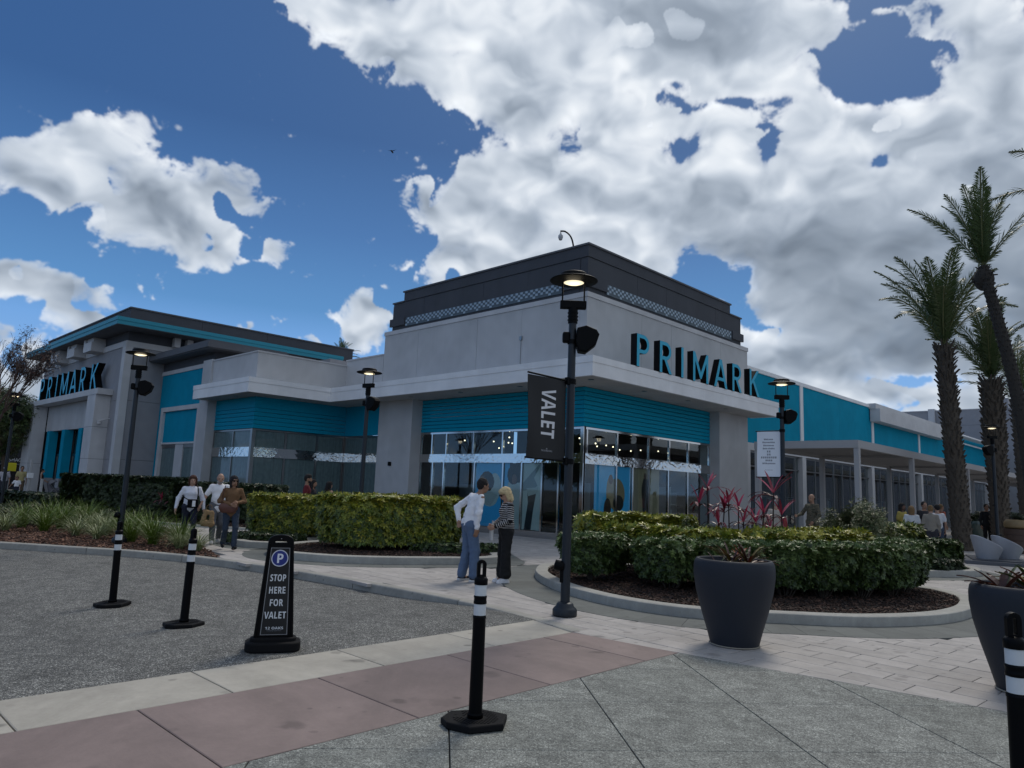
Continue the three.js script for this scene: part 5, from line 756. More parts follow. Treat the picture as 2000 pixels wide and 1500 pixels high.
// ---------------------------------------------------------------- lamp posts
const H0 = 4.62;
function lampPost(label, x, z, turn) {
  const t = thing('lamp_post', label, 'lamp post', [x, 0, z], turn, 'lamp posts round the store');
  part('base', lathe([[0.0, 0], [0.155, 0], [0.16, 0.015], [0.16, 0.075], [0.145, 0.10], [0.115, 0.125], [0.11, 0.15], [0.085, 0.175], [0.0, 0.178]], 28), M.post, t);
  part('pole', cyl(0.062, 0.052, 3.72, 0, 0.17, 0, 20), M.post, t);
  part('collar', [cyl(0.066, 0.066, 0.20, 0, 3.88, 0, 20), cyl(0.058, 0.058, 0.05, 0, 4.05, 0), ...[3.92, 3.97, 4.02].map((y) => cyl(0.074, 0.074, 0.012, 0, y, 0))], M.black, t);
  part('yoke', rbx(0.36, 0.11, 0.10, 0.012, 0, 4.14, 0), M.black, t);
  for (const s of [-1, 1]) part('rod', cyl(0.011, 0.011, 0.30, s * 0.15, 4.18, 0, 8), M.black, t);
  const head = part('lamp_head', lathe([[0.14, 4.455], [0.16, 4.452], [0.325, 4.475], [0.335, 4.485], [0.325, 4.495], [0.22, 4.525], [0.195, 4.535], [0.19, 4.575], [0.175, 4.588], [0.0, 4.592]], 40), M.black, t);
  const lens = part('lamp_lens', lathe([[0.0, 4.437], [0.06, 4.439], [0.115, 4.447], [0.142, 4.458], [0.142, 4.463], [0.0, 4.466]], 28), M.lens, head);
  part('photocell_box', rbx(0.10, 0.15, 0.12, 0.03, -0.085, 3.68, 0.0), M.black, t);
  const sp = part('floodlight', (() => { const s = new THREE.Shape(); [[0, 0], [0.10, 0.03], [0.23, -0.02], [0.26, -0.07], [0.22, -0.20], [0.10, -0.30], [0.02, -0.29], [-0.02, -0.18]].forEach((p, i) => i ? s.lineTo(...p) : s.moveTo(...p)); const g = new THREE.ExtrudeGeometry(s, { depth: 0.18, bevelEnabled: true, bevelSize: 0.02, bevelThickness: 0.02, bevelSegments: 2 }); return g.translate(0.08, 3.79, -0.09); })(), M.black, t);
  part('bracket', [bar([0.03, 3.62, 0], [0.12, 3.66, 0], 0.02, 8), cyl(0.066, 0.066, 0.06, 0, 3.59, 0)], M.black, t);
  part('low_spotlight', [lathe([[0, 0], [0.055, 0.0], [0.07, 0.03], [0.065, 0.12], [0, 0.13]], 16).rotateZ(1.35).translate(-0.03, 0.62, 0.02), rbx(0.06, 0.16, 0.06, 0.012, -0.05, 0.50, 0.02)], M.black, t);
  const pl = new THREE.PointLight(new THREE.Color(1, 0.85, 0.6), 0.12); pl.position.set(0, 4.40, 0); pl.castShadow = true; pl.shadow.radius = 6; t.add(pl);
  return t;
}
const cam45 = 0.70;     // turned so that the floodlight arm points across the view
const L1 = lampPost('dark lamp post with the black valet banner by the round planter', 7.44, -6.18, -0.80);
const lampCopy = (label, x, z, turn) => { const c = copy(L1, label, [x, 0, z], turn); return c; };
lampCopy('dark lamp post in the left grass bed behind a striped bollard', 5.93, -18.45, -0.55);
lampCopy('dark lamp post between the big hedge and the frosted windows', 10.73, -15.82, -1.35);
lampCopy('dark lamp post with the white welcome banner before the right pier', 17.49, -7.66, -0.75);
lampCopy('dark lamp post before the stout palm and the pale cone planters', 30.77, -5.7, 2.5);
lampCopy('dark lamp post standing in front of the nearly bare tree', 6.48, -33.88, -0.6);
lampCopy('most distant lamp post, beside the dark restaurant front', 14.0, -67.5, -0.6);

// ---------------------------------------------------------------- banners
function clothBanner(w, h, sag, draw, cw, ch, seed) {
  const m = canvasMat(cw, ch, draw, { roughness: 0.6 }), g = new THREE.PlaneGeometry(w, h, 24, 36), p = g.attributes.position;
  for (let i = 0; i < p.count; i++) { const u = p.getX(i) / w + 0.5, v = p.getY(i) / h + 0.5; p.setZ(i, sag * Math.sin(u * 3.0 + v * 1.3 + seed) * Math.sin(Math.PI * v) + sag * 0.6 * Math.sin((u + v) * 5 + seed)); }
  g.computeVertexNormals(); const b = g.clone(), bp = b.attributes.position; for (let i = 0; i < bp.count; i++) bp.setZ(i, bp.getZ(i) - 0.004); return [g, b, m];
}
{
  const t = thing('valet_banner', 'black cloth banner with white lettering reading downward on the front lamp post', 'banner', [7.44, 0, -6.18]);
  const [g, b, m] = clothBanner(0.76, 1.06, 0.022, (c, w, h) => {
    c.fillStyle = '#04050a'; c.fillRect(0, 0, w, h); c.save(); c.translate(w * 0.535, h * 0.445); c.rotate(Math.PI / 2); c.fillStyle = '#d8d9dd'; c.textAlign = 'center'; c.textBaseline = 'middle'; c.font = 'bold 190px sans-serif'; const tw = c.measureText('VALET').width; c.scale(h * 0.61 / tw, w * 0.37 / 138); c.fillText('VALET', 0, 6); c.restore();
    c.fillStyle = '#b9bac0'; c.textAlign = 'center'; c.font = 'bold 16px sans-serif'; c.fillText('AT', w * 0.52, h * 0.885); c.font = '19px sans-serif'; c.fillText('THE FLORIDA MALL', w * 0.52, h * 0.91);
  }, 512, 714, 0.4);
  part('cloth', g.translate(-0.47, 2.53, 0), m, t); part('cloth_back', b.translate(-0.47, 2.53, 0), std({ color: lin(0.004, 0.004, 0.006), roughness: 0.6 }), t);
  for (const y of [3.07, 1.99]) part('arm', [bar([0, y, 0], [-0.86, y + 0.012, 0], 0.013, 8), cyl(0.068, 0.068, 0.07, 0, y - 0.035, 0), rbx(0.06, 0.10, 0.06, 0.01, -0.075, y, 0)], M.black, t);
}
{
  const t = thing('welcome_banner', 'white cloth banner with a column of greetings on the right lamp post', 'banner', [17.49, 0, -7.66]);
  const [g, b, m] = clothBanner(0.60, 1.13, 0.02, (c, w, h) => {
    c.fillStyle = '#e4e6ea'; c.fillRect(0, 0, w, h); c.fillStyle = '#23252b'; c.textAlign = 'center'; c.font = 'bold 35px sans-serif';
    ['Welcome', 'Bienvenidos', 'Bienvenue', 'Bem-vindos'].forEach((s, i) => c.fillText(s, w / 2, h * 0.19 + i * h * 0.068));
    const q = rng(9); const glyphs = (n, y, s) => { for (let k = 0; k < n; k++) { const x = w / 2 + (k - (n - 1) / 2) * s; c.lineWidth = 5; c.strokeStyle = '#23252b'; c.beginPath(); for (let i = 0; i < 3; i++) { c.moveTo(x - s * 0.36, y - s * 0.4 + i * s * 0.32); c.lineTo(x + s * 0.36, y - s * 0.4 + i * s * 0.32); } c.moveTo(x + (q() - 0.5) * s * 0.3, y - s * 0.42); c.lineTo(x + (q() - 0.5) * s * 0.4, y + s * 0.4); c.stroke(); } };
    glyphs(2, h * 0.448, 34); glyphs(2, h * 0.514, 34); glyphs(8, h * 0.580, 33); glyphs(4, h * 0.645, 30); c.font = 'bold 35px sans-serif'; c.fillText('Willkommen', w / 2, h * 0.725);
    c.font = '15px sans-serif'; c.fillText('THE FLORIDA MALL', w / 2, h * 0.86);
  }, 384, 724, 1.1);
  for (const [n, q, mm] of [['cloth', g, m], ['cloth_back', b, std({ color: lin(0.6, 0.6, 0.6) })]]) part(n, q.rotateY(-Math.PI / 2).translate(0, 2.72, -0.36), mm, t);
  for (const y of [3.30, 2.14]) part('arm', [bar([0, y, 0], [0, y, -0.70], 0.012, 8), cyl(0.068, 0.068, 0.07, 0, y - 0.035, 0)], M.black, t);
}

// ---------------------------------------------------------------- bollards with reflective bands
function bollard(label, x, y, z, turn) {
  const t = thing('striped_bollard', label, 'bollard', [x, y, z], turn, 'black bollards with two white bands');
  const s = new THREE.Shape(); [[-0.215, 0.02], [-0.14, 0.15], [0.07, 0.175], [0.215, 0.06], [0.16, -0.13], [-0.06, -0.185], [-0.19, -0.08]].forEach((p, i) => i ? s.lineTo(...p) : s.moveTo(...p));
  const h = new THREE.Path(); h.moveTo(-0.155, 0.045); h.lineTo(-0.105, 0.055); h.lineTo(-0.115, 0.085); h.lineTo(-0.15, 0.075); h.closePath(); s.holes.push(h);
  const base = part('base', new THREE.ExtrudeGeometry(s, { depth: 0.03, bevelEnabled: true, bevelSize: 0.016, bevelThickness: 0.009, bevelSegments: 2 }).rotateX(-Math.PI / 2).translate(0, 0.009, 0), M.rubber, t);
  { const L = []; for (let i = -7; i <= 7; i++) for (let j = -6; j <= 6; j++) { const px = i * 0.024 + (j & 1) * 0.012, pz = j * 0.022, d = Math.hypot(px, pz); if (d > 0.155 || d < 0.075 || (px < -0.08 && pz < -0.02)) continue; L.push(bx(px - 0.008, 0.046, pz - 0.007, px + 0.008, 0.0515, pz + 0.007)); } stuffPart(part('tread', L, M.rubber, base)); }
  part('tube', lathe([[0.0, 0.045], [0.055, 0.045], [0.055, 0.075], [0.047, 0.085], [0.0445, 0.70], [0.0475, 0.702], [0.0475, 0.715], [0.041, 0.72], [0.041, 0.93], [0, 0.931]], 28), M.plasticBlack, t);
  part('reflective_band', lathe([[0.0405, 0.722], [0.0425, 0.723], [0.0425, 0.797], [0.0405, 0.798]], 28), M.reflective, t);
  part('collar', lathe([[0.0405, 0.80], [0.0465, 0.80], [0.0465, 0.816], [0.044, 0.82], [0.044, 0.838], [0.0465, 0.842], [0.0465, 0.851], [0.0405, 0.852]], 28), M.plasticBlack, t);
  part('reflective_band', lathe([[0.0405, 0.854], [0.0425, 0.855], [0.0425, 0.926], [0.0405, 0.927]], 28), M.reflective, t);
  part('cap', lathe([[0.0405, 0.928], [0.0475, 0.928], [0.0475, 0.965], [0.043, 0.972], [0.034, 0.985], [0.0, 0.988]], 28), M.plasticBlack, t);
  const o = new THREE.Shape(); o.moveTo(-0.03, 0); o.lineTo(0.03, 0); o.lineTo(0.03, 0.085); o.absarc(0, 0.085, 0.03, 0, Math.PI, false); o.closePath(); const q = new THREE.Path(); q.moveTo(-0.011, 0.012); q.lineTo(0.011, 0.012); q.lineTo(0.011, 0.085); q.absarc(0, 0.085, 0.011, 0, Math.PI, false); q.closePath(); o.holes.push(q);
  part('handle', new THREE.ExtrudeGeometry(o, { depth: 0.026, bevelEnabled: true, bevelSize: 0.003, bevelThickness: 0.004, bevelSegments: 2 }).translate(0, 0.980, -0.013), M.plasticBlack, t);
  return t;
}
const B1 = bollard('black bollard with two white bands alone on the grey aggregate in front', 3.58, 0.002, -3.74, -0.62);
copy(B1, 'black bollard with two white bands on the road, nearer the valet sign', [3.55, fall(-8.6) - 0.002, -8.6], 0.35).rotation.z = -0.015;
copy(B1, 'black bollard with two white bands on the road, left before the lamp post', [3.40, fall(-10.56) - 0.002, -10.56], 0.5).rotation.z = 0.025;
copy(B1, 'black bollard with two white bands cut off by the right edge of the view', [4.33, 0.002, -0.76], -0.9);

// ---------------------------------------------------------------- valet sign
{
  const t = thing('valet_sign', 'black tapered sign stand with a round blue parking symbol telling drivers to stop', 'sign', [3.57, fall(-6.56) + 0.0, -6.56], -0.49);
  const ov = (w, d, r) => { const s = new THREE.Shape(); s.moveTo(-w + r, -d); s.lineTo(w - r, -d); s.absarc(w - r, -d + r, r, -Math.PI / 2, 0); s.lineTo(w, d - r); s.absarc(w - r, d - r, r, 0, Math.PI / 2); s.lineTo(-w + r, d); s.absarc(-w + r, d - r, r, Math.PI / 2, Math.PI); s.lineTo(-w, -d + r); s.absarc(-w + r, -d + r, r, Math.PI, Math.PI * 1.5); return s; };
  part('base', [new THREE.ExtrudeGeometry(ov(0.235, 0.15, 0.10), { depth: 0.055, bevelEnabled: true, bevelSize: 0.018, bevelThickness: 0.016, bevelSegments: 3, curveSegments: 8 }).rotateX(-Math.PI / 2).translate(0, 0.016, 0), new THREE.ExtrudeGeometry(ov(0.20, 0.085, 0.06), { depth: 0.02, bevelEnabled: true, bevelSize: 0.01, bevelThickness: 0.01, bevelSegments: 2 }).rotateX(-Math.PI / 2).translate(0, 0.088, 0)], M.rubber, t);
  const p = new THREE.Shape(); p.moveTo(-0.175, 0.10); p.lineTo(0.175, 0.10); p.lineTo(0.112, 1.00); p.quadraticCurveTo(0.108, 1.045, 0.06, 1.058); p.quadraticCurveTo(0, 1.072, -0.06, 1.058); p.quadraticCurveTo(-0.108, 1.045, -0.112, 1.00); p.closePath();
  const hole = new THREE.Path(); hole.moveTo(-0.055, 0.988); hole.lineTo(0.055, 0.988); hole.quadraticCurveTo(0.068, 1.003, 0.055, 1.018); hole.lineTo(-0.055, 1.018); hole.quadraticCurveTo(-0.068, 1.003, -0.055, 0.988); p.holes.push(hole);
  part('body', new THREE.ExtrudeGeometry(p, { depth: 0.05, bevelEnabled: true, bevelSize: 0.008, bevelThickness: 0.008, bevelSegments: 2 }).translate(0, 0, -0.025), M.plasticBlack, t);
  part('edge_rib', [bar([-0.165, 0.12, 0.03], [-0.108, 0.99, 0.03], 0.012, 8), bar([0.165, 0.12, 0.03], [0.108, 0.99, 0.03], 0.012, 8)], M.plasticBlack, t);
  part('rivet', new THREE.SphereGeometry(0.006, 8, 6).translate(0, 1.036, 0.033), M.steel, t);
  const w0 = 0.098, w1 = 0.090, y0 = 0.135, y1 = 0.955, m = canvasMat(256, 1100, (c, w, h) => {
    c.fillStyle = '#08090d'; c.fillRect(0, 0, w, h); c.strokeStyle = '#a9abb0'; c.lineWidth = 4; c.strokeRect(8, 10, w - 16, h - 20);
    ell(c, w * 0.5, 138, 106, 106, '#c9ccd8'); ell(c, w * 0.5, 138, 94, 94, '#1a2a78'); c.fillStyle = '#d5d8e2'; c.textAlign = 'center'; c.textBaseline = 'middle'; c.font = 'bold 165px sans-serif'; c.fillText('P', w * 0.51, 142);
    c.fillStyle = '#cfd3d8'; c.font = 'bold 118px sans-serif'; [['STOP', 385, 0.73], ['HERE', 540, 0.73], ['FOR', 695, 0.73], ['VALET', 850, 0.84]].forEach(([s, y, k]) => { c.save(); c.translate(w * 0.5, y); const tw = c.measureText(s).width; c.scale(k * w / tw * (s === 'FOR' ? 0.76 : 1), 1); c.fillText(s, 0, 0); c.restore(); });
    c.font = 'bold 44px sans-serif'; c.fillText('12 OAKS', w * 0.5, 1010); c.fillStyle = '#8b8e96'; c.font = '16px sans-serif'; c.fillText('PARKING SERVICES', w * 0.5, 1042);
  });
  const g = new THREE.BufferGeometry(); const wb = 0.128, wt = 0.090; const P = [[-wb, y0], [wb, y0], [wt, y1], [-wt, y1]], z = 0.0345, N = 12, pos = [], uv = [], idx = []; for (let i = 0; i <= N; i++) { const f = i / N, w = lerp(wb, wt, f), y = lerp(y0, y1, f); pos.push(-w, y, z, w, y, z); uv.push(0, f, 1, f); if (i) { const a = (i - 1) * 2; idx.push(a, a + 1, a + 3, a, a + 3, a + 2); } } g.setAttribute('position', new THREE.Float32BufferAttribute(pos, 3)); g.setAttribute('uv', new THREE.Float32BufferAttribute(uv, 2)); g.setIndex(idx); g.computeVertexNormals();
  part('sign_face', g, m, t);
}

// ---------------------------------------------------------------- big grey pots and their plants
const potLathe = lathe([[0, 0.0], [0.245, 0.0], [0.262, 0.02], [0.30, 0.16], [0.365, 0.38], [0.415, 0.58], [0.438, 0.74], [0.438, 0.83], [0.428, 0.885], [0.408, 0.915], [0.385, 0.918], [0.37, 0.90], [0.368, 0.82], [0.0, 0.80]], 64);
const P1 = thing('grey_planter_pot', 'big smooth grey pot on the pavers in front of the round planter', 'pot', [7.66, 0.003, -3.93]);
part('pot', potLathe, M.pot, P1); part('soil', new THREE.CylinderGeometry(0.366, 0.366, 0.03, 40).translate(0, 0.825, 0), M.soil, P1); part('debris_ring', new THREE.TorusGeometry(0.262, 0.012, 6, 40).rotateX(Math.PI / 2).scale(1, 0.6, 1).translate(0, 0.008, 0), std({ color: lin(0.30, 0.27, 0.22), roughness: 1 }), P1);
copy(P1, 'big smooth grey pot cut off by the right edge of the view', [8.02, 0.003, -1.30], 0.7);
function bromeliad(label, x, y, z, seed, cols, n, L, W, lean = [0.1, 0.9]) { const t = thing('bromeliad', label, 'plant', [x, y, z]), r = rng(seed); for (let i = 0; i < n; i++) { const k = 0.6 + r() * 0.5; part('leaf', geoOf(strap(L * k, W * (0.7 + r() * 0.5), 0.4 + r() * 0.9, r() * TAU, lerp(lean[0], lean[1], r()), 5)), cols[(r() * cols.length) | 0], t); } return t; }
const br = { rust: leafMat(lin(0.16, 0.045, 0.022), 0.3), brown: leafMat(lin(0.075, 0.030, 0.022), 0.25), gold: leafMat(lin(0.17, 0.12, 0.022), 0.3), green: leafMat(lin(0.045, 0.07, 0.018), 0.25), orange: leafMat(lin(0.42, 0.085, 0.022), 0.3) };
bromeliad('rusty strap leaved plant at the right side of the big grey pot', 7.86, 0.83, -3.86, 41, [br.rust, br.brown, br.brown, br.gold], 34, 0.36, 0.048, [0.05, 1.0]);
bromeliad('golden strap leaved plant in the middle of the big grey pot', 7.70, 0.83, -3.98, 42, [br.gold, br.green, br.rust, br.brown], 32, 0.38, 0.036, [0.02, 0.8]);
bromeliad('thin wilted brown plant at the left of the big grey pot', 7.46, 0.83, -4.02, 43, [br.brown, br.green], 9, 0.26, 0.03, [0.4, 1.3]);
bromeliad('small bright orange bromeliad flower in the big grey pot', 7.90, 0.86, -3.98, 44, [br.orange], 5, 0.22, 0.05, [0.02, 0.16]);
bromeliad('large rust and green bromeliad at the left in the pot by the edge', 7.90, 0.83, -1.45, 45, [br.rust, br.brown, br.green, br.rust], 26, 0.36, 0.085, [0.1, 1.1]);
bromeliad('golden green bromeliad at the right in the pot by the edge', 8.12, 0.83, -1.25, 46, [br.gold, br.green, br.rust], 26, 0.40, 0.08, [0.05, 1.0]);
{ const g = new THREE.IcosahedronGeometry(0.045, 2).scale(1.2, 0.9, 0.8).translate(7.38, 0.865, -3.74); const o = shade(new THREE.Mesh(g, std({ color: lin(0.62, 0.60, 0.56), roughness: 0.7 }))); o.name = 'white_stone'; scene.add(tag(o, 'small white stone on the soil at the left rim of the big grey pot', 'stone')); }

// ---------------------------------------------------------------- covered walkway beside the right wing
{
  const t = thing('covered_walkway', 'long flat pale grey pergola roof on slim posts beside the right wing', 'pergola', [0, 0, 0]), metal = std({ color: lin(0.36, 0.355, 0.36), roughness: 0.5 }), under = std({ color: lin(0.33, 0.325, 0.33), roughness: 0.6 });
  const x0 = 25.08, x1 = 76, z0 = -8.42, z1 = -12.05;
  part('edge_beam', [bx(x0, 3.40, z0 - 0.14, x1, 3.66, z0), bx(x0, 3.40, z1, x0 + 0.14, 3.66, z0 - 0.142), bx(x0 + 0.142, 3.40, z1, x1, 3.66, z1 + 0.14)], metal, t);
  part('roof_sheet', bx(x0 + 0.142, 3.57, z1 + 0.142, x1, 3.62, z0 - 0.142), under, t);
  for (let i = 1; i < 17; i++) part('louvre', bx(x0 + 0.142, 3.50, z1 + 0.14 + i * 0.2, x1, 3.568, z1 + 0.16 + i * 0.2), under, t);
  for (const x of [25.2, 31.2, 40.0, 48.8, 57.6, 66.4, 75.2]) { part('post', bx(x - 0.09, 0, z0 - 0.16, x + 0.09, 3.398, z0 + 0.0 - 0.002), metal, t); part('post', bx(x - 0.09, 0, z1 + 0.002, x + 0.09, 3.398, z1 + 0.18), metal, t); if (x > 26) part('cross_beam', bx(x - 0.06, 3.42, z1 + 0.142, x + 0.06, 3.498, z0 - 0.142), under, t); }
}
// clothes rails behind the right windows
{ const rail = (label, x, z, seed) => { const t = thing('clothes_rail', label, 'clothes rail', [x, 0.02, z], 0, 'clothes rails behind the right windows'), r = rng(seed), cols = [[0.3, 0.3, 0.32], [0.03, 0.03, 0.04], [0.2, 0.05, 0.05], [0.05, 0.12, 0.16], [0.35, 0.33, 0.3]].map((c) => std({ color: lin(...c) })); part('frame', [bar([-1, 0, 0], [-1, 1.7, 0], 0.02), bar([1, 0, 0], [1, 1.7, 0], 0.02), bar([-1, 1.7, 0], [1, 1.7, 0], 0.02)], M.steel, t); for (let i = 0; i < 7; i++) part('garment', rbx(0.09, 0.75 + r() * 0.3, 0.42, 0.03, -0.85 + i * 0.28, 1.2, 0), cols[(r() * 5) | 0], t); };
  [[31.8, -16.1, 'left of the first window pier'], [33.9, -15.9, 'beside the first window pier'], [38.0, -16.1, 'behind the middle posts'], [42.0, -16.0, 'behind the group of people'], [48.5, -16.0, 'farther along the walkway'], [52.5, -16.2, 'farthest along the walkway']].forEach(([x, z, w], i) => rail('clothes rail with hanging garments inside the right windows, ' + w, x, z, 600 + i)); }
// cone planters cut aslant, on a plinth
{
  const cone = (label, x, z, turn) => { const t = thing('slanted_planter', label, 'planter', [x, 0.13, z], turn, 'pale slanted cone planters'), n = 40, pos = [], idx = [], ring = (r, h) => { for (let i = 0; i < n; i++) { const a = i / n * TAU; pos.push(Math.cos(a) * r, h(Math.cos(a)), Math.sin(a) * r); } }; ring(0.27, () => 0); ring(0.40, (c) => 0.44 - 0.20 * c); ring(0.395, (c) => 0.47 - 0.20 * c); ring(0.365, (c) => 0.47 - 0.20 * c); ring(0.33, (c) => 0.38 - 0.19 * c); for (let k = 0; k < 4; k++) for (let i = 0; i < n; i++) { const a = k * n + i, b = k * n + (i + 1) % n; idx.push(a, a + n, b, b, a + n, b + n); } const g = new THREE.BufferGeometry(); g.setAttribute('position', new THREE.Float32BufferAttribute(pos, 3)); g.setIndex(idx); g.computeVertexNormals(); g.setAttribute('uv', new THREE.Float32BufferAttribute(new Array(pos.length / 3 * 2).fill(0), 2)); part('shell', g, std({ color: lin(0.36, 0.37, 0.40), roughness: 0.5 }), t); const d = new THREE.CircleGeometry(0.335, 30).rotateX(-Math.PI / 2); const q = d.attributes.position; for (let i = 0; i < q.count; i++) q.setY(i, 0.42 - 0.19 * q.getX(i) / 0.335); d.computeVertexNormals(); part('lid', d, std({ color: lin(0.55, 0.56, 0.58), roughness: 0.4 }), t); };
  cone('pale grey slanted cone planter on the plinth, the larger one in front', 25.15, -4.95, -0.8); cone('pale grey slanted cone planter on the plinth, tucked behind to the right', 26.0, -4.60, -0.8);
  const pl = thing('stone_plinth', 'low dark stone plinth carrying the slanted cone planters', 'plinth', [25.6, 0, -4.85]); pl.rotation.y = 0.3; part('base', rbx(2.6, 0.10, 1.7, 0.012, 0, 0.05, 0), M.darkTrim, pl); part('slab', rbx(2.2, 0.03, 1.3, 0.01, 0, 0.115, 0), M.dark, pl);
  structure('lawn', sheet([[25.6, -3.9], [27.0, -4.45], [29.5, -4.3], [29.5, -2.5], [26, -2.5]], 0.012), std({ color: lin(0.025, 0.075, 0.012), roughness: 1, bumpMap: bumpStucco, bumpScale: 0.02 }));
  const gp = thing('glazed_pot', 'tall dark green glazed pot standing under the edge of the walkway', 'pot', [38.4, 0, -7.95]); part('pot', lathe([[0, 0], [0.27, 0], [0.33, 0.15], [0.50, 0.62], [0.54, 0.88], [0.50, 0.98], [0.46, 0.99], [0.44, 0.92], [0, 0.9]], 36), new THREE.MeshPhysicalMaterial({ color: lin(0.02, 0.045, 0.04), roughness: 0.35, clearcoat: 0.7 }), gp); const gl = looseBush('pot_shrub', 'small dark shrub growing in the green glazed pot', [38.4, 0.9, -7.95], 0.35, 0.5, 500, BG, 190, TWIGLEAF, 1.4, 0.02);
  const tp = thing('tiered_planter', 'round brown tiered planter topped by a tan bowl at the right edge', 'planter', [32.2, 0, -5.35]); part('tiers', [cyl(0.40, 0.42, 0.22, 0, 0.0, 0, 28), cyl(0.42, 0.40, 0.22, 0, 0.23, 0, 28), cyl(0.40, 0.42, 0.20, 0, 0.46, 0, 28), cyl(0.42, 0.44, 0.2, 0, 0.67, 0, 28)], std({ color: lin(0.07, 0.045, 0.035), roughness: 0.8 }), tp); part('bowl', lathe([[0, 0.88], [0.38, 0.88], [0.42, 0.97], [0.41, 1.10], [0.33, 1.20], [0.30, 1.21], [0.28, 1.15], [0, 1.12]], 32), std({ color: lin(0.22, 0.155, 0.075), roughness: 0.6 }), tp); looseBush('pot_shrub', 'small dark shrub growing in the tan bowl at the right edge', [32.2, 1.12, -5.35], 0.3, 0.4, 400, BG, 191, TWIGLEAF, 1.3, 0.02);
}
// camera on a bent pole above the tower
{ const t = thing('roof_camera', 'dome security camera hanging from a bent pole above the tower roof', 'camera', [18.35, 9.2, -15.3]); part('pole', tube([[0, 0, 0], [0, 0.72, 0], [-0.02, 1.12, -0.12], [-0.04, 1.36, -0.36], [-0.05, 1.42, -0.56]], 0.03, 8, 30), M.black, t); part('dome', [lathe([[0, -0.20], [0.05, -0.19], [0.075, -0.14], [0.075, -0.10], [0.085, -0.10], [0.085, -0.03], [0.045, 0.02], [0.02, 0.08], [0, 0.08]], 20).translate(-0.05, 1.28, -0.56)], std({ color: lin(0.45, 0.46, 0.47), roughness: 0.4 }), t); part('hanger', bar([-0.05, 1.34, -0.56], [-0.05, 1.43, -0.56], 0.015, 6), M.black, t); }
// buildings beyond
{
  const g = thing('grey_hall', 'tall plain grey building closing the view behind the right wing', 'building', [81, 0, 0]);
  for (const [a, b] of [[-40, -20.32], [-19.74, -15.62], [-15.6, -6], [-5.98, 14]]) { part('wall_panel', bx(0, 9.51, a, 0.6, 11.0, b), M.wallGrey, g); part('wall_panel', bx(0, 0, a, 0.6, 9.49, b), M.wallGrey, g); }
  part('pilaster', bx(-0.25, 0, -20.318, 0.6, 11.2, -19.742), M.trim, g); part('roof_cap', [bx(-0.06, 11.0, -40, 0.7, 11.08, -20.33), bx(-0.06, 11.0, -19.73, 0.7, 11.08, -15.61), bx(-0.06, 11.0, -13.6, 0.7, 11.08, 14)], M.trim, g); part('roof_box', bx(0.1, 11.082, -15.6, 4, 12.0, -13.61), M.wallGrey, g); part('core', bx(0.62, 0, -40, 30, 10.9, 14), M.wallGrey, g);
  const s = thing('restaurant_building', 'low dark restaurant front with white lettering beyond the left entrance', 'building', [0, 0, -70.5]);
  part('wall', bx(2, 0, -6, 24, 3.75, 0), std({ color: lin(0.010, 0.013, 0.022), roughness: 0.6 }), s); part('upper_wall', bx(4, 3.752, -9, 30, 6.4, -3), M.trim, s); part('window', bx(3, 0.2, 0.002, 24, 2.0, 0.03), std({ color: lin(0.006, 0.006, 0.008), roughness: 0.15 }), s);
  part('lettering', (() => { const q = new THREE.PlaneGeometry(3.3, 0.42), m = 1; return q.translate(13.55, 2.36, 0.035); })(), canvasMat(512, 64, (c, w, h) => { c.fillStyle = '#06080d'; c.fillRect(0, 0, w, h); c.fillStyle = '#c8ccd4'; c.font = '56px sans-serif'; c.textAlign = 'center'; c.textBaseline = 'middle'; c.fillText('SHAKE SHACK', w / 2, h / 2 + 2); }), s);
  part('sign_bar', bx(12.6, 1.95, 0.035, 16.2, 2.02, 0.05), M.darkTrim, s);
  const y = thing('yellow_notice', 'small yellow notice board at the far left before the dark restaurant', 'sign', [12.9, 0, -66]); part('board', rbx(0.75, 0.62, 0.05, 0.02, 0, 1.75, 0), std({ color: lin(0.55, 0.50, 0.02) }), y); part('stand', bar([0, 0, 0], [0, 1.5, 0], 0.03), M.steel, y);
  for (const [x, z, h, lb] of [[10.06, -46.6, 2.15, 'tall pale post with a white box at the left before the entrance'], [10.2, -44.6, 1.15, 'short pale post right of the taller one before the entrance']]) { const p = thing('pale_post', lb, 'post', [x, 0, z]); part('post', rbx(0.13, h, 0.10, 0.02, 0, h / 2, 0), M.alu, p); if (h > 2) part('box', rbx(0.30, 0.28, 0.2, 0.03, 0, 1.28, 0.05), M.white, p); }
}
{ const b = thing('bird', 'tiny dark bird gliding high in the blue sky', 'bird', [34.15, 30.2, -49.3], 0.6), s = new THREE.Shape(); [[-0.22, 0], [-0.05, 0.06], [0.22, 0.02], [0.30, 0.05], [0.26, -0.02], [0, -0.05]].forEach((p, i) => i ? s.lineTo(...p) : s.moveTo(...p)); part('body', new THREE.ExtrudeGeometry(s, { depth: 0.06, bevelEnabled: true, bevelSize: 0.02, bevelThickness: 0.02 }), M.black, b); part('wing', geoOf([[-0.05, 0.04, 0], [0.12, 0.04, 0], [0.02, 0.16, 0.45], [-0.05, 0.04, 0.06], [0.02, 0.14, -0.42], [0.12, 0.04, 0.06]]), M.black, b); }
// trees across the road, seen only in the windows
[[-18, -44], [-26, -52], [-33, -40], [-22, -34], [-36, -60]].forEach(([x, z], i) => leafyTree(['rounded', 'broad', 'tall', 'nearest', 'farthest'][i] + ' green tree across the road, mirrored in the shop windows', [x, 0, z], 2.6, [3.2, 3.0], 5000, 540 + i * 7, OL.concat(DG), 4.5, 'street_tree'));

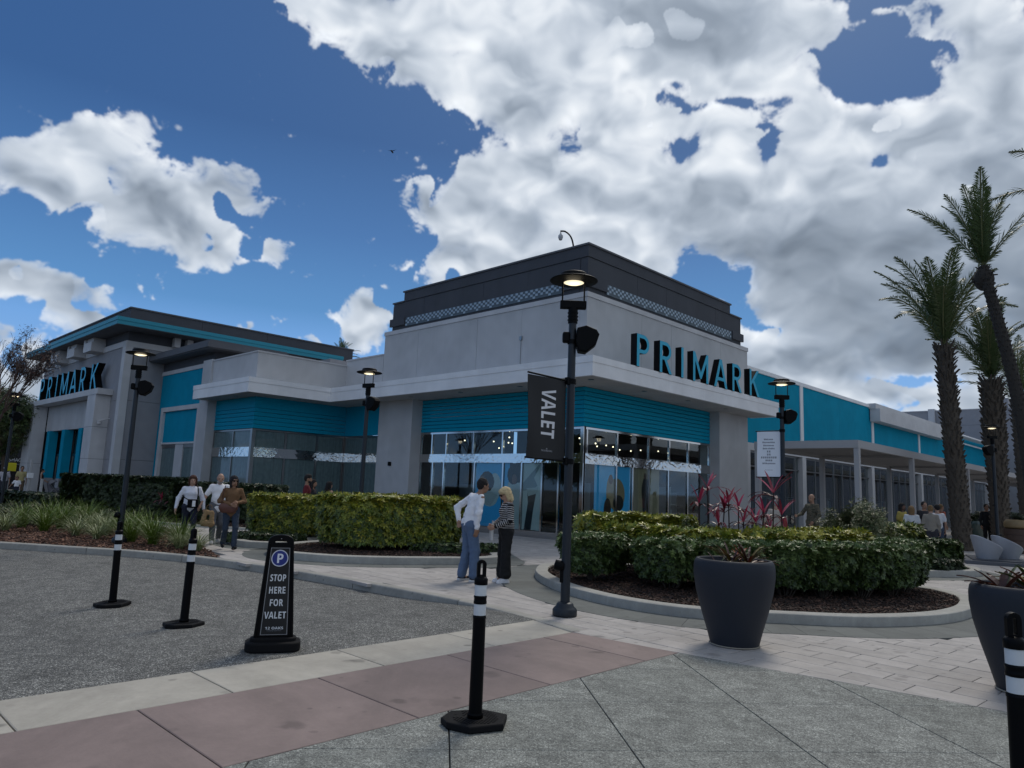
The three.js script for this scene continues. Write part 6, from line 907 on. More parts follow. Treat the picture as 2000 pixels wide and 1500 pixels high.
// ---------------------------------------------------------------- people
// one closed surface from tapered, rounded bones joined by a smooth minimum (naive surface nets)
function skinned(bones, h, k, folds = 0, fs = 9) {
  const lo = [1e9, 1e9, 1e9], hi = [-1e9, -1e9, -1e9];
  for (const b of bones) for (const [p, r] of b.c ? [[b.c, Math.max(...b.r)]] : [[b.a, b.ra], [b.b, b.rb]]) for (let i = 0; i < 3; i++) { lo[i] = Math.min(lo[i], p[i] - r); hi[i] = Math.max(hi[i], p[i] + r); }
  const pad = 3 * h + k * 0.3, n = [0, 1, 2].map((i) => Math.ceil((hi[i] - lo[i] + 2 * pad) / h) + 1), o = lo.map((v) => v - pad), [nx, ny, nz] = n, D = new Float32Array(nx * ny * nz).fill(1), W = new Float32Array(nx * ny * nz), VV = new Float32Array(nx * ny * nz);
  W.fill(9);
  for (const b of bones) {
    const m = k + 3 * h, A = b.c ?? b.a, B = b.c ?? b.b, ra = b.c ? Math.max(...b.r) : b.ra, rb = b.c ? ra : b.rb, r0 = [], r1 = [];
    for (let i = 0; i < 3; i++) { r0[i] = Math.max(0, Math.floor((Math.min(A[i] - ra, B[i] - rb) - m - o[i]) / h)); r1[i] = Math.min(n[i] - 1, Math.ceil((Math.max(A[i] + ra, B[i] + rb) + m - o[i]) / h)); }
    const dx = B[0] - A[0], dy = B[1] - A[1], dz = (B[2] - A[2]), fz = b.fz ?? 1, L2 = dx * dx + dy * dy + dz * dz || 1, L = Math.sqrt(L2);
    for (let z = r0[2]; z <= r1[2]; z++) for (let y = r0[1]; y <= r1[1]; y++) for (let x = r0[0]; x <= r1[0]; x++) {
      const px = o[0] + x * h - A[0], py = o[1] + y * h - A[1], pz = o[2] + z * h - A[2]; let d, v;
      if (b.c) { const q = Math.hypot(px / b.r[0], py / b.r[1], pz / b.r[2]); d = (q - 1) * Math.min(...b.r); v = py; }
      else { const t = clamp((px * dx + py * dy + pz * dz) / L2), ex = px - dx * t, ey = py - dy * t, ez = (pz - dz * t) * fz; d = (Math.hypot(ex, ey, ez) - lerp(b.ra, b.rb, t)) / (fz > 1 ? lerp(1, fz, 0.4) : 1); v = b.v0 !== undefined ? b.v0 + L * t : A[1] + py; }
      const i = (z * ny + y) * nx + x, e = D[i]; if (d < W[i]) { W[i] = d; VV[i] = v; }
      const s = Math.max(k - Math.abs(e - d), 0) / k; D[i] = Math.min(e, d) - s * s * k * 0.25;
    }
  }
  if (folds) for (let z = 0; z < nz; z++) for (let y = 0; y < ny; y++) for (let x = 0; x < nx; x++) { const i = (z * ny + y) * nx + x; if (Math.abs(D[i]) < 0.05) D[i] += folds * (N3((o[0] + x * h) * fs, (o[1] + y * h) * fs * 1.3, (o[2] + z * h) * fs) + 0.5 * N3((o[0] + x * h) * fs * 2.6, (o[1] + y * h) * fs * 1.6, (o[2] + z * h) * fs * 2.6)); }
  const id = new Int32Array(nx * ny * nz).fill(-1), pos = [], uv = [], idx = [], at = (x, y, z) => (z * ny + y) * nx + x;
  const E = [[0, 1], [2, 3], [4, 5], [6, 7], [0, 2], [1, 3], [4, 6], [5, 7], [0, 4], [1, 5], [2, 6], [3, 7]];
  for (let z = 0; z < nz - 1; z++) for (let y = 0; y < ny - 1; y++) for (let x = 0; x < nx - 1; x++) {
    const c = []; let neg = 0; for (let q = 0; q < 8; q++) { const v = D[at(x + (q & 1), y + ((q >> 1) & 1), z + (q >> 2))]; c.push(v); if (v < 0) neg++; } if (neg === 0 || neg === 8) continue;
    let sx = 0, sy = 0, sz = 0, m = 0; for (const [p, q] of E) if ((c[p] < 0) !== (c[q] < 0)) { const t = c[p] / (c[p] - c[q]); sx += lerp(p & 1, q & 1, t); sy += lerp((p >> 1) & 1, (q >> 1) & 1, t); sz += lerp(p >> 2, q >> 2, t); m++; }
    id[at(x, y, z)] = pos.length / 3; const X = o[0] + (x + sx / m) * h, Y = o[1] + (y + sy / m) * h, Z = o[2] + (z + sz / m) * h; pos.push(X, Y, Z); uv.push(X + Z, VV[at(x, y, z)]);
  }
  for (let z = 1; z < nz - 1; z++) for (let y = 1; y < ny - 1; y++) for (let x = 1; x < nx - 1; x++) {
    const s = D[at(x, y, z)] < 0, quad = (a, b, c, d, f) => { if (a < 0 || b < 0 || c < 0 || d < 0) return; f ? idx.push(a, b, c, a, c, d) : idx.push(a, c, b, a, d, c); };
    if (s !== D[at(x + 1, y, z)] < 0) quad(id[at(x, y - 1, z - 1)], id[at(x, y, z - 1)], id[at(x, y, z)], id[at(x, y - 1, z)], s);
    if (s !== D[at(x, y + 1, z)] < 0) quad(id[at(x - 1, y, z - 1)], id[at(x - 1, y, z)], id[at(x, y, z)], id[at(x, y, z - 1)], s);
    if (s !== D[at(x, y, z + 1)] < 0) quad(id[at(x - 1, y - 1, z)], id[at(x, y - 1, z)], id[at(x, y, z)], id[at(x - 1, y, z)], s);
  }
  const g = new THREE.BufferGeometry(); g.setAttribute('position', new THREE.Float32BufferAttribute(pos, 3)); g.setAttribute('uv', new THREE.Float32BufferAttribute(uv, 2)); g.setIndex(idx); g.computeVertexNormals(); return g;
}
const cap = (a, b, ra, rb = ra, fz, v0) => ({ a, b, ra, rb, fz, v0 });
// a relaxed hand: wrist at the origin, fingers down -y, thumb towards +z
const HAND = (() => {
  const B = [cap([0, 0.01, 0], [0, -0.045, 0.0], 0.022, 0.026), cap([0, -0.03, -0.022], [0, -0.085, -0.026], 0.013, 0.012), cap([0, -0.03, 0.02], [0, -0.088, 0.026], 0.014, 0.012), cap([0, -0.04, 0], [0, -0.088, 0], 0.014, 0.012)];
  [[-0.028, 0.060, 0.0078], [-0.0095, 0.076, 0.0085], [0.009, 0.080, 0.0088], [0.027, 0.072, 0.0085]].forEach(([z, L, r]) => { const a = [0, -0.085, z], b = [-0.008, -0.085 - L * 0.45, z * 1.12], c = [-0.024, -0.085 - L * 0.78, z * 1.14], d = [-0.040, -0.085 - L * 0.92, z * 1.1]; B.push(cap(a, b, r * 1.1, r), cap(b, c, r, r * 0.92), cap(c, d, r * 0.92, r * 0.8)); });
  B.push(cap([0, -0.02, 0.022], [-0.012, -0.055, 0.048], 0.014, 0.0115), cap([-0.012, -0.055, 0.048], [-0.026, -0.092, 0.052], 0.0105, 0.0088));
  return skinned(B, 0.0042, 0.007);
})();
const HEAD = (h) => skinned([{ c: [0, 0.03, -0.012], r: [0.074, 0.090, 0.094] }, { c: [0, -0.035, 0.022], r: [0.060, 0.078, 0.068] }, cap([-0.03, -0.085, 0.035], [0.03, -0.085, 0.035], 0.028), cap([0, 0.012, 0.085], [0, -0.028, 0.104], 0.010, 0.015), cap([-0.034, 0.025, 0.072], [0.034, 0.025, 0.072], 0.013), { c: [0.076, -0.005, -0.012], r: [0.011, 0.031, 0.019] }, { c: [-0.076, -0.005, -0.012], r: [0.011, 0.031, 0.019] }, cap([-0.02, -0.062, 0.083], [0.02, -0.062, 0.083], 0.009), cap([0, -0.05, -0.02], [0, -0.16, -0.035], 0.052, 0.056)], h, 0.022);
const heads = new Map();
const HAIR = {
  short: [{ c: [0, 0.050, -0.024], r: [0.084, 0.086, 0.094] }, { c: [0, 0.0, -0.055], r: [0.078, 0.072, 0.06] }, cap([0.072, 0.02, 0.005], [0.072, 0.045, 0.02], 0.015), cap([-0.072, 0.02, 0.005], [-0.072, 0.045, 0.02], 0.015)],
  curly: [{ c: [0, 0.065, -0.012], r: [0.088, 0.085, 0.100] }, { c: [0, 0.01, -0.05], r: [0.082, 0.08, 0.066] }, { c: [0, 0.10, 0.03], r: [0.07, 0.045, 0.06] }],
  thin: [cap([0.074, 0.0, -0.02], [0.05, -0.01, -0.085], 0.018), cap([-0.074, 0.0, -0.02], [-0.05, -0.01, -0.085], 0.018), cap([-0.05, -0.01, -0.085], [0.05, -0.01, -0.085], 0.02)],
  bob: [{ c: [0, 0.052, -0.016], r: [0.090, 0.086, 0.104] }, cap([0.080, 0.02, -0.005], [0.074, -0.115, 0.0], 0.030, 0.022), cap([-0.080, 0.02, -0.005], [-0.074, -0.115, 0.0], 0.030, 0.022), cap([0, 0.02, -0.07], [0, -0.13, -0.075], 0.066, 0.05), cap([-0.05, -0.02, -0.06], [-0.055, -0.15, -0.055], 0.045, 0.028), cap([0.05, -0.02, -0.06], [0.055, -0.15, -0.055], 0.045, 0.028), cap([-0.04, 0.075, 0.065], [0.05, 0.075, 0.06], 0.028)],
  long: [{ c: [0, 0.052, -0.016], r: [0.088, 0.086, 0.102] }, cap([0.078, 0.02, -0.01], [0.085, -0.22, -0.01], 0.030, 0.03), cap([-0.078, 0.02, -0.01], [-0.085, -0.22, -0.01], 0.030, 0.03), cap([0, 0.02, -0.07], [0, -0.30, -0.10], 0.07, 0.06)],
  hood: [{ c: [0, 0.040, -0.022], r: [0.096, 0.104, 0.106] }, cap([0.082, 0.02, 0.0], [0.070, -0.12, 0.012], 0.028, 0.03), cap([-0.082, 0.02, 0.0], [-0.070, -0.12, 0.012], 0.028, 0.03), cap([0, 0.0, -0.06], [0, -0.15, -0.06], 0.072, 0.07)],
  bun: [{ c: [0, 0.050, -0.020], r: [0.086, 0.086, 0.098] }, { c: [0, 0.0, -0.05], r: [0.08, 0.075, 0.062] }, { c: [0, 0.10, -0.09], r: [0.045, 0.042, 0.045] }],
};
const cloth = (c, o = {}) => std({ color: lin(...c), roughness: 0.9, ...o });
const SKIN = { fair: std({ color: lin(0.40, 0.235, 0.165), roughness: 0.6 }), tan: std({ color: lin(0.30, 0.165, 0.105), roughness: 0.6 }), brown: std({ color: lin(0.125, 0.065, 0.042), roughness: 0.6 }) };
const BASE = { pelvis: [0, 0.95, 0], waist: [0, 1.09, 0.0], chest: [0, 1.29, 0], neck: [0, 1.46, -0.012], head: [0, 1.625, 0.015], hip: [0.092, 0.91, 0], knee: [0.10, 0.50, 0.02], ankle: [0.10, 0.085, -0.02], sh: [0.175, 1.405, -0.01], el: [0.235, 1.13, -0.035], wr: [0.245, 0.885, 0.03] };
// o: at, yaw, tall, h (cell), pose, skin, top, sleeve, legs, shoes, hair, hairMat ...
function person(label, o) {
  const t = thing('person', label, 'person', [o.at[0], o.y ?? 0, o.at[1]], o.yaw, o.group), h = o.h ?? 0.03, P = o.pose ?? {}, s = o.tall / 1.75, wd = o.wide ?? 1;
  t.scale.setScalar(s);
  const J = (n, side) => { const v = P[n + (side === undefined ? '' : side > 0 ? 'L' : 'R')] ?? (side === undefined ? P[n] : undefined); if (v) return v; const b = BASE[n]; return side === undefined ? b : [b[0] * side, b[1], b[2]]; };
  const pel = J('pelvis'), wai = J('waist'), che = J('chest'), nec = J('neck'), hea = J('head'), S = [1, -1], sub = (a, b) => [a[0] - b[0], a[1] - b[1], a[2] - b[2]], add = (a, b, k = 1) => [a[0] + b[0] * k, a[1] + b[1] * k, a[2] + b[2] * k];
  const skin = [cap(nec, add(hea, [0, -0.08, -0.01]), 0.056, 0.05), cap(pel, wai, 0.12, 0.115, 1.3), cap(wai, che, 0.115, 0.13, 1.35), cap(J('sh', 1), J('sh', -1), 0.055)];
  for (const i of S) skin.push(cap(J('sh', i), J('el', i), 0.045, 0.038), cap(J('el', i), J('wr', i), 0.038, 0.025), cap(J('hip', i), J('knee', i), 0.078, 0.05), cap(J('knee', i), J('ankle', i), 0.05, 0.033), cap(J('ankle', i), add(J('ankle', i), [0, -0.04, 0.08]), 0.034, 0.03));
  const geos = [skinned(skin, h, 0.03)];
  for (const i of S) { // hands continue the forearms
    const d = V(...sub(J('wr', i), J('el', i))).normalize(), fwd = V(...(P['palm' + (i > 0 ? 'L' : 'R')] ?? [0, 0, 1])); const q = new THREE.Matrix4(), yv = d.clone().negate(), zv = fwd.addScaledVector(yv, -fwd.dot(yv)).normalize(), xv = new THREE.Vector3().crossVectors(yv, zv); q.makeBasis(xv, yv, zv).setPosition(...J('wr', i)); const g = HAND.clone(); if (i < 0) { g.scale(-1, 1, 1); const ix = g.index.array; for (let e = 0; e < ix.length; e += 3) { const x = ix[e]; ix[e] = ix[e + 1]; ix[e + 1] = x; } g.computeVertexNormals(); } g.applyMatrix4(q); geos.push(g);
  }
  const hh = h < 0.022 ? 0.0065 : 0.012; if (!heads.has(hh)) heads.set(hh, HEAD(hh));
  const T = new THREE.Matrix4().makeRotationFromEuler(new THREE.Euler(o.nod ?? 0, o.look ?? 0, o.tilt ?? 0, 'YXZ')).setPosition(...hea);
  geos.push(heads.get(hh).clone().applyMatrix4(T));
  part('body', geos, o.skin ?? SKIN.tan, t);
  if (o.hair) { const g = skinned(HAIR[o.hair].map((b) => b.c ? b : b), hh * 1.1, 0.03, o.hair === 'thin' ? 0 : 0.006, 26); part(o.hairName ?? 'hair', g.applyMatrix4(T), o.hairMat, t); }
  if (o.face) { const dark = M.black; for (const i of S) part('eye', new THREE.SphereGeometry(0.010, 8, 6).scale(1.3, 0.8, 0.7).translate(i * 0.031, 0.008, 0.079).applyMatrix4(T), dark, t); part('mouth', rbx(0.042, 0.009, 0.012, 0.004, 0, -0.060, 0.089).applyMatrix4(T), std({ color: lin(0.22, 0.075, 0.06) }), t); }
  if (o.glasses) part('sunglasses', [rbx(0.058, 0.042, 0.014, 0.006, 0.034, 0.008, 0.096), rbx(0.058, 0.042, 0.014, 0.006, -0.034, 0.008, 0.096), bar([0.062, 0.014, 0.09], [0.08, 0.01, -0.01], 0.004, 5), bar([-0.062, 0.014, 0.09], [-0.08, 0.01, -0.01], 0.004, 5), bar([-0.01, 0.014, 0.098], [0.01, 0.014, 0.098], 0.004, 5)].map((g) => g.applyMatrix4(T)), M.plasticBlack, t);
  if (o.beard) part('beard', skinned([cap([-0.045, -0.075, 0.04], [0.045, -0.075, 0.04], 0.036), { c: [0, -0.085, 0.06], r: [0.035, 0.03, 0.03] }], hh, 0.02).applyMatrix4(T), o.hairMat, t);
  // clothes
  const top = [cap(add(pel, [0, o.hem ?? 0.02, 0]), wai, 0.152 * wd, 0.146 * wd, 1.32), cap(wai, che, 0.146 * wd, 0.158 * wd, 1.38), cap(add(J('sh', 1), [-0.05, -0.012, 0]), add(J('sh', -1), [0.05, -0.012, 0]), 0.064), cap(che, add(nec, [0, -0.055, 0]), 0.13, 0.062, 1.25), cap(add(pel, [-0.06 * wd, (o.hem ?? 0.02) - 0.02, 0]), add(pel, [0.06 * wd, (o.hem ?? 0.02) - 0.02, 0]), 0.112 * wd, 0.112 * wd, 1.0)];
  if (o.belly) top.push({ c: add(wai, [0, 0.02, 0.05]), r: [0.14 * wd, 0.15, 0.10 * o.belly] }); if (o.bust) top.push(cap(add(che, [-0.07, 0.0, 0.075]), add(che, [0.07, 0.0, 0.075]), 0.062));
  for (const i of S) { top.push(cap(J('sh', i), o.sleeve === 'short' ? add(J('sh', i), sub(J('el', i), J('sh', i)), 0.72) : J('el', i), 0.062, o.sleeve === 'short' ? 0.062 : 0.055, 1, 0)); if (o.sleeve !== 'short' && o.sleeve !== 'none') top.push(cap(J('el', i), add(J('el', i), sub(J('wr', i), J('el', i)), 0.97), 0.053, 0.040, 1, 0.28)); }
  if (o.collar) top.push(cap(add(nec, [0, -0.035, -0.012]), add(nec, [0, 0.012, -0.012]), 0.070, 0.060, 1.0));
  const topUsed = o.sleeve === 'none' ? top.filter((b, i) => i < 5) : top;
  part(o.topName ?? 'shirt', skinned(topUsed, h, 0.035, o.folds ?? 0.007), o.top, t);
  const lg = [cap(add(J('hip', 1), [-0.02, 0.03, 0]), add(J('hip', -1), [0.02, 0.03, 0]), 0.118 * wd, 0.118 * wd, 1.05), cap(pel, add(pel, [0, 0.06, 0]), 0.145 * wd, 0.14 * wd, 1.28)], wl = o.legWide ?? 1, crop = o.crop ?? 0.94;
  for (const i of S) lg.push(cap(J('hip', i), J('knee', i), 0.096 * wd, 0.070 * wl), cap(J('knee', i), add(J('knee', i), sub(J('ankle', i), J('knee', i)), crop), 0.070 * wl, (o.cuff ?? 0.056) * wl));
  if (o.skirt) lg.push(cap(pel, [0, o.skirt, 0], 0.15, 0.19, 1.2));
  part(o.legName ?? 'trousers', skinned(lg, h, 0.03, 0.007), o.legs, t);
  for (const i of S) { const a = J('ankle', i), yaw = P['foot' + (i > 0 ? 'L' : 'R')] ?? i * 0.12, d = [Math.sin(yaw), 0, Math.cos(yaw)], up = P['toeUp' + (i > 0 ? 'L' : 'R')] ?? 0; const L = [cap(add([a[0], a[1] - 0.045, a[2]], d, -0.03), add([a[0], a[1] - 0.05 + up, a[2]], d, 0.135), 0.040, 0.036), cap(a, add([a[0], a[1] - 0.03, a[2]], d, 0.04), 0.040, 0.036)]; const g = skinned(L, Math.min(h, 0.012), 0.02), p = g.attributes.position, fl = a[1] - 0.085; for (let e = 0; e < p.count; e++) if (p.getY(e) < fl) p.setY(e, fl); g.computeVertexNormals(); const sh = part('shoe', g, o.shoes, t); if (o.sole) part('sole', skinned([cap(add([a[0], a[1] - 0.070, a[2]], d, -0.035), add([a[0], a[1] - 0.070 + up, a[2]], d, 0.145), 0.043, 0.040, 1)], Math.min(h, 0.012), 0.01).scale(1, 1, 1), o.sole, sh); }
  return t;
}
const stripes = (() => { const m = canvasMat(8, 64, (c, w, h) => { c.fillStyle = '#0d0e13'; c.fillRect(0, 0, w, h); c.fillStyle = '#b9b6b4'; c.fillRect(0, 0, w, h * 0.36); }, { roughness: 0.95 }); m.map.wrapS = m.map.wrapT = THREE.RepeatWrapping; m.map.repeat.set(1, 26); return m; })();
const denim = (k) => cloth([0.085 * k, 0.130 * k, 0.215 * k], { bumpMap: bumpFine, bumpScale: 0.002 }), whiteCloth = cloth([0.76, 0.76, 0.79]), camoMat = (() => { const m = std({ roughness: 0.9, map: noiseTexture(256, (u, v) => { const a = tnoise(u, v, 16, 3), b = tnoise(u, v, 22, 11); return a > 0.12 ? [0.22, 0.22, 0.18] : b > 0.1 ? [0.42, 0.38, 0.32] : [0.32, 0.31, 0.25]; }, true, 0.5) }); return m; })();
const hairDark = cloth([0.012, 0.010, 0.010]), hairBrown = cloth([0.06, 0.022, 0.014]), hairBlond = cloth([0.56, 0.44, 0.25]), hairGrey = cloth([0.28, 0.27, 0.26]), hairTan = cloth([0.18, 0.11, 0.05]);
// the couple on the pavers
person('man in a white long sleeved top and blue jeans, seen from behind on the pavers', { at: [8.63, -9.36], yaw: 1.22, tall: 1.80, h: 0.015, skin: SKIN.tan, top: whiteCloth, legs: denim(1.05), shoes: cloth([0.012, 0.013, 0.02]), sole: cloth([0.55, 0.55, 0.55]), hair: 'short', hairMat: hairDark, legWide: 1.22, cuff: 0.066, belly: 0.8, look: 0.15, nod: 0.12, face: true, hem: 0.03, folds: 0.010, wide: 1.05,
  pose: { waist: [0, 1.09, 0.02], chest: [0, 1.29, 0.09], neck: [0, 1.44, 0.15], head: [0, 1.585, 0.215], shL: [0.175, 1.395, 0.09], shR: [-0.175, 1.385, 0.11], elL: [0.36, 1.20, -0.10], wrL: [0.22, 0.985, -0.12], palmL: [-0.6, 0, 0.8], elR: [-0.255, 1.13, 0.04], wrR: [-0.23, 0.885, 0.03], ankleL: [0.13, 0.085, -0.06], ankleR: [-0.11, 0.085, 0.06], kneeR: [-0.10, 0.50, 0.07] } });
person('blond woman in a striped sweater and black trousers, looking down beside the man', { at: [9.07, -8.90], yaw: -2.05, tall: 1.63, h: 0.015, skin: SKIN.fair, top: stripes, legs: cloth([0.006, 0.006, 0.007]), legName: 'jumpsuit', shoes: cloth([0.72, 0.72, 0.75]), sole: cloth([0.72, 0.72, 0.74]), hair: 'bob', hairMat: hairBlond, glasses: true, legWide: 1.25, cuff: 0.085, crop: 0.80, wide: 1.10, bust: true, nod: 0.45, hem: 0.10, face: true, topName: 'sweater',
  pose: { head: [0, 1.615, 0.05], neck: [0, 1.455, 0.0], elL: [0.235, 1.14, 0.02], wrL: [0.10, 1.02, 0.24], palmL: [0.3, 1, 0.2], elR: [-0.235, 1.14, 0.02], wrR: [-0.08, 1.03, 0.25], palmR: [-0.3, 1, 0.2], ankleL: [0.07, 0.085, 0.0], ankleR: [-0.07, 0.085, 0.03], kneeL: [0.08, 0.5, 0.02], kneeR: [-0.08, 0.5, 0.03] } });
{ const b = thing('shoulder_bag', 'small white bag hanging in front of the blond woman', 'bag', [8.86, 0, -9.05], -2.05); part('pouch', rbx(0.13, 0.20, 0.05, 0.022, 0, 0.80, 0), cloth([0.55, 0.54, 0.53]), b); part('strap', [bar([-0.05, 0.90, 0], [-0.02, 1.04, -0.02], 0.008, 6), bar([0.05, 0.90, 0], [0.02, 1.04, -0.02], 0.008, 6)], cloth([0.5, 0.5, 0.5]), b); }
// three walkers coming towards the road
const walkA = { ankleL: [0.09, 0.10, 0.20], kneeL: [0.10, 0.52, 0.16], toeUpL: 0.03, ankleR: [-0.09, 0.13, -0.22], kneeR: [-0.10, 0.50, 0.02] }, walkB = { ankleR: [-0.09, 0.10, 0.20], kneeR: [-0.10, 0.52, 0.16], toeUpR: 0.03, ankleL: [0.09, 0.13, -0.20], kneeL: [0.10, 0.50, 0.02] };
person('woman in a white denim jacket with a crossbody bag, left of the three walkers', { at: [7.12, -17.55], yaw: -0.30, tall: 1.62, h: 0.018, skin: SKIN.fair, top: cloth([0.66, 0.67, 0.74]), topName: 'jacket', legs: cloth([0.010, 0.013, 0.030]), shoes: cloth([0.01, 0.01, 0.01]), hair: 'bob', hairMat: hairBrown, collar: true, face: true, wide: 1.08, bust: true, legWide: 0.9, hem: -0.0,
  pose: { ...walkA, elR: [-0.30, 1.14, -0.03], wrR: [-0.34, 0.91, 0.03], elL: [0.29, 1.13, -0.03], wrL: [0.32, 0.90, 0.05] } });
{ const b = thing('crossbody_bag', 'small black and white bag worn across the white denim jacket', 'bag', [7.12, 0, -17.55], -0.30); part('pouch', rbx(0.23, 0.20, 0.08, 0.02, 0.03, 0.96, 0.19), M.plasticBlack, b); part('pocket', rbx(0.07, 0.14, 0.012, 0.005, 0.05, 0.96, 0.235), whiteCloth, b); part('strap', [tube([[0.12, 1.05, 0.19], [0.13, 1.25, 0.17], [0.10, 1.39, 0.09], [0.07, 1.42, 0.0]], 0.012, 6), tube([[-0.08, 1.05, 0.19], [-0.16, 1.10, 0.14], [-0.20, 1.14, 0.02]], 0.011, 6)], M.plasticBlack, b); }
person('bald man in a white polo shirt and grey trousers, middle of the three walkers', { at: [7.74, -17.45], yaw: -0.32, tall: 1.71, h: 0.018, skin: SKIN.fair, top: whiteCloth, topName: 'polo_shirt', sleeve: 'short', legs: cloth([0.105, 0.11, 0.125]), shoes: cloth([0.50, 0.50, 0.54]), sole: cloth([0.6, 0.6, 0.6]), hair: 'thin', hairMat: hairGrey, beard: true, collar: true, face: true, belly: 1.15, wide: 1.08, legWide: 1.1, nod: 0.22, hem: -0.04,
  pose: { ...walkB, elR: [-0.31, 1.14, 0.02], wrR: [-0.42, 0.94, 0.18], palmR: [0.3, 0, 1], elL: [0.27, 1.12, -0.03], wrL: [0.26, 0.87, 0.02], head: [0, 1.605, 0.05] } });
{ const b = thing('paper_bag', 'brown paper shopping bag carried by the bald man', 'bag', [7.38, 0, -17.12], -0.5); part('sack', skinned([cap([-0.09, 0.52, 0], [0.08, 0.50, 0], 0.075, 0.075, 1.3), cap([-0.10, 0.53, 0], [-0.055, 0.78, 0], 0.06, 0.045, 1.2), cap([0.09, 0.51, 0], [0.085, 0.76, 0], 0.06, 0.045, 1.2), cap([-0.05, 0.78, 0], [0.08, 0.76, 0], 0.05, 0.045, 1.5)], 0.012, 0.03, 0.008, 14), cloth([0.31, 0.20, 0.10]), b); part('handle', tube([[-0.05, 0.85, 0], [-0.03, 0.93, 0], [0.05, 0.94, 0], [0.08, 0.86, 0]], 0.006, 5), cloth([0.25, 0.16, 0.08]), b); }
person('woman in a tan jacket, dark hood and jeans, right of the three walkers', { at: [7.38, -15.92], yaw: -0.25, tall: 1.64, h: 0.018, skin: SKIN.tan, top: cloth([0.155, 0.082, 0.038], { bumpMap: bumpFine, bumpScale: 0.002 }), topName: 'jacket', legs: denim(0.30), shoes: cloth([0.008, 0.008, 0.009]), hair: 'hood', hairMat: cloth([0.012, 0.010, 0.012]), hairName: 'head_covering', glasses: true, face: true, wide: 1.05, collar: true, hem: -0.03, legWide: 0.92, cuff: 0.07, look: 0.2,
  pose: { ...walkA, elR: [-0.28, 1.15, -0.02], wrR: [-0.07, 1.08, 0.21], palmR: [0, 1, 0], elL: [0.28, 1.15, -0.02], wrL: [0.09, 1.12, 0.20], palmL: [0, 1, 0] } });
{ const b = thing('shoulder_bag', 'reddish brown leather bag at the hip of the woman in tan', 'bag', [7.38, 0, -15.92], -0.25); part('pouch', skinned([cap([-0.22, 0.95, 0.13], [0.02, 0.94, 0.17], 0.085, 0.085, 1.7), cap([-0.20, 0.88, 0.13], [0.0, 0.88, 0.17], 0.06, 0.06, 1.7)], 0.015, 0.03), cloth([0.10, 0.036, 0.026], { roughness: 0.5 }), b); part('strap', tube([[-0.24, 1.0, 0.10], [-0.22, 1.25, 0.10], [-0.17, 1.42, 0.0]], 0.010, 6), cloth([0.08, 0.03, 0.02]), b); }
// three seen over the hedge
person('man in a dark red shirt with a dark beard, showing above the hedge', { at: [11.03, -19.03], yaw: 0.95, tall: 1.77, h: 0.024, top: cloth([0.12, 0.010, 0.016]), sleeve: 'short', legs: cloth([0.02, 0.02, 0.025]), shoes: M.black, hair: 'curly', hairMat: hairDark, beard: true, face: true });
person('woman with dark hair half hidden behind the man in dark red', { at: [11.50, -19.50], yaw: 0.6, tall: 1.64, h: 0.028, top: cloth([0.02, 0.02, 0.025]), legs: cloth([0.02, 0.02, 0.03]), shoes: M.black, hair: 'long', hairMat: hairDark, face: true });
person('woman with long black hair showing above the hedge left of the lamp post', { at: [12.05, -19.5], yaw: 1.6, tall: 1.60, h: 0.028, skin: SKIN.fair, top: cloth([0.30, 0.22, 0.16]), sleeve: 'none', legs: cloth([0.02, 0.02, 0.03]), shoes: M.black, hair: 'long', hairMat: hairDark, face: true, nod: 0.2 });
// at the far left
person('person in a white cap and pale shirt at the very left edge', { at: [8.83, -46.2], yaw: -0.2, tall: 1.72, top: cloth([0.42, 0.40, 0.44]), sleeve: 'short', legs: cloth([0.03, 0.03, 0.04]), shoes: M.black, hair: 'short', hairName: 'cap', hairMat: whiteCloth, pose: walkA });
person('man in a pale yellow shirt at the far left behind a small girl', { at: [9.75, -47.0], yaw: -0.2, tall: 1.78, top: cloth([0.40, 0.34, 0.16]), sleeve: 'short', legs: cloth([0.12, 0.09, 0.06]), shoes: M.black, hair: 'short', hairMat: hairDark, pose: walkB });
person('small girl in a white shirt and dark skirt at the far left', { at: [9.2, -45.1], yaw: -0.4, tall: 1.22, top: whiteCloth, sleeve: 'short', legs: cloth([0.012, 0.014, 0.03]), skirt: 0.62, shoes: M.black, hair: 'bun', hairMat: hairBrown, pose: { ...walkA, wrR: [-0.40, 1.0, 0.1], elR: [-0.30, 1.18, 0] } });
person('woman in a patterned top and black leggings pushing a stroller by the entrance', { at: [10.85, -47.6], yaw: 1.2, tall: 1.68, skin: SKIN.fair, top: cloth([0.03, 0.022, 0.03]), sleeve: 'none', legs: cloth([0.01, 0.01, 0.012]), shoes: M.black, hair: 'bun', hairMat: hairDark, pose: { ...walkA, elL: [0.25, 1.14, 0.02], wrL: [0.18, 1.02, 0.27], elR: [-0.25, 1.14, 0.02], wrR: [-0.18, 1.02, 0.27] } });
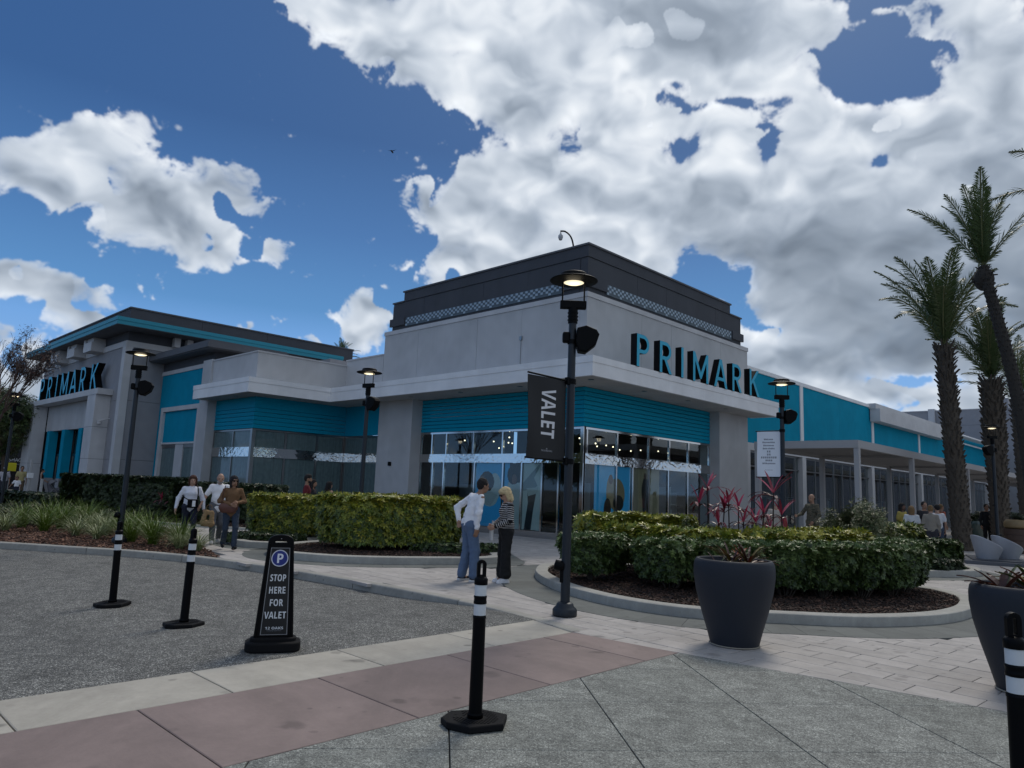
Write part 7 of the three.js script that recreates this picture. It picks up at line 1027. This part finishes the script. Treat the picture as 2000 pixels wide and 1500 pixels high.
{ const t = thing('stroller', 'grey child stroller pushed along in front of the entrance', 'stroller', [11.45, 0, -47.35], 1.2); part('seat', skinned([cap([0, 0.45, -0.05], [0, 0.50, 0.30], 0.17, 0.15), cap([0, 0.5, -0.1], [0, 0.85, -0.22], 0.16, 0.14)], 0.03, 0.06), cloth([0.12, 0.12, 0.14]), t); part('frame', [bar([-0.2, 0.12, 0.45], [-0.2, 1.02, -0.32], 0.015), bar([0.2, 0.12, 0.45], [0.2, 1.02, -0.32], 0.015), bar([-0.2, 0.12, -0.3], [-0.2, 0.6, 0.05], 0.015), bar([0.2, 0.12, -0.3], [0.2, 0.6, 0.05], 0.015), bar([-0.2, 1.02, -0.32], [0.2, 1.02, -0.32], 0.015)], M.steel, t); for (const [x, z] of [[-0.22, 0.45], [0.22, 0.45], [-0.22, -0.3], [0.22, -0.3]]) part('wheel', new THREE.TorusGeometry(0.10, 0.025, 8, 18).rotateY(Math.PI / 2).translate(x, 0.125, z), M.rubber, t); part('canopy', new THREE.SphereGeometry(0.27, 14, 8, 0, TAU, 0, 1.3).rotateX(-0.5).translate(0, 0.82, -0.05), cloth([0.20, 0.20, 0.22]), t); }
// on the right
person('man in green camouflage uniform standing by a walkway post', { at: [22.3, -8.88], yaw: -1.9, tall: 1.80, h: 0.024, skin: SKIN.tan, top: camoMat, topName: 'uniform_jacket', legs: camoMat, shoes: cloth([0.06, 0.05, 0.04]), hair: 'thin', hairMat: hairDark, face: true, wide: 1.1, pose: { elR: [-0.32, 1.16, 0.05], wrR: [-0.28, 1.10, 0.30], elL: [0.26, 1.14, 0.0], wrL: [0.2, 0.95, 0.18] } });
person('person in a pale top half hidden by the red leaved plants', { at: [20.55, -9.24], yaw: 2.3, tall: 1.58, h: 0.028, skin: SKIN.fair, top: cloth([0.38, 0.34, 0.30]), legs: cloth([0.30, 0.24, 0.17]), shoes: M.black, hair: 'bun', hairMat: hairGrey, pose: { wrL: [0.28, 1.05, 0.25], elL: [0.28, 1.14, 0] } });
person('dark haired woman in a yellow top, left of the group on the right', { at: [25.96, -7.41], yaw: -0.3, tall: 1.64, skin: SKIN.brown, top: cloth([0.32, 0.25, 0.06]), sleeve: 'short', legs: cloth([0.03, 0.03, 0.05]), shoes: M.black, hair: 'long', hairMat: hairDark });
person('blond woman in white seen from behind in the group on the right', { at: [24.59, -6.76], yaw: 1.9, tall: 1.56, skin: SKIN.fair, top: cloth([0.50, 0.52, 0.53]), sleeve: 'short', legs: denim(0.5), shoes: M.black, hair: 'bob', hairMat: hairTan });
person('dark haired man at the back of the group on the right', { at: [26.61, -6.93], yaw: -0.8, tall: 1.72, skin: SKIN.tan, top: cloth([0.02, 0.02, 0.025]), legs: cloth([0.03, 0.03, 0.04]), shoes: M.black, hair: 'short', hairMat: hairDark });
person('person in a grey beige hooded top seen from behind in the group', { at: [24.72, -6.27], yaw: 1.8, tall: 1.60, skin: SKIN.fair, top: cloth([0.23, 0.205, 0.17]), topName: 'hooded_top', legs: cloth([0.03, 0.03, 0.04]), shoes: M.black, hair: 'bun', hairMat: hairTan, collar: true, wide: 1.15 });
person('person in white at the right end of the group', { at: [26.22, -6.46], yaw: 2.2, tall: 1.64, skin: SKIN.fair, top: cloth([0.55, 0.55, 0.57]), sleeve: 'short', legs: denim(0.4), shoes: M.black, hair: 'short', hairMat: hairDark });
person('person in an orange pink shirt stepping behind the left palm trunk', { at: [32.0, -7.75], yaw: 0.9, tall: 1.66, skin: SKIN.tan, top: cloth([0.50, 0.125, 0.075]), sleeve: 'short', legs: cloth([0.015, 0.02, 0.04]), shoes: M.black, hair: 'short', hairMat: hairTan, pose: walkA });
person('person dressed in black standing behind the right lamp post', { at: [34.6, -6.75], yaw: -0.9, tall: 1.75, top: cloth([0.008, 0.008, 0.01]), legs: cloth([0.008, 0.008, 0.01]), shoes: M.black, hair: 'short', hairMat: hairDark });

scene.traverse((o) => { if (o.isLight && !o.isDirectionalLight) o.castShadow = true; });
renderer.render(scene, camera);
